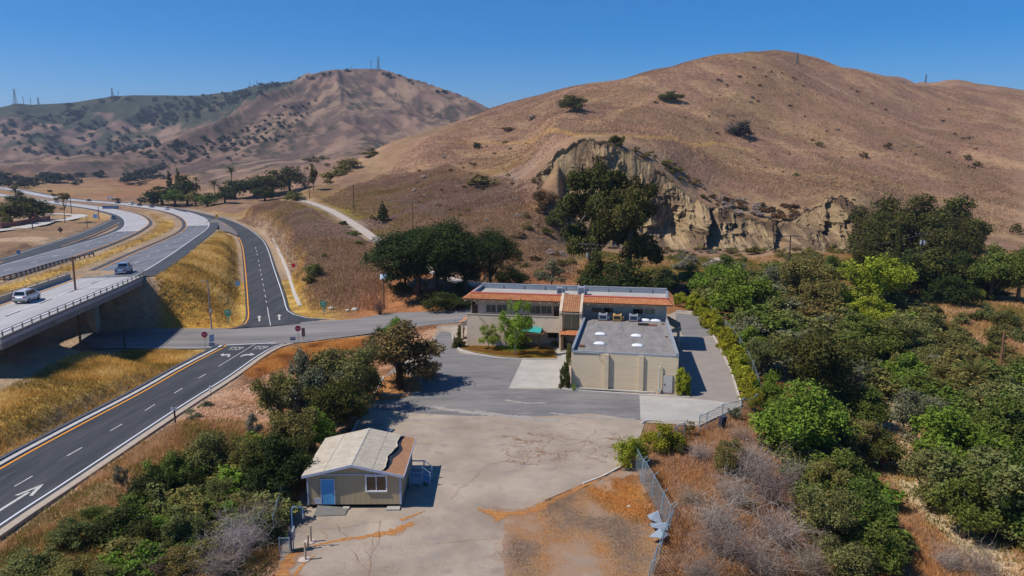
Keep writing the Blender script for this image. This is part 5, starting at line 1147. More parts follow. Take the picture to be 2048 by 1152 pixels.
def wire(a, b, label, sag=2.0, rad=.03, group='overhead wires', m=M_darkrail):
    a, b = Vector(a), Vector(b); pts = [a.lerp(b, t) - Vector((0, 0, sag * 4 * t * (1 - t))) for t in np.linspace(0, 1, 14)]
    o = MB().tube(pts, rad, 4, False).build('power_line', m); return tag(o, label, 'wire', group)
dv = Vector((.6, 0, 0))
wire(TOPS['a'], TOPS['b'], 'overhead wire between the bare pole and the green slope pole'); wire(TOPS['b'] + dv, TOPS['c'] + dv, 'overhead wire from the green slope pole to the pine tree pole', 2)
wire(TOPS['c'] + dv, TOPS['d'] + dv, 'upper overhead wire from the pine tree pole to the transformer pole', 2.5); wire(TOPS['c'] - dv, TOPS['d'] - dv, 'lower overhead wire from the pine tree pole to the transformer pole', 3.3)
wire(TOPS['d'] + dv, TOPS['e'] + dv, 'overhead wire from the transformer pole to the cliff foot pole', 2.5); wire(TOPS['e'] + dv, TOPS['f'] + dv, 'overhead wire from the cliff foot pole to the oaks', 2.5)
x_, z_ = LB(955, 629, 17.3); x2, z2 = LB(1003, 664, 14.0); wire(b2w(x_, 17.2, z_), b2w(x2, 14.0, 2.4), 'brown cable slanting down from the balcony wall to the young tree', .15, .035, None, M_wood)

# ---------------------------------------------------------------- road signs
M_red = mat('sign_red', (.50, .012, .05), rough=.5); M_green = mat('sign_green', (.012, .30, .19), (.01, .24, .15), 2, .5); M_sblue = mat('sign_blue', (.03, .10, .26), (.05, .13, .30), 3, .5); M_pblue = mat('sign_back_blue', (.16, .33, .58), rough=.5)
M_swhite = mat('sign_white', (.80, .80, .80), rough=.5); M_yel = mat('sign_yellow', (.80, .40, .01), rough=.5); M_brn = mat('sign_brown_back', (.22, .13, .09), (.30, .19, .14), 3, .7); M_spost = mat('sign_post_steel', (.25, .25, .24), rough=.6)
def sgn(u, vb, label, name='road_sign', cat='sign', zb=None, rz=0, h=2.2, m=M_spost, group=None, vt=None, r_=.04, lean=0):
    p = G(u, vb) if zb is None else P(u, vb, zb)
    if vt: h = PY(u, vt, p[1])[2] - p[2]
    r = empty(name, p, rz, label, cat, group); MB().tube([(0, 0, -.1), (lean, 0, h)], r_, 6).build('post', m, r); r['h'] = h
    return r, h
def plate(r, cx, cz, w, h, m, name='panel', y=-.06, rot=0, n=4):
    if n == 4 and not rot: return MB().bx(cx - w / 2, cx + w / 2, y - .015, y + .015, cz - h / 2, cz + h / 2).build(name, m, r)
    pts = [(cx + w / 2 * math.cos(2 * math.pi * (k + rot) / n), y + .015, cz + w / 2 * math.sin(2 * math.pi * (k + rot) / n)) for k in range(n)]
    return MB().prism(pts, (0, -.03, 0)).build(name, m, r)
def stxt(r, s, cx, cz, w, h, m=None, y=-.085, name='lettering'):
    return text_on(name, s, m or M_swhite, [(cx - w / 2, y, cz - h / 2), (cx + w / 2, y, cz - h / 2), (cx + w / 2, y, cz + h / 2), (cx - w / 2, y, cz + h / 2)], (0, 0, 0), r)
for u, vb, vt, lab in ((411, 698, 664, 'red octagonal stop sign at the left corner of the ramp mouth'), (597, 684, 652, 'red octagonal stop sign beside the brown sign back on the right corner')):
    r, h = sgn(u, vb, lab, 'stop_sign', 'stop sign', -2.5, R(14), vt=vt, group='stop signs')
    plate(r, 0, h - .38, .99, 0, M_swhite, 'border', -.05, .5, 8); plate(r, 0, h - .38, .92, 0, M_red, 'panel', -.075, .5, 8); stxt(r, 'STOP', 0, h - .38, .66, .26, y=-.095)
r, h = sgn(424, 698, 'narrow pale blue sign just right of the left stop sign', zb=-2.5, vt=669, rz=R(60)); plate(r, 0, h - .55, .9, 1.1, mat('pale_blue_sign', (.40, .52, .60), rough=.5))
r, h = sgn(424.6, 699, 'low tilted dark blue sign under the pale sign at the ramp mouth', zb=-2.45, vt=685, rz=R(20)); plate(r, 0, h - .28, .8, .5, M_sblue); plate(r, 0, h - .26, .58, .12, M_bwhite, 'marking', -.09)
r, h = sgn(586, 685, 'low dark blue sign left of the right hand stop sign', zb=-2.45, vt=674, rz=R(15)); plate(r, 0, h - .26, .8, .5, M_sblue); plate(r, 0, h - .24, .58, .12, M_bwhite, 'marking', -.09)
r, h = sgn(608, 681, 'tall narrow brown sign back right of the stop sign', zb=-2.4, vt=655.5, rz=R(25), m=M_pole2); plate(r, -.06, h - .7, .52, 1.35, M_brn)
for u, vb, vt, lab in ((457.8, 651, 620, 'green freeway direction sign at the foot of the golden embankment'), (648.4, 631, 602.5, 'green freeway direction sign at the right corner by the white rocks')):
    r, h = sgn(u, vb, lab, 'direction_sign', 'road sign', zb=-2.4 if u < 500 else -2.1, vt=vt, m=M_spost, group='green freeway signs')
    plate(r, -.08, h - .42, 1.12, .82, M_green); plate(r, -.08, h - .28, .7, .07, M_bwhite, 'marking', -.09); plate(r, -.08, h - .54, .8, .07, M_bwhite, 'marking', -.09)
    MB().prism([(-.3, -.045, h - 1.1), (0, -.045, h - 1.55), (.3, -.045, h - 1.1), (.26, -.045, h - .86), (-.26, -.045, h - .86)], (0, -.03, 0)).build('route_panel', M_green, r); plate(r, 0, h - 1.1, .3, .1, M_bwhite, 'marking', -.1)
    pl_ = plate(r, 0, h - 1.72, .4, .3, M_green, 'arrow_panel'); MB().prism([(-.05, -.08, h - 1.84), (.05, -.08, h - 1.84), (.05, -.08, h - 1.7), (.1, -.08, h - 1.7), (0, -.08, h - 1.6), (-.1, -.08, h - 1.7), (-.05, -.08, h - 1.7)], (0, -.01, 0)).build('arrow', M_swhite, pl_)
r, h = sgn(478, 587, 'square blue sign back on the inner verge of the ramp', vt=562, m=M_spost); plate(r, -.15, h - .5, .95, 1.0, M_pblue)
r, h = sgn(588, 549, 'red diamond shaped sign on a yellow post beside the ramp ditch', vt=526, m=M_yel, r_=.07); plate(r, 0, h - .55, 1.1, 0, M_red, n=6)
r, h = sgn(434, 440, 'small yellow diamond warning sign on the far outer curve of the ramp', vt=427.5); plate(r, 0, h - 1.0, 1.9, 0, M_yel, n=4, rot=.0001)
MB().prism([(-.12, -.08, h - 1.4), (.12, -.08, h - 1.4), (.12, -.08, h - .9), (.3, -.08, h - .9), (0, -.08, h - .5), (-.3, -.08, h - .9), (-.12, -.08, h - .9)], (0, -.01, 0)).build('arrow', M_dark, r)
r, h = sgn(422, 788, 'small white marker beside the edge line of the off ramp', 'marker', 'marker', vt=771.5); plate(r, 0, h - .25, .28, .48, M_swhite); plate(r, 0, h - .25, .16, .1, M_dark, 'mark', y=-.09)
r, h = sgn(350.5, 846, 'dark timber post with pale sign backs beside the off ramp', vt=812.5, m=M_pole2, r_=.09); plate(r, -.03, h - .25, .62, .38, mat('pale_sign_back', (.42, .46, .50), rough=.5))
r, h = sgn(192, 446, 'small blue square road sign left of the slip road', vt=428); plate(r, 0, h - .9, 1.9, 1.7, M_pblue)
r, h = sgn(122, 471, 'dark diamond sign back on the dry verge left of the slip road', vt=454.5, m=M_pole); plate(r, 0, h - .8, 1.9, 0, M_pole2, n=4, rot=.0001)
r, h = sgn(38, 512, 'small dark sign back beside the slip road at the left edge', vt=501); plate(r, 0, h - .35, .8, .8, M_sblue)
# yard fittings
M_cream = mat('cream_bollard_paint', (.52, .42, .30), (.44, .35, .25), 3, .8)
for (u, vb, vt, base, lab) in ((622, 1084, 1051, 1, 'cream bollard on a white disc, farthest from the camera of the three'), (616.8, 1098, 1069, 0, 'cream bollard without a disc, middle of the three'), (611.3, 1120, 1084, 1, 'cream bollard on a white disc, nearest the camera of the three')):
    p = P(u, vb, 0); h = PY(u, vt, p[1])[2]; r = empty('bollard', p, 0, lab, 'bollard', 'bollards by the gate')
    MB().tube([(0, 0, 0), (0, 0, h)], .075, 12).build('post', M_cream, r)
    if base: MB().tube([(-.1, 0, .01), (-.1, 0, .05)], .38, 20).build('base', mat('pale_pink_concrete', (.55, .45, .38), rough=.9), r)
p = P(587, 1098, 0); r = empty('goose_neck_pipe', p, 0, 'tall pale blue bent pipe rising from the dark cabinet by the gate', 'pipe')
MB().tube([(0, 0, 0), (0, 0, 2.85), (.06, 0, 2.98), (.2, 0, 3.05), (.62, 0, 3.02), (.74, 0, 2.9), (.76, 0, 2.4)], .035, 8).build('pipe', M_pblue, r); MB().box((.76, 0, 2.3), (.12, .12, .22), 0, .02).build('nozzle', M_parl, r)
p = P(586, 1098, 0); r = empty('cabinet', p, 0, 'dark navy board with pale edge standing beside the bollards', 'board')
MB().prism([(-.14, -.1, .1), (.02, -.55, .1), (.02, -.55, 1.45), (-.14, -.1, 1.75)], (.05, .03, 0)).build('board', mat('navy_board', (.03, .04, .07), rough=.6), r)
MB().prism([(.09, -.1, .9), (.1, -.5, .9), (.1, -.5, 1.5), (.09, -.1, 1.7)], (.12, .02, 0)).build('box', M_parl, r); MB().bx(-.1, -.04, -.1, -.04, 0, 1.2).build('leg', M_wood, r)
p = P(772, 862, .03); r = MB().prism([(-.7, -.3, 0), (.5, -.35, .02), (.8, .3, .05), (-.3, .4, .04)], (0, 0, .08)).build('plastic_sheet', mat('dark_blue_panel_plastic', (.08, .13, .18), (.12, .18, .24), 3, .5)); r.location = p; tag(r, 'dark blue panel lying flat behind the portable office', 'panel')
p = G(1442, 858); r = empty('waste_bin', p, R(20), 'dark plastic bin tipped against the low fence by the concrete apron', 'bin')
MB().prism([(-.25, -.25, 0), (.25, -.25, 0), (.3, .25, 0), (-.25, .25, 0)], (.25, .05, 1.2)).build('bin_body', mat('dark_bin_plastic', (.025, .028, .045), rough=.5), r); MB().box((.26, .05, 1.22), (.6, .6, .08), 0, .03).build('lid', mat('dark_bin_lid', (.05, .055, .08), rough=.5), r)
def rock(u, v, s, label, m, zb=None, group=None, name='rock'):
    p = G(u, v); n, mm = 12, 7; vs = []; r_ = np.random.default_rng(int(u * 7 + v))
    for j in range(mm + 1):
        for k in range(n):
            t = math.pi * j / mm; a = 2 * math.pi * k / n; q = r_.uniform(.8, 1.15); vs.append((s * q * math.sin(t) * math.cos(a), s * .8 * q * math.sin(t) * math.sin(a), s * .6 * q * math.cos(t)))
    b = MB(); b.add(vs, [(j * n + k, (j + 1) * n + k, (j + 1) * n + (k + 1) % n, j * n + (k + 1) % n) for j in range(mm) for k in range(n)]); o = b.build(name, m); o.location = (p[0], p[1], p[2] + s * .25); return tag(o, label, 'rock', group)
M_rock = mat('white_rock', (.55, .50, .43), (.40, .36, .31), 2, .9)
rock(662.7, 618, .55, 'white boulder nearest to the green direction sign', M_rock); rock(695, 622, .45, 'white boulder, middle of the three by the bank foot', M_rock); rock(710, 621, .65, 'larger white boulder, farthest right at the bank foot', M_rock)
rock(837, 566, 1.2, 'grey standing boulder left of the pine trunks', mat('grey_boulder', (.24, .21, .18), (.32, .28, .24), 1.5, .9)); rock(866, 575, 1.1, 'grey boulder in the shade between the pine trunks', bpy.data.materials['grey_boulder'])
rock(1380, 1010, .18, 'small white stone on the slope right of the leaning fence', M_rock); rock(1258, 1014, .16, 'small white stone on the dirt lot', M_rock)
M_pink = mat('pale_pink_debris', (.55, .42, .36), (.45, .34, .3), 2, .9)
rock(1436, 529, 2.0, 'pale pink rubble heap at the end of the scrub below the cliff', M_pink)
# brick wall, street and things at the far left
M_brick = mat('red_brick', (.22, .10, .075), (.29, .15, .11), 1.5, .9, coord='World')
STR = smooth_line([G(u, v) for u, v in ((-40, 466), (20, 459), (80, 449), (128, 441), (160, 435), (163, 431), (140, 429), (95, 428), (70, 430))], 50)
STR[:, 2] = [float(GZ(p[0], p[1])) for p in STR]; STR = smooth3(STR, 10); tag(ribbon('side_street', off_xy(STR, -3.5), off_xy(STR, 3.5), M_kerb, off=.35), kind='structure')
wp = [G(u, v) for u, v in ((3, 458), (40, 451), (72, 445), (100, 440))]; r = empty('garden_wall', wp[0], 0, 'low red brick garden wall in front of the dark trees at the far left', 'wall'); b = MB()
for a, c in zip(wp[:-1], wp[1:]):
    a = Vector(a) - Vector(wp[0]); c = Vector(c) - Vector(wp[0]); b.prism([a, c, c + Vector((0, .4, 0)), a + Vector((0, .4, 0))], (0, 0, 2.0))
b.build('brickwork', M_brick, r); b = MB()
for a in (wp[0], wp[2], wp[3]): a = Vector(a) - Vector(wp[0]); b.box((a.x, a.y, 1.1), (.9, .9, 2.8))
b.build('pillar', M_brick, r)
# ditch with broken concrete edge right of the ramp
DT = [G(u, v) for u, v in ((547, 477), (556, 497), (566, 520), (578, 552), (588, 585), (600, 612))]; DT = smooth_line(DT, 30); DT[:, 2] = [float(GZ(p[0], p[1])) for p in DT]
b = beam(off_xy(DT, -.35), off_xy(DT, .35), -.3, .16); tag(b.build('drainage_kerb', M_kerb), kind='structure'); b = beam(off_xy(DT, -1.3), off_xy(DT, -.5), -.3, .05); tag(b.build('drainage_channel', M_brc), kind='structure')
kp = off_xy(wOFy, -1.0); b = beam(off_xy(kp, -.5), off_xy(kp, -.1), -.1, .22); tag(b.build('kerb', M_darkrail), kind='structure'); b = beam(off_xy(kp, -.1), off_xy(kp, .5), -.1, .08); tag(b.build('gutter', M_kerb), kind='structure')
kp = off_xy(wOFw, .75); b = beam(off_xy(kp, -.28), off_xy(kp, .38), -.2, .07); tag(b.build('gutter', mat('tan_kerb_concrete', (.40, .33, .25), (.46, .38, .30), 1.5, .9, coord='World')), kind='structure')

# ---------------------------------------------------------------- pylons on the ridges
def pylon(u, vb, vt, label, Y=None, lattice=True, arms=3, group='power pylons on the far ridges', thin=False):
    p = G(u, vb); 
    if Y: p = PY(u, vb, Y)
    h = PY(u, vt, p[1])[2] - p[2]; w = h * .11; b = MB(); rd = max(.16, .00021 * p[1]) if not thin else .0003 * p[1]
    if lattice:
        for sx, sy in ((-1, -1), (1, -1), (1, 1), (-1, 1)): b.tube([(sx * w, sy * w, -3), (sx * w * .25, sy * w * .25, h * .7), (sx * .1, sy * .1, h)], rd, 4)
        for k in range(6):
            z0_, z1_ = h * .7 * k / 6, h * .7 * (k + 1) / 6; w0, w1 = w * (1 - .75 * k / 6), w * (1 - .75 * (k + 1) / 6)
            for sy in (-1, 1): b.tube([(-w0, sy * w0, z0_), (w1, sy * w1, z1_)], rd * .6, 3); b.tube([(w0, sy * w0, z0_), (-w1, sy * w1, z1_)], rd * .6, 3)
        for k in range(arms): z_ = h * (.68 + .12 * k); b.tube([(-h * .13, 0, z_), (0, 0, z_ + h * .03), (h * .13, 0, z_)], rd * .8, 4)
    else:
        b.tube([(0, 0, -3), (0, 0, h)], rd * 1.6, 5); b.tube([(-h * .1, 0, h * .93), (h * .1, 0, h * .93)], rd, 4)
    o = b.build('pylon', M_darkrail); o.location = p; return tag(o, label, 'pylon', group)
pylon(757, 143, 113, 'tallest lattice pylon on the summit of the left mountain'); pylon(742.5, 143, 120, 'plain mast left of the tallest summit pylon', lattice=False); pylon(703, 139, 132, 'tiny mast on the left shoulder of the summit', lattice=False)
pylon(500, 176, 163, 'left of the two thin masts on the dark green ridge', lattice=False); pylon(514, 172, 161, 'right of the two thin masts on the dark green ridge', lattice=False)
pylon(31, 211, 177, 'largest lattice pylon on the ridge at the far left'); pylon(47, 210, 193, 'thin mast right of the largest far left pylon', lattice=False); pylon(62, 210, 196, 'faint mast between the far left pylon and the small pylon', lattice=False); pylon(77, 209, 194, 'small lattice pylon, second on the far left ridge')
pylon(225, 196, 175, 'lattice pylon among bushes on the middle of the far ridge'); pylon(237, 196, 181, 'thin mast beside the pylon among ridge bushes', lattice=False)
pylon(1594, 128, 104, 'narrow lattice pylon on the crest of the brown hill', arms=1); pylon(1851, 166, 148, 'faint lattice pylon in the dip of the right ridge'); pylon(1544, 112, 105, 'tiny mast on the very top of the brown hill', lattice=False)
# ---------------------------------------------------------------- vehicles
M_carglass = mat('car_window_glass', (.012, .014, .018), rough=.08, spec=.8)
M_tyre = mat('tyre_rubber', (.015, .015, .016), rough=.9); M_rim = mat('wheel_rim_metal', (.30, .31, .33), rough=.35, metal=.6)
M_lamp = mat('red_tail_lamp', (.35, .01, .01), rough=.25); M_head = mat('headlight_glass', (.7, .7, .68), rough=.15)
_cp = {}
def paint(c):
    if c not in _cp: _cp[c] = mat('car_paint', c, rough=.28, spec=.6, metal=.15)
    return _cp[c]
def loft(secs, mb):
    """secs: list of closed rings with equal counts"""
    n = len(secs[0]); vs = [p for s in secs for p in s]; fs = []
    for i in range(len(secs) - 1):
        for k in range(n): fs.append((i * n + k, i * n + (k + 1) % n, (i + 1) * n + (k + 1) % n, (i + 1) * n + k))
    fs.append(tuple(range(n))[::-1]); fs.append(tuple(range((len(secs) - 1) * n, len(secs) * n))); return mb.add(vs, fs)
def vehicle(kind, col, loc, rz, label, detail=True, group=None):
    L, Wd, H = {'suv': (4.7, 1.9, 1.7), 'pickup': (5.7, 1.98, 1.85), 'sedan': (4.6, 1.82, 1.45)}[kind]; hl = L / 2; hw_ = Wd / 2
    r = empty({'suv': 'sport_utility_car', 'pickup': 'pickup_truck', 'sedan': 'car'}[kind], loc, rz, label, 'pickup truck' if kind == 'pickup' else 'car', group)
    def ring(x, zb, zt, w, tuck=.08): return [(x, -w + tuck, zb), (x, w - tuck, zb), (x, w, zb + (zt - zb) * .35), (x, w - .02, zt - .12), (x, w - .12, zt), (x, -w + .12, zt), (x, -w + .02, zt - .12), (x, -w, zb + (zt - zb) * .35)]
    belt = {'suv': 1.05, 'pickup': 1.15, 'sedan': .92}[kind]; b = MB()
    xs = [(-hl, .42, belt - .18, hw_ - .12), (-hl + .12, .30, belt - .03, hw_ - .03), (-hl + 1.0, .28, belt, hw_), (0, .28, belt, hw_), (hl - 1.3, .28, belt - .02, hw_), (hl - .45, .30, belt - .12, hw_ - .04), (hl - .08, .36, belt - .26, hw_ - .14), (hl, .44, belt - .36, hw_ - .22)]
    loft([ring(*q) for q in xs], b)
    if kind == 'pickup': x0, x1, x2, x3 = -.65, -.45, 1.05, 1.75
    elif kind == 'suv': x0, x1, x2, x3 = -hl + .12, -hl + .45, .65, 1.35
    else: x0, x1, x2, x3 = -hl + .75, -hl + 1.35, .55, 1.25
    def cring(x, z0, z1, w0, w1): return [(x, -w0, z0), (x, w0, z0), (x, w1, z1), (x, -w1, z1)]
    tw = hw_ - .22
    vs = [(x0, -hw_ + .06, belt - .04), (x0, hw_ - .06, belt - .04), (x3, hw_ - .08, belt - .04), (x3, -hw_ + .08, belt - .04), (x1, -tw, H), (x1, tw, H), (x2, tw, H), (x2, -tw, H)]
    b.add(vs, [(3, 2, 1, 0), (4, 5, 6, 7), (0, 1, 5, 4), (1, 2, 6, 5), (2, 3, 7, 6), (3, 0, 4, 7)])
    body = b.build('body', paint(col), r)
    V = [Vector(v) for v in vs]
    def pane(a, c, d, e, s0, s1, t0, t1, nm):
        f = lambda s, t: (a * (1 - s) + c * s) * (1 - t) + (e * (1 - s) + d * s) * t
        q = [f(s0, t0), f(s1, t0), f(s1, t1), f(s0, t1)]; n = (q[1] - q[0]).cross(q[3] - q[0]).normalized() * .015
        if n.dot((q[0] + q[2]) / 2 - Vector((.3, 0, 1.2))) < 0: n = -n
        return MB().prism([p + n * .2 for p in q], n).build(nm, M_carglass, r)
    pane(V[0], V[1], V[5], V[4], .08, .92, .22, .9, 'rear_window'); pane(V[2], V[3], V[7], V[6], .08, .92, .12, .9, 'windscreen')
    for a, c, d, e in ((V[1], V[2], V[6], V[5]), (V[0], V[3], V[7], V[4])):
        if kind == 'pickup': cuts = ((.12, .5), (.54, .86))
        elif kind == 'suv': cuts = ((.09, .3), (.33, .6), (.63, .9))
        else: cuts = ((.14, .5), (.54, .86))
        for s0, s1 in cuts: pane(a, c, d, e, s0, s1, .16, .86, 'side_window')
    for x in (-hl + .95, hl - .95):
        for y in (-hw_ + .08, hw_ - .08):
            sg = 1 if y > 0 else -1; w = MB().tube([(x, y - .11, .34), (x, y + .11, .34)], .34, 18).build('tyre', M_tyre, r)
            if detail: MB().tube([(x, y + sg * .09, .34), (x, y + sg * .125, .34)], .21, 14).build('rim', M_rim, w)
    for y in (-hw_ + .28, hw_ - .28):
        MB().box((-hl + .05, y, belt - .3 if kind != 'suv' else belt - .12), (.12, .26, .2 if kind != 'pickup' else .34)).build('tail_light', M_lamp, r); MB().box((hl - .12, y, belt - .42), (.16, .34, .14)).build('headlight', M_head, r)
    if detail:
        MB().box((-hl - .02, 0, .46), (.14, Wd - .3, .2), 0, .04).build('bumper', M_rim if kind == 'pickup' else paint((.05, .05, .055)), r); MB().box((-hl - .01, 0, .78), (.04, .42, .16)).build('number_plate', M_swhite, r)
        for y in (-hw_ - .08, hw_ + .08): MB().box((x3 - .35, y, belt + .05), (.14, .2, .16), 0, .03).build('mirror', paint(col), r)
        if kind == 'pickup':
            MB().bx(-hl + .12, x0 - .08, -hw_ + .14, hw_ - .14, belt - .05, belt + .012).build('cargo_bed', M_dark, r)
            b = MB(); b.bx(-hl + .05, -hl + .15, -hw_ + .1, hw_ - .1, belt - .04, belt + .05); b.bx(-hl + .1, x0 - .02, -hw_ + .04, -hw_ + .14, belt - .02, belt + .05); b.bx(-hl + .1, x0 - .02, hw_ - .14, hw_ - .04, belt - .02, belt + .05); b.build('bed_rail', paint(col), r)
        if kind == 'suv':
            b = MB(); b.bx(x1 + .1, x2 - .1, -tw + .06, -tw + .11, H + .02, H + .07); b.bx(x1 + .1, x2 - .1, tw - .11, tw - .06, H + .02, H + .07); b.build('roof_rail', M_rim, r)
    return r
def on_line(A, u, v, z=0.):
    """nearest point and heading on a road line for a pixel"""
    p = np.array(pix_on(u, v, fz)); k = int(np.argmin(np.linalg.norm(A[:, :2] - p[:2], axis=1))); k = min(max(k, 1), len(A) - 2); t = A[k + 1] - A[k - 1]; return p, math.atan2(t[1], t[0]), A[k]
pearl = (.62, .62, .64); lb = (.27, .36, .46)
p, hd, a = on_line(mid(wNCy, wNCw), 55, 602); hd = math.atan2(br[20][1] - br[0][1], br[20][0] - br[0][0]); vehicle('suv', pearl, (p[0], p[1], 6.0), hd, 'white sport utility car driving away over the bridge')
p, hd, a = on_line(mid(wNCy, wNCw), 248, 546); vehicle('pickup', lb, (p[0], p[1], a[2] + .04), hd, 'pale blue pickup truck driving off the end of the bridge')
for u, v, kd, c, lab, ln, fl in ((338, 420, 'suv', (.65, .65, .67), 'white car on the near carriageway, nearest in the far line of traffic', 0, 0), (292, 415, 'sedan', (.10, .12, .17), 'dark blue car just left of the nearest far white car', 0, 0), (268, 412.5, 'sedan', (.03, .03, .04), 'small black car, third in the far line of traffic', 0, 0),
                                 (247, 410.5, 'suv', (.6, .62, .64), 'small silver car, fourth in the far line of traffic', 0, 0), (213, 407.5, 'sedan', (.02, .02, .03), 'black car, fifth in the far line of traffic', 0, 0), (165, 402.5, 'sedan', (.04, .04, .05), 'distant black car, leftmost in the far line of traffic', 0, 0),
                                 (103, 405.5, 'sedan', (.2, .22, .25), 'distant grey car on the far carriageway right of the dark trees', 1, 1)):
    p, hd, a = on_line(mid(wNCy, wNCw) if ln == 0 else mid(wFCy, wFCw), u, v); vehicle(kd, c, (a[0], a[1], a[2] + .04), hd + (math.pi if fl else 0), lab, False)
p = G(227, 438.5); vehicle('sedan', (.04, .10, .20), (p[0], p[1], p[2] + .14), R(-60), 'dark blue car coming down the left slip road', False)
p = G(221, 397.8); vehicle('suv', (.7, .7, .7), p, R(10), 'white vehicle parked in the dry field beyond the freeway', False)
p = G(71.5, 440); vehicle('sedan', (.35, .01, .02), (p[0], p[1], p[2] + .6), R(5), 'red car parked behind the brick garden wall', False)
p = G(1379, 588); vehicle('pickup', (.05, .08, .12), p, R(15), 'dark blue parked pickup half hidden by trees right of the tiled building')
# ---------------------------------------------------------------- vegetation
def leaf_material(name, trans=.25):
    m = bpy.data.materials.new(name); m.use_nodes = True; nt = m.node_tree; N = nt.nodes; L = nt.links
    b = N['Principled BSDF']; b.inputs['Roughness'].default_value = .6; b.inputs['Specular IOR Level'].default_value = .06
    oi = N.new('ShaderNodeObjectInfo'); at = N.new('ShaderNodeAttribute'); at.attribute_name = 'Col'
    mx = N.new('ShaderNodeMixRGB'); mx.blend_type = 'MULTIPLY'; mx.inputs[0].default_value = 1; L.new(oi.outputs['Color'], mx.inputs[1]); L.new(at.outputs['Color'], mx.inputs[2])
    hs = N.new('ShaderNodeHueSaturation'); mr = N.new('ShaderNodeMapRange'); mr.inputs[3].default_value = .482; mr.inputs[4].default_value = .518; L.new(oi.outputs['Random'], mr.inputs[0]); L.new(mr.outputs[0], hs.inputs['Hue'])
    L.new(mx.outputs[0], hs.inputs['Color']); L.new(hs.outputs[0], b.inputs['Base Color'])
    tr = N.new('ShaderNodeBsdfTranslucent'); L.new(hs.outputs[0], tr.inputs[0]); ms = N.new('ShaderNodeMixShader'); ms.inputs[0].default_value = trans
    L.new(b.outputs[0], ms.inputs[1]); L.new(tr.outputs[0], ms.inputs[2]); L.new(ms.outputs[0], N['Material Output'].inputs['Surface']); return m
M_leaf = leaf_material('foliage'); M_bark = mat('bark', (.10, .075, .055), (.17, .13, .10), 2, .95); M_bark2 = mat('pale_bark', (.30, .26, .21), (.20, .17, .14), 2, .9)
def rdir(r, n):
    d = r.normal(size=(n, 3)); return d / (np.linalg.norm(d, axis=1, keepdims=True) + 1e-9)
def quads(c, nrm, a, b, r):
    t = np.cross(nrm, rdir(r, len(c))); t /= np.linalg.norm(t, axis=1, keepdims=True) + 1e-9; s = np.cross(nrm, t)
    a = a[:, None]; b = b[:, None]; v = np.stack([c - t * a, c - s * b * .9 + t * a * .1, c + t * a, c + s * b], 1); return v.reshape(-1, 3), np.arange(len(c) * 4).reshape(-1, 4)
def crown(name, lobes, n, leaf, seed, clumps=12, cr=.36, inner=.5, up=.25, squash=1., aspect=.55):
    r = np.random.default_rng(seed); lobes = np.array(lobes, float); vol = (lobes[:, 3] * lobes[:, 4] * lobes[:, 5]) ** .66; pr = vol / vol.sum()
    cc, crad, tint, lc, lr = [], [], [], [], []
    for L_ in lobes:
        d = rdir(r, clumps); d[:, 2] = np.where(d[:, 2] < -.35, -d[:, 2] * .5, d[:, 2]); k = r.uniform(inner, .92, (clumps, 1))
        cc.append(L_[:3] + d * L_[3:6] * k); crad.append(np.minimum.reduce(L_[3:6][None].repeat(clumps, 0), axis=1) * cr * r.uniform(.7, 1.4, clumps)); tint.append(r.uniform(.72, 1.3, clumps)); lc.append(np.repeat(L_[None, :3], clumps, 0)); lr.append(np.repeat(L_[None, 3:6], clumps, 0))
    cc, crad, tint, lc, lr = map(np.concatenate, (cc, crad, tint, lc, lr)); w = np.repeat(pr, clumps) * crad; w /= w.sum()
    k = r.choice(len(cc), n, p=w); d = rdir(r, n); p = cc[k] + d * (crad[k] * r.uniform(.15, 1, n) ** .5 * np.where(r.random(n) < .12, 1.35, 1))[:, None] * np.array([1, 1, squash])
    out = (p - lc[k]) / lr[k]; out /= np.linalg.norm(out, axis=1, keepdims=True) + 1e-6
    nr = out * .55 + rdir(r, n) * .75 + np.array([0, 0, up]); nr /= np.linalg.norm(nr, axis=1, keepdims=True)
    s = leaf * r.uniform(.6, 1.35, n); v, f = quads(p, nr, s, s * aspect, r)
    b = np.repeat(tint[k] * r.uniform(.7, 1.3, n), 4); y = np.repeat(r.uniform(-.12, .12, n), 4); col = np.stack([b * (1 + y), b, b * (1 - y), np.ones_like(b)], 1)
    o = mesh_np(name, v, f, M_leaf, attr=col); me = o.data; bpy.data.objects.remove(o); return me
def wood(name, branches, m, n=6):
    b = MB()
    for pts, rs in branches: b.tube(pts, rs, n)
    o = b.build(name, m, None, True); me = o.data; bpy.data.objects.remove(o); return me
def limbs(targets, trunk_top, base=(0, 0, -.03), r0=.035, r=None, fork=.35, seed=0):
    q = random.Random(seed); out = [([base, (trunk_top[0] * .4, trunk_top[1] * .4, trunk_top[2] * .5), trunk_top], [r0 * 1.25, r0, r0 * .75])]
    for t in targets:
        a = Vector(trunk_top) * 1.0; f = q.uniform(fork, 1); a = Vector(base).lerp(a, f); c = Vector(t[:3]); mid_ = a.lerp(c, .5) + Vector((q.uniform(-.04, .04), q.uniform(-.04, .04), .03)); out.append(([a, mid_, c], [r0 * .6, r0 * .35, r0 * .12]))
    return out
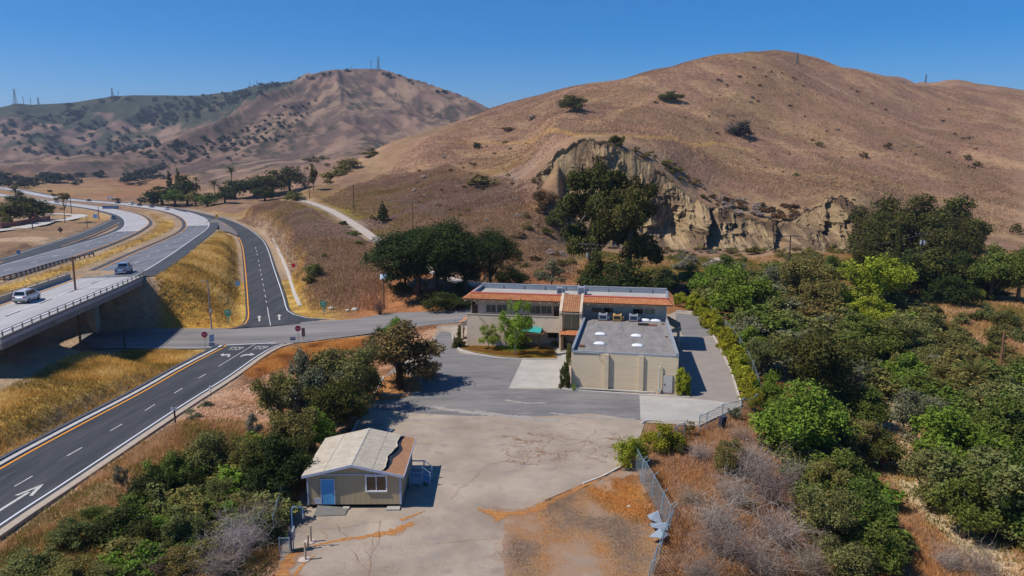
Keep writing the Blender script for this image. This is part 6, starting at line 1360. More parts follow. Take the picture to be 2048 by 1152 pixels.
def lobeset(kind, seed):
    q = random.Random(seed); L_ = []
    if kind == 'round':
        L_ = [(0, 0, .48, .32, .32, .40)] + [(.27 * math.cos(a + q.random()), .27 * math.sin(a + q.random()), q.uniform(.22, .62), q.uniform(.18, .26), q.uniform(.18, .26), q.uniform(.18, .28)) for a in np.linspace(0, 2 * math.pi, 7)[:-1]] + [(q.uniform(-.12, .12), q.uniform(-.12, .12), .8, .2, .2, .18)]
    elif kind == 'bush':
        L_ = [(0, 0, .36, .34, .34, .4)] + [(.3 * math.cos(a + q.random()), .3 * math.sin(a + q.random()), q.uniform(.2, .48), q.uniform(.16, .26), q.uniform(.16, .26), q.uniform(.2, .34)) for a in np.linspace(0, 2 * math.pi, 7)[:-1]] + [(q.uniform(-.15, .15), q.uniform(-.15, .15), q.uniform(.6, .75), .2, .2, .25)]
    elif kind == 'airy':
        L_ = [(q.uniform(-.3, .3), q.uniform(-.3, .3), q.uniform(.3, .88), q.uniform(.1, .2), q.uniform(.1, .2), q.uniform(.1, .2)) for _ in range(15)]
    elif kind == 'column':
        L_ = [(q.uniform(-.05, .05), q.uniform(-.05, .05), z, .40 - .1 * (z > .7), .40 - .1 * (z > .7), .18) for z in np.linspace(.14, .86, 7)]
    elif kind == 'euc':
        L_ = [(q.uniform(-.14, .14), q.uniform(-.14, .14), .82, .3, .3, .16), (q.uniform(-.26, -.1), q.uniform(-.1, .1), .66, .26, .28, .15), (q.uniform(.1, .26), q.uniform(-.1, .1), .62, .26, .28, .16), (q.uniform(-.2, .2), -.15, .46, .26, .25, .14), (q.uniform(-.25, .25), .1, .34, .2, .2, .11), (.22, .05, .42, .18, .18, .1), (-.25, -.05, .5, .2, .2, .12)]
    elif kind == 'umbrella':
        for _ in range(34):
            a = q.random() * 6.283; rr = math.sqrt(q.random()) * .42; L_.append((rr * math.cos(a), rr * math.sin(a), .84 - rr * rr * 1.5 + q.uniform(-.12, .04), q.uniform(.12, .18), q.uniform(.12, .18), q.uniform(.09, .13)))
        for _ in range(12):
            a = q.random() * 6.283; rr = .2 + q.random() * .22; L_.append((rr * math.cos(a), rr * math.sin(a),   .44 - q.random() * .16, .14, .14, .09))
    elif kind == 'cone':
        for z in np.linspace(.12, .93, 9):
            w = .42 * (1 - z) + .06
            for k in range(4 if w > .15 else 1): a = q.random() * 6.283; L_.append((w * .5 * math.cos(a), w * .5 * math.sin(a), z, w * .62, w * .62, .07))
    elif kind == 'flat':
        for _ in range(14): a = q.random() * 6.283; rr = math.sqrt(q.random()) * .38; L_.append((rr * math.cos(a), rr * math.sin(a), q.uniform(.74, .92), .13, .13, .06))
        L_ += [(-.1, 0, .45, .07, .07, .05), (.06, 0, .5, .05, .05, .04)]
    return L_
KINDS = {}
def defkind(key, lk, n, leaf, variants=2, **kw):
    bark = kw.pop('bark', M_bark); tr = kw.pop('trunk', None); r0 = kw.pop('r0', .035); vs = []
    for s in range(variants):
        lob = lobeset(lk, s * 13 + len(key)); cm = crown(key + '_crown', lob, n, leaf, s * 7 + 3, **kw)
        wm = wood(key + '_trunk', limbs([q for q in lob][:12], (0.02, 0, tr if tr else .4), r0=r0, seed=s), bark)
        vs.append((cm, wm))
    KINDS[key] = vs
defkind('oak', 'round', 9000, .021, 3, clumps=16, cr=.42, trunk=.45)
defkind('oakfar', 'round', 2600, .034, 3, clumps=12, cr=.45, trunk=.45)
defkind('bush', 'bush', 7500, .022, 3, clumps=15, cr=.42, trunk=.3, r0=.015)
defkind('bushfar', 'bush', 420, .075, 3, clumps=7, cr=.5, trunk=.3, r0=.015)
defkind('scrub', 'bush', 2800, .034, 4, clumps=10, cr=.42, trunk=.3, r0=.012)
defkind('hedge', 'column', 6500, .034, 3, clumps=10, cr=.55, trunk=.4, r0=.02)
defkind('airy', 'airy', 5200, .021, 3, clumps=9, cr=.55, trunk=.55, r0=.018, bark=M_bark2)
defkind('willow', 'airy', 9000, .019, 2, clumps=12, cr=.6, trunk=.5, r0=.02, squash=1.4)
defkind('euc', 'euc', 32000, .0150, 2, clumps=16, cr=.5, trunk=.8, r0=.03, bark=M_bark)
defkind('umbrella', 'umbrella', 20000, .0125, 3, clumps=9, cr=.62, trunk=.55, r0=.020, up=.6)
defkind('cone', 'cone', 5000, .026, 2, clumps=8, cr=.6, trunk=.9, r0=.018)
defkind('flat', 'flat', 2600, .022, 1, clumps=8, cr=.6, trunk=.75, r0=.012)
defkind('cypress', 'column', 3500, .030, 1, clumps=10, cr=.5, trunk=.4, r0=.03)
# bare twigs
def twigmesh(name, n, seed, m, w=.006, spread=.5):
    r = np.random.default_rng(seed); V = []; F = []; C = []
    def strip(p, q, w0):
        d = q - p; s = np.cross(d, r.normal(size=3)); s /= np.linalg.norm(s) + 1e-9; b = len(V); V.extend([p - s * w0, p + s * w0, q + s * w0 * .4, q - s * w0 * .4]); F.append((b, b + 1, b + 2, b + 3)); t = r.uniform(.7, 1.3); C.extend([(t, t, t, 1)] * 4)
    for i in range(n):
        a = r.uniform(0, 6.283); sp = r.uniform(0, spread); d = np.array([math.cos(a) * sp, math.sin(a) * sp, r.uniform(.45, 1.0)]); p = np.array([math.cos(a) * .05, math.sin(a) * .05, 0]); L = r.uniform(.5, 1.0)
        for k in range(4):
            q = p + d * L / 4 + r.normal(size=3) * .025; strip(p, q, w * (1 - k * .18))
            if k > 0:
                for _ in range(3):
                    e = q + (d * .35 + r.normal(size=3) * .45) * r.uniform(.12, .3); strip(q, e, w * .5); e2 = e + (e - q) * .5 + r.normal(size=3) * .04; strip(e, e2, w * .35)
            p = q
    o = mesh_np(name, np.array(V), F, m, attr=np.array(C)); me = o.data; bpy.data.objects.remove(o); return me
TW = [twigmesh('twigs', 110, 5 + k, M_leaf, .006, .62) for k in range(3)]
TWF = [twigmesh('twigs', 45, 15 + k, M_leaf, .012, .62) for k in range(2)]
# palm, cactus and banana shapes
def palmmesh(seed, n=60, droop=1., m=M_leaf, leafw=.05):
    r = np.random.default_rng(seed); V = []; F = []; C = []
    for i in range(n):
        a = r.uniform(0, 6.283); el = r.uniform(-.3, 1.3); L = r.uniform(.4, .52); p = np.array([0, 0, 0.]); d = np.array([math.cos(a) * math.cos(el), math.sin(a) * math.cos(el), math.sin(el)]); t = r.uniform(.6, 1.3)
        for k in range(6):
            q = p + d * L / 6; d = d - np.array([0, 0, .16 * droop]); d /= np.linalg.norm(d); s = np.cross(d, [0, 0, 1]); s /= np.linalg.norm(s) + 1e-9
            for sg in (-1, 1):
                for j in range(3):
                    m0 = p + (q - p) * j / 3; b = len(V); tip = m0 + s * sg * leafw * (1.6 - abs(k - 2.5) * .3) + d * .03 + np.array([0, 0, -.02]); V.extend([m0, m0 + (q - p) / 4, tip]); F.append((b, b + 1, b + 2)); C.extend([(t, t, t, 1)] * 3)
            p = q
    o = mesh_np('fronds', np.array(V), F, m, attr=np.array(C)); me = o.data; bpy.data.objects.remove(o); return me
PALM = [palmmesh(1, 70), palmmesh(2, 46, .8, leafw=.06)]
PTR = wood('palm_trunk', [([(0, 0, -.02), (.01, 0, .5), (0, 0, 1)], [.035, .028, .03])], M_bark, 8)
def cactusmesh(seed):
    r = np.random.default_rng(seed); n = 260; p = rdir(r, n) * np.array([.45, .45, .5]) * r.uniform(.4, 1, (n, 1)); p[:, 2] = np.abs(p[:, 2]) + .1; nr = rdir(r, n); nr[:, 2] *= .3; s = r.uniform(.035, .06, n); v, f = quads(p, nr, s, s * .9, r); b = np.repeat(r.uniform(.7, 1.35, n), 4)
    o = mesh_np('pads', v, f, M_leaf, attr=np.stack([b, b, b, np.ones_like(b)], 1)); me = o.data; bpy.data.objects.remove(o); return me
CACT = [cactusmesh(3), cactusmesh(4)]
COLR = dict(DG=(.048, .064, .017), DG2=(.092, .092, .023), OL=(.205, .172, .052), MG=(.120, .155, .030), BG=(.150, .225, .028), LG=(.29, .33, .030), GG=(.180, .180, .100), YG=(.29, .29, .025), BR=(.180, .116, .048), PN=(.042, .062, .016), GY=(.42, .35, .29), TN=(.46, .32, .19), FAR=(.060, .070, .042), SG=(.24, .23, .16), WG=(.170, .175, .055))
_k = [0]
def obj_from(me, name, parent=None): return link(bpy.data.objects.new(name, me), parent)
def setc(o, c): o.color = (*c, 1)
def plant(kind, u, vb, vt, wpx, col, label, cat=None, group=None, name=None, pos=None, lean=0):
    _k[0] += 1; i = _k[0]; p = pos or G(u, vb); h = max(.4, PY(u, vt, p[1])[2] - p[2]); w = wpx * depth(*p) / CF; c = COLR[col] if isinstance(col, str) else col
    rz_ = (i * 2.399) % 6.283
    if kind in ('twig', 'twigfar'):
        o = obj_from((TW if kind == 'twig' else TWF)[i % 2], name or 'bare_shrub'); o.location = p; o.scale = (w / 1.0, w / 1.0, h / .95); o.rotation_euler[2] = rz_; setc(o, c); return tag(o, label, cat or 'shrub', group)
    if kind == 'palm':
        r = empty(name or 'palm_tree', p, 0, label, cat or 'palm', group); t = obj_from(PTR, 'trunk', r); f = w * .5; ht = max(.3, h - f * .55); t.scale = (min(ht, w * 1.6), min(ht, w * 1.6), ht)
        o = obj_from(PALM[i % 2], 'fronds', r); o.location = (0, 0, ht); o.scale = (w, w, w); setc(o, c); return r
    if kind == 'cactus':
        o = obj_from(CACT[i % 2], name or 'prickly_pear'); o.location = p; o.scale = (w, w, h / .6); setc(o, c); return tag(o, label, cat or 'cactus', group)
    vs = KINDS[kind]; cm, wm = vs[i % len(vs)]
    if kind in ('bushfar', 'scrub', 'bush', 'hedge'):
        o = obj_from(cm, name or 'shrub'); o.location = (p[0], p[1], p[2] - .04 * h); ws = 1.55 if kind == 'hedge' else 1.25; o.scale = (w * ws, w * ws, h * 1.1); o.rotation_euler[2] = rz_; setc(o, c); return tag(o, label, cat or 'shrub', group)
    r = empty(name or 'tree', p, 0, label, cat or 'tree', group)
    WS = {'umbrella': 1.12, 'cone': 1.1, 'flat': 1.1, 'cypress': 1.2, 'airy': 1.2, 'euc': 1.2}.get(kind, 1.28); a = obj_from(cm, 'crown', r); b = obj_from(wm, 'trunk', r)
    for o in (a, b): o.scale = (w * WS, w * WS, h * 1.04); o.rotation_euler[2] = rz_
    setc(a, c); return r

# --- behind the building and along the cliff foot
plant('euc', 1185, 575, 338, 155, 'DG2', 'tallest dark eucalyptus before the cliff, the left of the pair'); plant('euc', 1256, 582, 364, 165, 'DG2', 'broad dark eucalyptus before the cliff, the right of the pair')
plant('bush', 1245, 598, 518, 150, 'DG', 'dark rounded evergreen directly behind the right roof of the tiled building', name='shrub'); plant('oak', 1192, 590, 500, 60, 'DG2', 'narrow dark tree just behind the transformer pole')
plant('airy', 1103, 577, 524, 62, 'GG', 'grey olive tree behind the left roof unit'); 
for q in (('umbrella', 838, 588, 452, 200, 'PN', 'left umbrella pine with crown reaching over the solar panel pole'), ('umbrella', 892, 592, 440, 170, 'PN', 'middle umbrella pine with the highest crown'), ('umbrella', 872, 586, 446, 150, 'PN', 'umbrella pine whose trunk stands between its two neighbours'), ('umbrella', 932, 590, 462, 120, 'PN', 'right side pine of the dense group beside the tiled building'),
          ('umbrella', 980, 584, 455, 110, 'PN', 'separate umbrella pine behind the left end of the tiled roof'), ('umbrella', 810, 580, 480, 110, 'PN', 'low pine at the left edge of the pine group')): plant(*q, cat='pine', name='pine_tree', group='umbrella pines')
plant('bush', 1023, 570, 530, 62, 'DG', 'dark shrub behind the tiled roof, right of the separate pine', name='shrub'); plant('cactus', 941, 562, 536, 40, 'SG', 'pale prickly pear clump left of the separate pine trunk'); plant('cactus', 1008, 566, 545, 30, 'SG', 'pale prickly pear clump beside the dark shrub behind the roof'); plant('cactus', 975, 562, 545, 26, 'SG', 'small prickly pear right next to the separate pine trunk')
plant('bush', 800, 588, 560, 40, 'DG2', 'dark low shrub in the shade left of the pine trunks'); plant('bush', 925, 577, 560, 34, 'MG', 'small green shrub under the right pine'); plant('twig', 760, 629, 592, 34, (.16, .10, .08), 'dark bare shrub at the foot of the solar panel pole'); plant('bush', 900, 620, 580, 90, 'DG', 'dark shrubs in the deep shade at the roadside left of the tiled building'); plant('bush', 868, 606, 580, 60, 'DG2', 'shaded shrub under the pine crowns above the road')
plant('cone', 766, 445, 403, 36, 'DG', 'small dark conifer standing alone above the upper dirt track', cat='conifer', name='conifer'); plant('bushfar', 745, 441, 428, 14, 'OL', 'tiny shrub left of the lone small conifer')
plant('bush', 1145, 222, 184, 50, 'DG2', 'larger round dark tree alone high on the brown hill'); plant('bush', 1341, 202, 180, 42, 'DG2', 'smaller round dark tree on the upper right of the brown hill'); plant('bush', 1232, 293, 266, 30, 'DG2', 'dark bush on the very top of the cliff'); plant('bush', 954, 298, 282, 18, 'DG', 'small round dark bush on the hillside below the ridge')
plant('scrub', 1482, 273, 240, 48, (.06, .06, .04), 'dark thorny thicket on the right slope of the hill'); plant('twigfar', 1470, 268, 232, 50, (.2, .15, .13), 'bare grey twigs beside the dark thorny thicket')
for u, vb, vt, w, c, l in ((1639, 293, 281, 14, 'OL', 'green tuft bush on the slope right of the thicket'), (1728, 315, 301, 18, 'BR', 'brown tuft bush beyond the green one on the right slope'), (1776, 297, 282, 16, 'BR', 'leaning brown bush high on the right slope'), (1935, 320, 307, 15, 'OL', 'upper of the two small bushes near the right edge of the slope'), (1955, 333, 320, 18, 'BR', 'lower of the two small bushes near the right edge of the slope'),
                          (1064, 238, 228, 22, 'GY', 'flat grey bush below the hill crest'), (1015, 262, 252, 26, 'BR', 'brown low thicket on the left hill slope'), (1593, 352, 344, 14, 'MG', 'bright green bush on the sandy slope above the cliff')): plant('bushfar', u, vb, vt, w, c, l)
# scattered dark brush: cliff shoulder, hill, gullies
def scatter(poly, n, kind, hpx, col, label, group, seed=0, name=None, wr=(1.1, 1.9), hr=(.6, 1.4), stuff=None):
    made = []
    if stuff in ('ridge_scrub', 'mountain_brush'): wr = (.8, 1.25)
    q = random.Random(seed); us = [p[0] for p in poly]; vs = [p[1] for p in poly]; k = 0; tries = 0
    while k < n and tries < n * 30:
        tries += 1; u = q.uniform(min(us), max(us)); v = q.uniform(min(vs), max(vs))
        if not in_poly(np.array([u]), np.array([v]), poly)[0]: continue
        if v > 600 and u > 1400:
            g_ = G(u, v); dc_, _, _ = line_dist(np.array([g_[0]]), np.array([g_[1]]), CREEK)
            if dc_[0] < (5.0 if g_[1] < 90 else 1.8): continue
        h = hpx * q.uniform(*hr); cc = COLR[col[q.randrange(len(col))]] if isinstance(col, list) else COLR[col]; s = q.uniform(.8, 1.25)
        made.append(plant(kind, u, v, v - h, h * q.uniform(*wr), tuple(x * s for x in cc), label, None, group, name)); k += 1
    if stuff:   # many tiny ones: one object
        V, F, C, off = [], [], [], 0
        for o in made:
            me = o.data; nv = len(me.vertices); co = np.empty(nv * 3, np.float32); me.vertices.foreach_get('co', co); co = co.reshape(-1, 3) * np.array(o.scale)
            a = o.rotation_euler[2]; co = np.stack([co[:, 0] * math.cos(a) - co[:, 1] * math.sin(a), co[:, 0] * math.sin(a) + co[:, 1] * math.cos(a), co[:, 2]], 1) + np.array(o.location)
            cc_ = np.empty(nv * 4, np.float32); me.color_attributes['Col'].data.foreach_get('color', cc_); cc_ = cc_.reshape(-1, 4) * np.array(tuple(o.color)[:3] + (1,))
            V.append(co); F.append(np.arange(nv).reshape(-1, 4) + off); C.append(cc_); off += nv; bpy.data.objects.remove(o)
        ob = mesh_np(stuff, np.concatenate(V), np.concatenate(F), M_leaf, attr=np.concatenate(C)); setc(ob, (1, 1, 1)); tag(ob, kind='stuff')
scatter([(1420, 395), (1500, 405), (1640, 420), (1700, 395), (1740, 420), (1700, 450), (1560, 440), (1440, 425)], 120, 'bushfar', 8, ['BR', 'BR', 'GY'], 'low dark brown brush on the sandy shoulder above the cliff', 'brush above the cliff', 1, stuff='cliff_brush')
scatter([(1180, 292), (1300, 322), (1400, 395), (1430, 410), (1420, 380), (1330, 315), (1240, 285)], 50, 'bushfar', 8, ['BR', 'OL'], 'small brush along the upper edge of the cliff', 'brush on the cliff edge', 2, stuff='cliff_brush')
scatter([(300, 215), (480, 185), (640, 158), (560, 175), (430, 225), (330, 260), (260, 240)], 170, 'bushfar', 8, 'FAR', 'dark oak scrub on the shaded far ridge', 'scrub on the far ridge', 3, stuff='ridge_scrub')
scatter([(0, 240), (120, 230), (260, 240), (330, 290), (260, 310), (120, 320), (0, 300)], 150, 'bushfar', 8, 'FAR', 'dark oak scrub in the folds of the far left hills', 'scrub in the far left folds', 4, stuff='ridge_scrub')
scatter([(560, 215), (640, 200), (620, 235), (590, 270), (540, 285), (470, 300), (380, 320), (300, 330), (420, 280), (520, 250)], 110, 'bushfar', 6, 'FAR', 'dark brush in the gullies of the left mountain', 'brush in the mountain gullies', 5, stuff='mountain_brush')
scatter([(300, 200), (470, 180), (640, 150), (700, 141), (700, 146), (640, 156), (470, 190), (300, 206)], 50, 'bushfar', 6, 'FAR', 'dark trees along the skyline of the far ridge', 'skyline trees', 6, stuff='ridge_scrub')
scatter([(755, 145), (800, 152), (850, 172), (905, 190), (900, 194), (850, 178), (800, 160), (755, 152)], 14, 'bushfar', 6, 'FAR', 'dark trees along the right shoulder of the left mountain', 'mountain shoulder trees', 7)
for u, v, w in ((137, 210, 14), (172, 216, 16), (203, 202, 12), (231, 197, 17), (256, 197, 11), (41, 226, 12), (90, 236, 14), (152, 232, 40), (145, 226, 26)): plant('bushfar', u, v + 3, v - w * .45, w * 1.2, 'FAR', 'round dark oak on the crest of the far left ridge', None, 'oaks on the far left ridge')
scatter([(270, 300), (420, 270), (560, 280), (480, 320), (300, 335)], 60, 'bushfar', 8, 'FAR', 'dark shrubs on the lower flank of the left mountain', 'shrubs on the mountain foot', 8, stuff='mountain_brush')
scatter([(85, 352), (210, 350), (210, 368), (85, 372)], 16, 'bushfar', 14, 'FAR', 'green shrubs along the upper edge of the valley field', 'shrubs by the valley field', 9)
scatter([(240, 350), (330, 335), (340, 365), (240, 368)], 12, 'bushfar', 16, 'FAR', 'tall shrubs at the right end of the valley field', 'shrubs at the field end', 10)
scatter([(0, 352), (60, 362), (110, 378), (60, 380), (0, 374)], 14, 'bushfar', 14, 'FAR', 'trees behind the far left bend of the freeway', 'trees at the far left', 11)
scatter([(560, 330), (760, 300), (700, 322), (600, 352)], 12, 'bushfar', 9, 'OL', 'brush behind the low crest left of the brown hill', 'brush behind the crest', 12, stuff='crest_brush')
scatter([(900, 300), (1060, 270), (1040, 470), (860, 430), (760, 380)], 50, 'bushfar', 6, ['BR', 'OL', 'GY'], 'low brush scattered over the lower left hill', 'brush on the lower hill', 13, stuff='hill_brush')
scatter([(1500, 130), (1900, 220), (2040, 330), (1700, 380), (1350, 300), (1300, 200)], 110, 'bushfar', 4, ['BR', 'GY', 'BR'], 'tiny brush dots scattered over the big brown hill', 'brush on the big hill', 14, stuff='hill_brush')
plant('bushfar', 965, 372, 345, 60, 'OL', 'olive thicket on the slope left of the cliff'); plant('bushfar', 740, 312, 300, 42, 'OL', 'flat olive bush on the crest by the saddle')
# --- freeway tree belt
for q in (('oakfar', 325, 410, 372, 60, 'DG', 'leftmost dark tree of the belt beside the freeway'), ('cone', 342, 398, 336, 26, 'DG2', 'left of two tall ragged conifers in the freeway belt'), ('cone', 358, 398, 332, 24, 'DG2', 'right of two tall ragged conifers in the freeway belt'), ('oakfar', 375, 408, 350, 48, 'DG', 'tall dark tree right of the conifers in the belt'), ('oakfar', 350, 413, 378, 44, 'MG', 'lighter green tree in front of the belt conifers'),
          ('palm', 395, 405, 355, 18, 'DG2', 'slim palm with a pale top in the belt'), ('palm', 464, 376, 335, 26, 'DG2', 'tall palm standing out above the tree belt'), ('palm', 430, 398, 361, 30, 'DG2', 'bushy palm between the slim palm and the tall palm'), ('oakfar', 392, 412, 380, 34, 'OL', 'pale olive tree below the bushy palm'),
          ('oakfar', 415, 413, 385, 44, 'MG', 'rounded green shrub tree where the ramp leaves the belt'), ('oakfar', 470, 398, 360, 60, 'DG', 'dark tree right of the tall palm'), ('oakfar', 510, 394, 350, 66, 'DG', 'broad dark tree in the middle of the right half of the belt'), ('oakfar', 545, 390, 340, 62, 'DG2', 'high dark tree near the right end of the belt'), ('oakfar', 580, 384, 332, 52, 'DG2', 'last tall tree at the right end of the belt'),
          ('oakfar', 450, 406, 378, 40, 'DG', 'low dark tree under the tall palm'), ('oakfar', 530, 402, 372, 50, 'DG', 'lower dark tree in front of the right half of the belt'), ('bushfar', 300, 410, 385, 40, 'FAR', 'grey green shrub at the left tip of the belt'), ('bushfar', 234, 401, 395, 16, 'DG', 'single dark shrub in the valley field'), ('bushfar', 100, 386, 378, 9, 'DG2', 'small dark bush beyond the freeway')): plant(*q)
plant('twigfar', 610, 376, 330, 40, (.22, .18, .17), 'bare grey tree at the right end of the belt'); plant('oakfar', 627, 380, 326, 16, 'DG2', 'narrow dark tree right of the bare grey one'); scatter([(635, 372), (700, 335), (690, 345), (640, 382)], 9, 'bushfar', 18, 'OL', 'brush on the crest right of the tree belt', 'crest brush', 15)
plant('bush', 588, 401, 379, 36, 'WG', 'green shrub at the far start of the upper dirt track'); plant('bushfar', 573, 400, 388, 16, 'DG', 'small dark shrub left of the track start')
# --- far left
for q in (('oakfar', 22, 448, 398, 70, 'DG2', 'leftmost of the dark trees behind the brick wall'), ('oakfar', 60, 442, 395, 62, 'DG2', 'middle dark tree behind the brick wall'), ('oakfar', 88, 440, 400, 40, 'DG2', 'right dark tree behind the brick wall'), ('palm', 33, 410, 372, 32, 'DG2', 'palm rising over the dark trees at the far left'), ('oakfar', 40, 418, 384, 44, 'DG', 'dark tree below the palm crown at the far left'),
          ('bush', 14, 452, 424, 22, 'OL', 'light green shrub by the brick wall pillar'), ('flat', 130, 446, 386, 44, 'OL', 'flat topped open tree by the side street')): plant(*q)
for q in ((628, 553, 522, 36, 'WG', 'green shrub on the mauve bank above the ramp ditch'), (618, 566, 548, 22, 'OL', 'smaller shrub just below the green one on the bank'), (708, 473, 460, 26, 'MG', 'green shrub at the edge of the upper dirt track'), (686, 452, 440, 22, 'DG', 'dark shrub further up the edge of the dirt track'), (648, 515, 505, 16, 'OL', 'small olive shrub in the middle of the mauve bank'), (718, 488, 480, 16, 'MG', 'low green tuft below the dirt track shrub')): plant('bush', *q)
# --- along the yard
plant('oak', 800, 775, 640, 142, 'BR', 'big brownish green tree at the left edge of the yard'); plant('oak', 790, 700, 633, 40, 'BG', 'bright green top rising behind the big brownish tree'); plant('oak', 762, 705, 655, 44, 'DG', 'dark green shoot left of the big brownish tree', name='tree'); plant('bush', 853, 756, 712, 52, 'BR', 'drooping brown green bough at the right of the big yard tree', name='shrub')
plant('twig', 800, 780, 735, 50, (.13, .09, .06), 'brown twigs around the base of the big yard tree')
plant('airy', 1031, 712, 600, 60, (.22, .31, .03), 'fresh green young tree in front of the porch'); plant('bush', 1031, 696, 628, 48, (.20, .29, .03), 'dense lower foliage of the young tree before the porch', name='shrub'); plant('airy', 977, 700, 650, 42, (.22, .29, .04), 'smaller thin tree in front of the blank wing wall')
plant('bush', 1108, 692, 680, 12, 'LG', 'small yellow green plant below the porch window'); plant('bush', 1040, 690, 682, 14, 'DG', 'dark plant at the porch floor')
for q in ((1131, 777, 730, 19, 'DG2', 'tall clipped hedge column at the left corner of the warehouse'), (1138, 730, 692, 10, 'WG', 'narrow clipped hedge further back along the warehouse wall'), (1365, 790, 742, 27, 'YG', 'yellow green clipped bush at the right corner of the warehouse'), (917, 694, 677, 24, 'DG2', 'low clipped dark hedge at the left porch'), (922, 676, 652, 14, 'DG2', 'hedge inside the left porch arch')): plant('hedge', *q)
plant('twig', 1147, 782, 765, 12, 'LG', 'thin weed growing at the warehouse corner'); plant('bush', 1404, 655, 634, 10, 'BR', 'small brown plant by the lean-to roof')
for i, (u, v, h, w) in enumerate(((1362, 612, 32, 34), (1384, 618, 30, 30), (1398, 630, 30, 30), (1409, 642, 32, 30), (1420, 655, 32, 30), (1430, 668, 34, 30), (1440, 681, 34, 31), (1449, 694, 34, 32), (1458, 708, 36, 32), (1466, 722, 36, 33), (1473, 736, 38, 33), (1480, 751, 38, 33), (1486, 766, 40, 34), (1492, 781, 42, 34), (1498, 798, 44, 35), (1502, 818, 46, 36))):
    plant('hedge' if i % 3 else 'bush', u + 3, v + 2, v - h, w, 'YG', ('first second third fourth fifth sixth seventh eighth ninth tenth eleventh twelfth thirteenth fourteenth fifteenth sixteenth'.split()[i]) + ' yellow green hedge bush along the right driveway, counted from the tiled building', 'bush', 'hedge along the right driveway')
for q in ((1262, 932, 862, 62, 'YG', 'left of two round yellow green bushes at the yard corner'), (1328, 905, 840, 66, 'YG', 'right of two round yellow green bushes at the yard corner'), (1469, 838, 812, 24, 'GG', 'small grey green bush at the corner of the concrete apron')): plant('bush', *q)
scatter([(1290, 497), (1500, 498), (1740, 494), (1740, 508), (1290, 508)], 70, 'bushfar', 9, ['OL', 'BR', 'SG', 'OL'], '', None, 41, stuff='cliff_foot_shrubs')
scatter([(1440, 428), (1560, 452), (1680, 415), (1720, 440), (1600, 480), (1480, 460)], 40, 'bushfar', 7, ['BR', 'OL'], '', None, 42, stuff='cliff_brush')
plant('bush', 1092, 418, 372, 46, 'BR', 'dark brown brush along the left foot of the cliff top'); plant('bush', 1112, 455, 415, 40, 'DG2', 'dark brush below the brown brush at the left cliff foot'); plant('bush', 1080, 372, 344, 30, 'BR', 'small brown brush at the upper left corner of the cliff')
plant('airy', 1378, 872, 842, 20, 'OL', 'thin sapling right of the round yellow green bushes'); plant('bush', 1357, 905, 868, 40, 'DG2', 'dark shaded bush right of the round yellow green bushes'); plant('bush', 1450, 945, 885, 52, 'OL', 'olive bush on the dry slope below the apron'); plant('airy', 1455, 925, 880, 60, 'OL', 'thin olive stems on the dry slope below the apron')
_ord = 'first second third fourth fifth sixth seventh eighth ninth tenth eleventh twelfth thirteenth fourteenth fifteenth sixteenth seventeenth'.split()
for _n, q in enumerate(sorted(((1400, 920, 880, 60, 'GY'), (1510, 960, 890, 90, 'GY'), (1470, 1010, 940, 100, 'GY'), (1430, 1060, 990, 110, 'GY'), (1540, 1010, 930, 100, (.26, .2, .17)), (1440, 1110, 1030, 120, (.30, .23, .2)), (1560, 1090, 1010, 120, 'GY'), (1520, 1150, 1060, 130, (.38, .3, .24)), (1620, 1150, 1080, 110, (.36, .28, .22)), (1400, 1170, 1100, 110, (.28, .22, .18)), (1590, 980, 920, 70, 'GY'), (1480, 880, 850, 60, (.42, .3, .22)), (1380, 1010, 970, 60, (.36, .28, .2)), (1500, 920, 880, 70, (.40, .3, .24)), (1650, 1080, 1020, 80, 'GY'), (1960, 1150, 1090, 90, (.36, .28, .22)), (1900, 1140, 1090, 80, 'GY')), key=lambda t: t[1])):
    plant('twig', q[0], q[1], q[2], q[3], q[4], _ord[_n] + ' dry twiggy shrub right of the leaning fence, counted far to near', 'shrub', 'dry shrubs on the right slope')
# --- left bank between ramp and yard
for q in (('airy', 560, 842, 765, 70, 'GG', 'grey green sapling nearest to the road on the left bank'), ('airy', 606, 850, 712, 90, 'GG', 'tall grey green eucalyptus sapling on the left bank'), ('willow', 598, 862, 760, 90, 'GG', 'dense grey green thicket under the tall sapling'), ('willow', 692, 830, 700, 120, 'WG', 'tall feathery dark tree left of the yard kerb'), ('willow', 668, 870, 765, 110, 'DG2', 'dark feathery tree behind the portable office'), ('oak', 700, 860, 770, 80, 'DG2', 'dark tree overhanging the yard kerb above the portable office'),
          ('oak', 628, 905, 820, 90, 'BG', 'bright green bush tree left of the portable office roof'), ('oak', 560, 1000, 868, 120, 'DG', 'large dark tree beside the left wall of the portable office'), ('willow', 525, 990, 880, 100, 'DG2', 'dark feathery tree left of the large dark one'), ('oak', 600, 955, 875, 80, 'DG2', 'dark tree touching the left eave of the portable office'),
          ('airy', 508, 882, 828, 34, 'SG', 'small broad leaved sapling with pale leaves on the bank'), ('airy', 245, 985, 930, 32, 'GG', 'thin upright sapling at the edge of the brush near the ramp')): plant(*q)
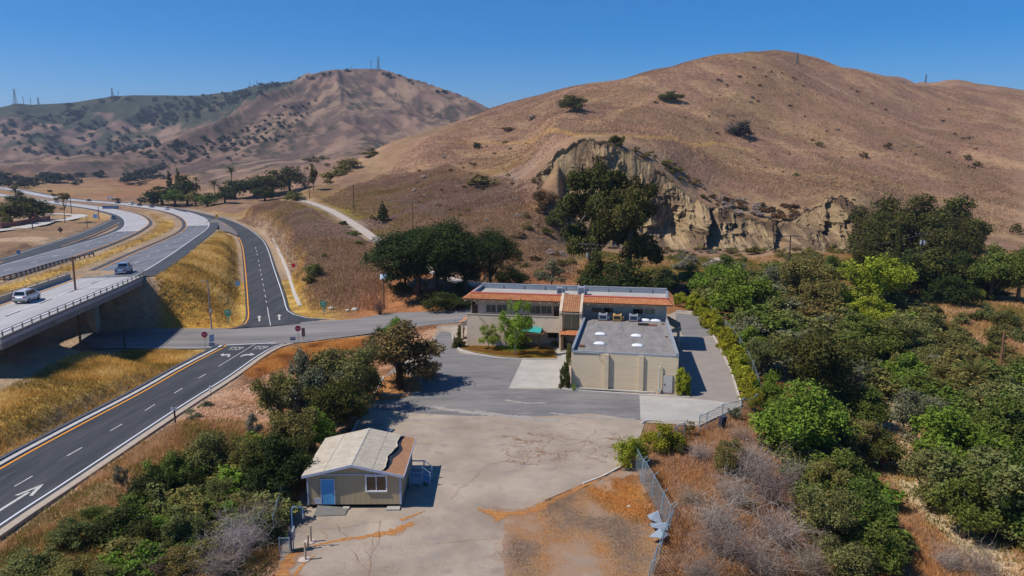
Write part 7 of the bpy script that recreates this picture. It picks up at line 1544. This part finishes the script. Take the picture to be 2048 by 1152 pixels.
for q in ((345, 985, 895, 80, 'MG', 'bright green shrub in the upper part of the left thicket'), (300, 1005, 930, 90, 'DG', 'dark shrub at the left of the upper thicket'), (410, 950, 860, 90, 'WG', 'feathery green shrub behind the bright green one'), (445, 940, 850, 80, 'OL', 'olive shrub between the thicket and the dark tree'), (380, 990, 925, 60, 'DG', 'dark core shrub of the upper thicket'), (240, 1090, 1010, 110, 'DG', 'large dark shrub in the lower left thicket'), (200, 1050, 1005, 60, 'MG', 'mid green shrub on top of the lower left thicket'), (145, 1090, 1030, 70, 'WG', 'thin green brush left of the large dark shrub'),
          (290, 1110, 1040, 60, 'DG2', 'dark shrub right of the large dark shrub'), (365, 1100, 1010, 70, 'WG', 'mid green upright shrub right of the lower thicket'), (440, 1010, 950, 70, 'WG', 'yellow green shrub between the two thickets'), (50, 1160, 1110, 110, 'WG', 'low green brush at the bottom left corner'), (130, 1165, 1120, 90, 'OL', 'low olive brush along the bottom edge'), (360, 1140, 1090, 80, 'OL', 'olive brush along the bottom left of the dry shrub'), (215, 1165, 1125, 70, 'WG', 'green brush at the bottom edge below the dark thicket'), (470, 1040, 990, 60, 'OL', 'olive brush above the big dry shrub'), (395, 1050, 1000, 60, 'OL', 'olive brush in the middle of the left bank')): plant('bush', *q)
for q in ((470, 1120, 1040, 120, (.40, .33, .32), 'big pale grey dry shrub in the lower left foreground'), (500, 1090, 1020, 90, (.38, .31, .29), 'pale grey dry shrub right behind the big one'), (440, 1150, 1090, 110, (.32, .25, .22), 'brown grey dry shrub below the big one'), (520, 1060, 1000, 80, (.36, .26, .18), 'tan dry shrub near the left fence'), (300, 1150, 1110, 80, (.32, .24, .16), 'tan dry shrub at the bottom of the left bank')): plant('twig', *q)
scatter([(160, 1070), (360, 1000), (480, 900), (540, 870), (520, 1000), (500, 1130), (180, 1150)], 40, 'scrub', 30, ['OL', 'WG', 'OL', 'MG'], 'small mixed shrub filling the left bank thicket', 'small shrubs of the left bank', 21, stuff='bank_shrubs')
scatter([(350, 840), (420, 800), (450, 790), (400, 830), (360, 855)], 7, 'scrub', 9, 'GG', 'tiny green tuft beside the off ramp gutter', 'tufts beside the ramp', 22, stuff='roadside_tufts')
# --- right side: hedge trees, ravine and orchard
RT = (('oak', 1335, 585, 538, 50, 'WG', 'loose green tree behind the right end of the tiled roof'), ('oak', 1378, 578, 530, 50, 'MG', 'green tree above the parked dark pickup'), ('oak', 1425, 600, 530, 90, 'BG', 'bright green tree right of the parked pickup'), ('oak', 1470, 640, 535, 110, 'BG', 'large bright green tree behind the upper hedge'), ('oak', 1450, 580, 508, 60, 'MG', 'upright green tree behind the large bright one'), ('oak', 1520, 640, 560, 90, 'MG', 'mid green tree right of the large bright one'), ('willow', 1600, 622, 520, 100, 'OL', 'feathery olive willow by the side road'), ('willow', 1555, 600, 530, 70, 'GG', 'greyish feathery tree left of the olive willow'),
      ('oak', 1667, 560, 510, 50, 'MG', 'round green tree at the foot of the cliff on the right'), ('willow', 1640, 640, 560, 90, 'OL', 'olive thicket tree right of the feathery willow'), ('willow', 1760, 640, 520, 116, 'LG', 'lime green spreading tree with thin crown'), ('oak', 1745, 655, 590, 80, 'LG', 'lime green dense lower tree left of the brown pole'),
      ('oak', 1765, 505, 393, 96, 'DG2', 'left crown of the great dark oak group under the hill'), ('oak', 1835, 505, 388, 110, 'DG2', 'middle crown of the great dark oak group under the hill'), ('oak', 1905, 508, 390, 104, 'DG2', 'right crown of the great dark oak group under the hill'), ('oak', 1730, 560, 480, 60, 'DG2', 'dark tree at the left foot of the great oaks'), ('oak', 1855, 595, 492, 120, 'DG2', 'wide dark tree in front of the great oaks'), ('oak', 1800, 600, 505, 90, 'DG', 'dark tree left of the wide one in front of the great oaks'),
      ('oak', 1925, 590, 505, 90, 'DG', 'dark green tree right of the wide one'), ('oak', 1980, 600, 500, 90, 'MG', 'green orchard tree near the right edge'), ('oak', 2035, 605, 492, 80, 'MG', 'green orchard tree cut by the right edge'), ('oak', 1985, 560, 488, 60, 'MG', 'green tree behind the orchard trees on the right'),
      ('willow', 1625, 830, 672, 150, 'DG2', 'huge rounded dark olive tree in the middle of the ravine'), ('oak', 1595, 920, 768, 160, 'BG', 'large bright green tree right of the hedge end'), ('oak', 1560, 880, 795, 90, 'MG', 'green tree at the left of the large bright one'), ('oak', 1735, 730, 640, 120, 'MG', 'broad mid green tree right of the huge rounded one'), ('willow', 1800, 720, 640, 100, 'WG', 'feathery green tree below the lime green one'), ('oak', 1680, 1000, 905, 120, 'MG', 'green tree below the large bright green one'),
      ('willow', 1655, 1120, 990, 110, 'WG', 'feathery green tree at the left of the creek bed'), ('oak', 1900, 960, 815, 150, 'BG', 'bright green tree right of the creek'), ('oak', 1990, 930, 790, 150, 'MG', 'large green tree at the right edge above the creek'), ('willow', 1960, 1060, 900, 200, 'WG', 'tall feathery tree with grey twigs on the right edge'), ('oak', 1925, 1075, 950, 110, 'MG', 'green tree right of the creek bed'), ('oak', 2040, 1080, 900, 120, 'MG', 'green tree cut by the right edge of the frame, lowest one'), ('willow', 1830, 900, 790, 100, 'GG', 'grey green feathery tree above the creek'), ('oak', 1500, 700, 650, 50, 'BG', 'bright shrub tree just outside the hedge fence'), ('willow', 1530, 760, 680, 70, 'WG', 'feathery tree just outside the hedge fence'), ('willow', 1690, 800, 720, 90, 'GG', 'grey green tree right of the huge rounded one'), ('oak', 1855, 740, 690, 70, 'WG', 'green tree at the orchard edge'), ('cypress', 1790, 560, 448, 16, 'DG2', 'slim dark cypress in front of the great oaks'), ('oak', 1760, 940, 860, 90, 'DG2', 'dark tree beside the orange patch of soil'))
for q in RT: plant(*q)
for q in ((1745, 520, 425, 80, 'DG2', 'dense dark foliage filling the left of the great oak group'), (1800, 522, 410, 100, 'DG2', 'dense dark foliage between the left and middle great oaks'), (1870, 524, 408, 100, 'DG2', 'dense dark foliage between the middle and right great oaks'), (1930, 526, 430, 70, 'DG2', 'dense dark foliage at the right end of the great oak group'), (1780, 600, 530, 90, 'DG', 'dark undergrowth bush left of the lime green tree top'), (1900, 610, 540, 90, 'DG', 'dark bush in the shade above the orchard path')): plant('bush', *q)
for q in (('oak', 1725, 1075, 960, 100, 'MG', 'green tree at the left brink of the creek, middle of the lower group'), ('oak', 1745, 1150, 1050, 110, 'MG', 'green tree at the left brink of the creek, lowest in the frame'), ('willow', 1690, 1185, 1085, 110, 'WG', 'feathery green tree cut by the bottom edge left of the creek'), ('willow', 1700, 930, 840, 90, 'OL', 'olive feathery tree right of the large bright green one'), ('oak', 1730, 860, 775, 90, 'MG', 'green tree above the sandy gap in the ravine'), ('oak', 1860, 1010, 900, 110, 'WG', 'soft green tree close to the right brink of the creek'), ('willow', 1650, 1010, 925, 90, 'OL', 'olive feathery tree at the edge of the dry twiggy slope'), ('oak', 1540, 820, 745, 60, 'BG', 'small bright green tree beside the end of the hedge')): plant(*q)
for q in (('willow', 560, 870, 745, 90, 'OL', 'olive feathery tree at the road side of the left belt'), ('willow', 640, 850, 735, 90, 'GG', 'grey olive tree between the sapling and the kerb trees'), ('oak', 730, 800, 705, 70, 'OL', 'olive tree at the top of the left belt by the mulch bed'), ('willow', 655, 800, 720, 70, 'OL', 'thin olive tree behind the grey green sapling'), ('willow', 590, 930, 820, 100, 'OL', 'olive tree left of the bright green bush tree'), ('oak', 500, 960, 880, 70, 'OL', 'olive rounded tree in the middle of the left bank')): plant(*q)
plant('palm', 1943, 802, 728, 100, 'OL', 'low wide palm without visible trunk in the orchard gap'); plant('palm', 1925, 612, 586, 24, 'LG', 'left banana like plant by the orchard path'); plant('palm', 1962, 606, 582, 20, 'LG', 'right banana like plant by the orchard path'); plant('palm', 1880, 780, 740, 60, (.14, .11, .03), 'yellowish low palm left of the wide one')
plant('cactus', 2032, 468, 445, 30, 'DG2', 'dark cactus like shrub at the right edge below the hill')
scatter([(1820, 625), (1900, 612), (2045, 650), (2045, 780), (1990, 780), (1860, 690)], 30, 'scrub', 30, ['DG2', 'OL', 'WG'], 'small dark citrus tree in the orchard rows', 'citrus trees', 23, 'citrus_tree', (1.0, 1.4), (.8, 1.2))
scatter([(1500, 600), (1700, 590), (1830, 640), (1900, 740), (1860, 830), (1760, 860), (1690, 760), (1560, 700)], 60, 'scrub', 42, ['WG', 'OL', 'GG', 'MG', 'OL'], 'mixed green shrub of the ravine thicket', 'ravine thicket shrubs', 24)
scatter([(1640, 880), (1780, 830), (2048, 820), (2048, 1090), (1900, 1080), (1830, 1000), (1760, 1130), (1660, 1120), (1600, 960)], 60, 'scrub', 55, ['WG', 'MG', 'OL', 'BG', 'WG'], 'mixed green shrub beside the creek bed', 'creek side shrubs', 25)
scatter([(1300, 520), (1440, 505), (1700, 512), (1720, 550), (1640, 560), (1500, 545), (1330, 545)], 40, 'scrub', 15, ['OL', 'OL', 'SG', 'WG'], 'low olive scrub at the foot of the cliff', 'scrub below the cliff', 26, stuff='cliff_foot_shrubs')
scatter([(1400, 560), (1560, 560), (1700, 590), (1560, 640), (1480, 620)], 26, 'scrub', 32, ['WG', 'OL', 'MG'], 'bushy scrub right of the tiled building', 'scrub right of the building', 27)
scatter([(1730, 540), (2048, 560), (2048, 610), (1900, 600), (1740, 600)], 22, 'scrub', 40, ['DG2', 'DG', 'WG'], 'dark undergrowth between the orchard trees', 'orchard undergrowth', 28)
scatter([(1040, 420), (1120, 430), (1170, 520), (1160, 560), (1060, 560), (1000, 520)], 26, 'scrub', 14, ['GY', 'BR', 'OL', 'BR'], 'dry brush on the slope left of the dark eucalyptus', 'brush behind the building', 29, stuff='hill_brush')

scatter([(1390, 600), (1480, 560), (1700, 600), (1840, 640), (1900, 740), (1860, 830), (1740, 870), (1640, 780), (1540, 760), (1480, 680)], 90, 'scrub', 44, ['WG', 'OL', 'GG', 'MG', 'BG', 'WG'], '', None, 31, stuff='ravine_undergrowth')
scatter([(1530, 900), (1640, 830), (1790, 790), (2048, 780), (2048, 1120), (1900, 1090), (1840, 980), (1800, 900), (1760, 1000), (1780, 1140), (1660, 1140), (1620, 1000)], 90, 'scrub', 52, ['WG', 'MG', 'OL', 'BG', 'MG'], '', None, 32, stuff='creek_undergrowth')
scatter([(1820, 620), (2048, 640), (2048, 790), (1900, 740)], 12, 'scrub', 24, ['DG2', 'OL', 'WG'], '', None, 33, stuff='orchard_weeds')
scatter([(130, 1100), (330, 1010), (480, 890), (560, 850), (560, 1000), (520, 1130), (180, 1160)], 60, 'scrub', 44, ['OL', 'WG', 'MG', 'WG', 'BG'], '', None, 34, stuff='bank_shrubs')
# ---------------------------------------------------------------- grass and litter (nobody could count it)
def grass_mat():
    m = bpy.data.materials.new('dry_grass'); m.use_nodes = True; nt = m.node_tree; b = nt.nodes['Principled BSDF']; b.inputs['Roughness'].default_value = .8; b.inputs['Specular IOR Level'].default_value = .1
    at = nt.nodes.new('ShaderNodeAttribute'); at.attribute_name = 'Col'; nt.links.new(at.outputs['Color'], b.inputs['Base Color'])
    tr = nt.nodes.new('ShaderNodeBsdfTranslucent'); nt.links.new(at.outputs['Color'], tr.inputs[0]); ms = nt.nodes.new('ShaderNodeMixShader'); ms.inputs[0].default_value = .3
    nt.links.new(b.outputs[0], ms.inputs[1]); nt.links.new(tr.outputs[0], ms.inputs[2]); nt.links.new(ms.outputs[0], nt.nodes['Material Output'].inputs['Surface']); return m
M_grass = grass_mat()
def paved(x, y, mg=0.0):
    r = in_poly(x, y, YARD)
    for A, h in ((mid(wNCy, wNCw)[::2], 8.2), (mid(wFCy, wFCw)[::2], 7.), (mid(wORy, wORw)[14::2], 5.2), (mid(wOFy, wOFw)[::2], 5.2), (mid(wCRs, wCRn)[::2], 7.4), (PATH[::2], 2.), (mid(wLRi, wLRo)[::2], 4.2)):
        d, _, _ = line_dist(x, y, A); r |= d < h + mg
    return r
def tufts(name, poly, n, hgt, wid, cols, seed=0, blades=3, spread=.16, patch=6., lean=.5, thr=None, allow_yard=False, feather=3., ground=None):
    r = np.random.default_rng(seed); px = np.array([p[0] for p in poly]); py = np.array([p[1] for p in poly])
    x = r.uniform(px.min(), px.max(), n * 4); y = r.uniform(py.min(), py.max(), n * 4); m = in_poly(x, y, poly)
    if not allow_yard: m &= ~paved(x, y)
    pn = fbm(x / patch, y / patch, 4, seed + 200)
    if feather: d_, _, _ = line_dist(x, y, poly, True); m &= d_ > feather * r.random(len(x)) ** 2
    if thr: m &= pn > thr + r.uniform(-.06, .06, len(x))
    x, y, pn = x[m][:n], y[m][:n], pn[m][:n]; n = len(x)
    z = GZ(x, y); c = np.array(cols); k = np.clip((pn - .3) / .4 * (len(c) - 1) + r.normal(0, .45, n), 0, len(c) - 1.001); ki = k.astype(int); base = c[ki] * (1 - (k - ki))[:, None] + c[ki + 1] * (k - ki)[:, None]
    if ground is not None:
        ai = np.clip(((np.arctan2(x, y) - AZ[0]) / (AZ[-1] - AZ[0]) * (NA - 1)).astype(int), 0, NA - 1); ri = np.clip(((np.log(np.hypot(x, y)) - LR_[0]) / (LR_[-1] - LR_[0]) * (NR - 1)).astype(int), 0, NR - 1)
        base = base * (1 - ground) + TC[ai, ri, :3] * 1.55 * ground
    base = base * r.uniform(.7, 1.3, (n, 1)); P0 = np.repeat(np.stack([x, y, z], 1), blades, 0); nb = len(P0); P0[:, :2] += r.normal(0, spread, (nb, 2))
    a = r.uniform(0, 6.283, nb); w = wid * r.uniform(.6, 1.4, nb) / 2; s = np.stack([np.cos(a) * w, np.sin(a) * w, np.zeros(nb)], 1); h = hgt * r.uniform(.5, 1.3, nb) * np.repeat(np.clip(.6 + pn, .6, 1.4), blades)
    tip = P0 + np.stack([r.normal(0, lean, nb) * h, r.normal(0, lean, nb) * h, h], 1); P0[:, 2] -= .03
    V = np.stack([P0 - s, P0 + s, tip], 1).reshape(-1, 3); F = np.arange(nb * 3).reshape(-1, 3); C = np.repeat(np.concatenate([np.repeat(base, blades, 0), np.ones((nb, 1))], 1), 3, 0)
    return tag(mesh_np(name, V, F, M_grass, attr=C), kind='stuff')
cl = lambda *a: [hexc(*q) for q in a]
GOLD = cl((150, 126, 66), (198, 158, 82), (218, 180, 100), (228, 198, 128)); STRAW = cl((150, 110, 76), (200, 152, 110), (226, 184, 144), (234, 202, 170)); BRUSH = cl((136, 112, 92), (166, 136, 114), (186, 156, 134), (158, 126, 98)); ORNG = cl((150, 98, 50), (204, 138, 70), (222, 166, 92)); MIXG = cl((112, 112, 50), (150, 134, 68), (190, 146, 92), (206, 168, 122))
GLp = lambda *a: [G(u, v)[:2] for u, v in a]
tufts('golden_grass', [(-88, 60), (-86, 118), (-52, 116), (-46, 112), (-36, 112), (-44, 60), (-44, 40), (-60, 40)], 60000, .40, .06, GOLD, 1)
tufts('golden_grass', GLp((275, 560), (300, 655), (440, 655), (480, 640), (482, 560), (470, 470), (420, 465), (360, 505)), 30000, .45, .09, GOLD, 2, patch=9)
tufts('golden_grass', GLp((0, 620), (150, 560), (300, 495), (365, 455), (300, 425), (300, 445), (200, 510), (0, 570)), 14000, .45, .10, GOLD, 3, patch=9)
tufts('straw_litter', [(-36, 40), (-36, 118), (-22, 118), (-10, 122), (-8, 118), (-22, 92), (-18, 60), (-14, 42)], 70000, .13, .07, STRAW, 4, lean=1.2, blades=3, feather=2.)
tufts('mown_straw_heaps', GLp((480, 745), (560, 700), (640, 684), (760, 672), (745, 700), (640, 712), (560, 738), (500, 760)), 26000, .22, .07, ORNG, 5, lean=1.2, patch=3)
tufts('bank_grass', [(-40, 36), (-36, 70), (-24, 78), (-16, 60), (-14, 36)], 26000, .4, .05, MIXG, 6, patch=4)
tufts('dry_slope_grass', [(11, 36), (9, 50), (13, 70), (28, 78), (30, 92), (36, 92), (34, 60), (33, 34)], 80000, .34, .05, cl((140, 104, 66), (188, 138, 86), (208, 162, 112), (186, 150, 124), (200, 150, 96)), 7, patch=5)
tufts('dirt_lot_grass', [P(u, v)[:2] for u, v in ((1015, 1030), (1170, 972), (1262, 935), (1335, 1080), (1290, 1190), (1010, 1190))], 34000, .07, .05, ORNG + cl((150, 130, 110)), 8, lean=1.5, thr=.44, allow_yard=True, patch=4, feather=1)
tufts('ravine_grass', [(30, 40), (34, 92), (60, 150), (110, 150), (80, 90), (60, 40)], 36000, .4, .09, MIXG, 9, patch=7)
tufts('bank_scrub', GLp((470, 440), (560, 400), (610, 412), (700, 462), (760, 505), (790, 560), (750, 622), (620, 622), (570, 520), (530, 460)), 60000, .5, .14, BRUSH, 10, patch=7, ground=.5, feather=5)
tufts('hill_scrub', GLp((640, 400), (760, 350), (900, 330), (1060, 360), (1100, 430), (1150, 500), (1160, 560), (1040, 560), (930, 550), (800, 480), (720, 440)), 90000, .55, .20, BRUSH, 11, patch=12, ground=.6, feather=14)
tufts('hill_scrub', [(p[0] * 1.22, p[1] * 1.22) for p in GLp((980, 240), (1150, 184), (1320, 152), (1530, 120), (1640, 152), (1700, 168), (1820, 195), (2046, 215))] + GLp((2040, 470), (1760, 470), (1700, 390), (1500, 400), (1330, 320), (1180, 270), (1080, 330), (900, 330), (760, 350)), 150000, .5, .34, BRUSH, 15, patch=20, ground=.92, feather=10, spread=.5)
tufts('cliff_foot_scrub', GLp((1160, 575), (1160, 505), (1740, 505), (2040, 500), (2040, 560), (1700, 570), (1400, 575)), 40000, .5, .16, MIXG, 12, patch=12)
tufts('roadside_grass', GLp((550, 470), (570, 500), (600, 560), (640, 600), (740, 625), (640, 628), (606, 620), (585, 560), (560, 500)), 12000, .3, .09, GOLD, 13, feather=1)
tufts('lawn_grass', [P(u, v)[:2] for u, v in ((923, 697), (934, 693), (1016, 694), (1105, 697), (1112, 717), (1050, 716), (1000, 712), (950, 704))], 14000, .09, .05, cl((150, 104, 46), (172, 134, 52), (110, 132, 38), (84, 130, 34)), 14, lean=.9, allow_yard=True, patch=4, feather=0)
LIT = cl((150, 80, 34), (196, 112, 48), (214, 140, 74), (120, 72, 40))
for k_, (pp, n_, th) in enumerate((([(626, 1098), (700, 1082), (780, 1068), (830, 1040), (840, 1050), (790, 1078), (700, 1094), (630, 1106)], 2600, .40), ([(555, 1165), (585, 1100), (640, 1094), (630, 1125), (600, 1165)], 2600, .42), ([(955, 1012), (1010, 1010), (1120, 985), (1240, 925), (1250, 935), (1160, 985), (1060, 1035), (1010, 1060), (970, 1035)], 6000, .40), ([(1000, 880), (1060, 862), (1240, 858), (1275, 880), (1235, 925), (1120, 940), (1010, 950)], 2200, .60), ([(985, 1010), (1050, 1020), (1050, 1180), (985, 1180)], 3200, .42), ([(600, 1040), (700, 1030), (900, 1030), (1000, 1100), (1000, 1170), (560, 1170)], 2500, .58), ([(700, 880), (760, 790), (860, 780), (900, 830), (860, 1000), (820, 900)], 1500, .56))):
    o = tufts('leaf_specks', [P(u, v)[:2] for u, v in pp], n_, .02, .06, LIT, 40 + k_, lean=1.5, thr=th, allow_yard=True, patch=2.2, feather=.3, blades=2); o.location.z += .05
for o in bpy.data.objects:
    if o.name.startswith('lawn_grass'): o.location.z += .14
    if o.name.startswith('dirt_lot_grass'): o.location.z += .02
# ---------------------------------------------------------------- haze over the valley
hz = MB(); hz.box((0, 2900, 180), (7600, 6300, 420)); hz_o = hz.build('haze', None) if False else None
hm = bpy.data.materials.new('haze_air'); hm.use_nodes = True; hn = hm.node_tree.nodes
hn.remove(hn['Principled BSDF']); pv = hn.new('ShaderNodeVolumePrincipled'); pv.inputs['Density'].default_value = .00010; pv.inputs['Color'].default_value = (.62, .76, 1, 1); pv.inputs['Anisotropy'].default_value = .2
hm.node_tree.links.new(pv.outputs[0], hn['Material Output'].inputs['Volume'])
HAZE = MB().box((0, 4550, 240), (17000, 9700, 700)).build('haze', hm); tag(HAZE, kind='stuff')
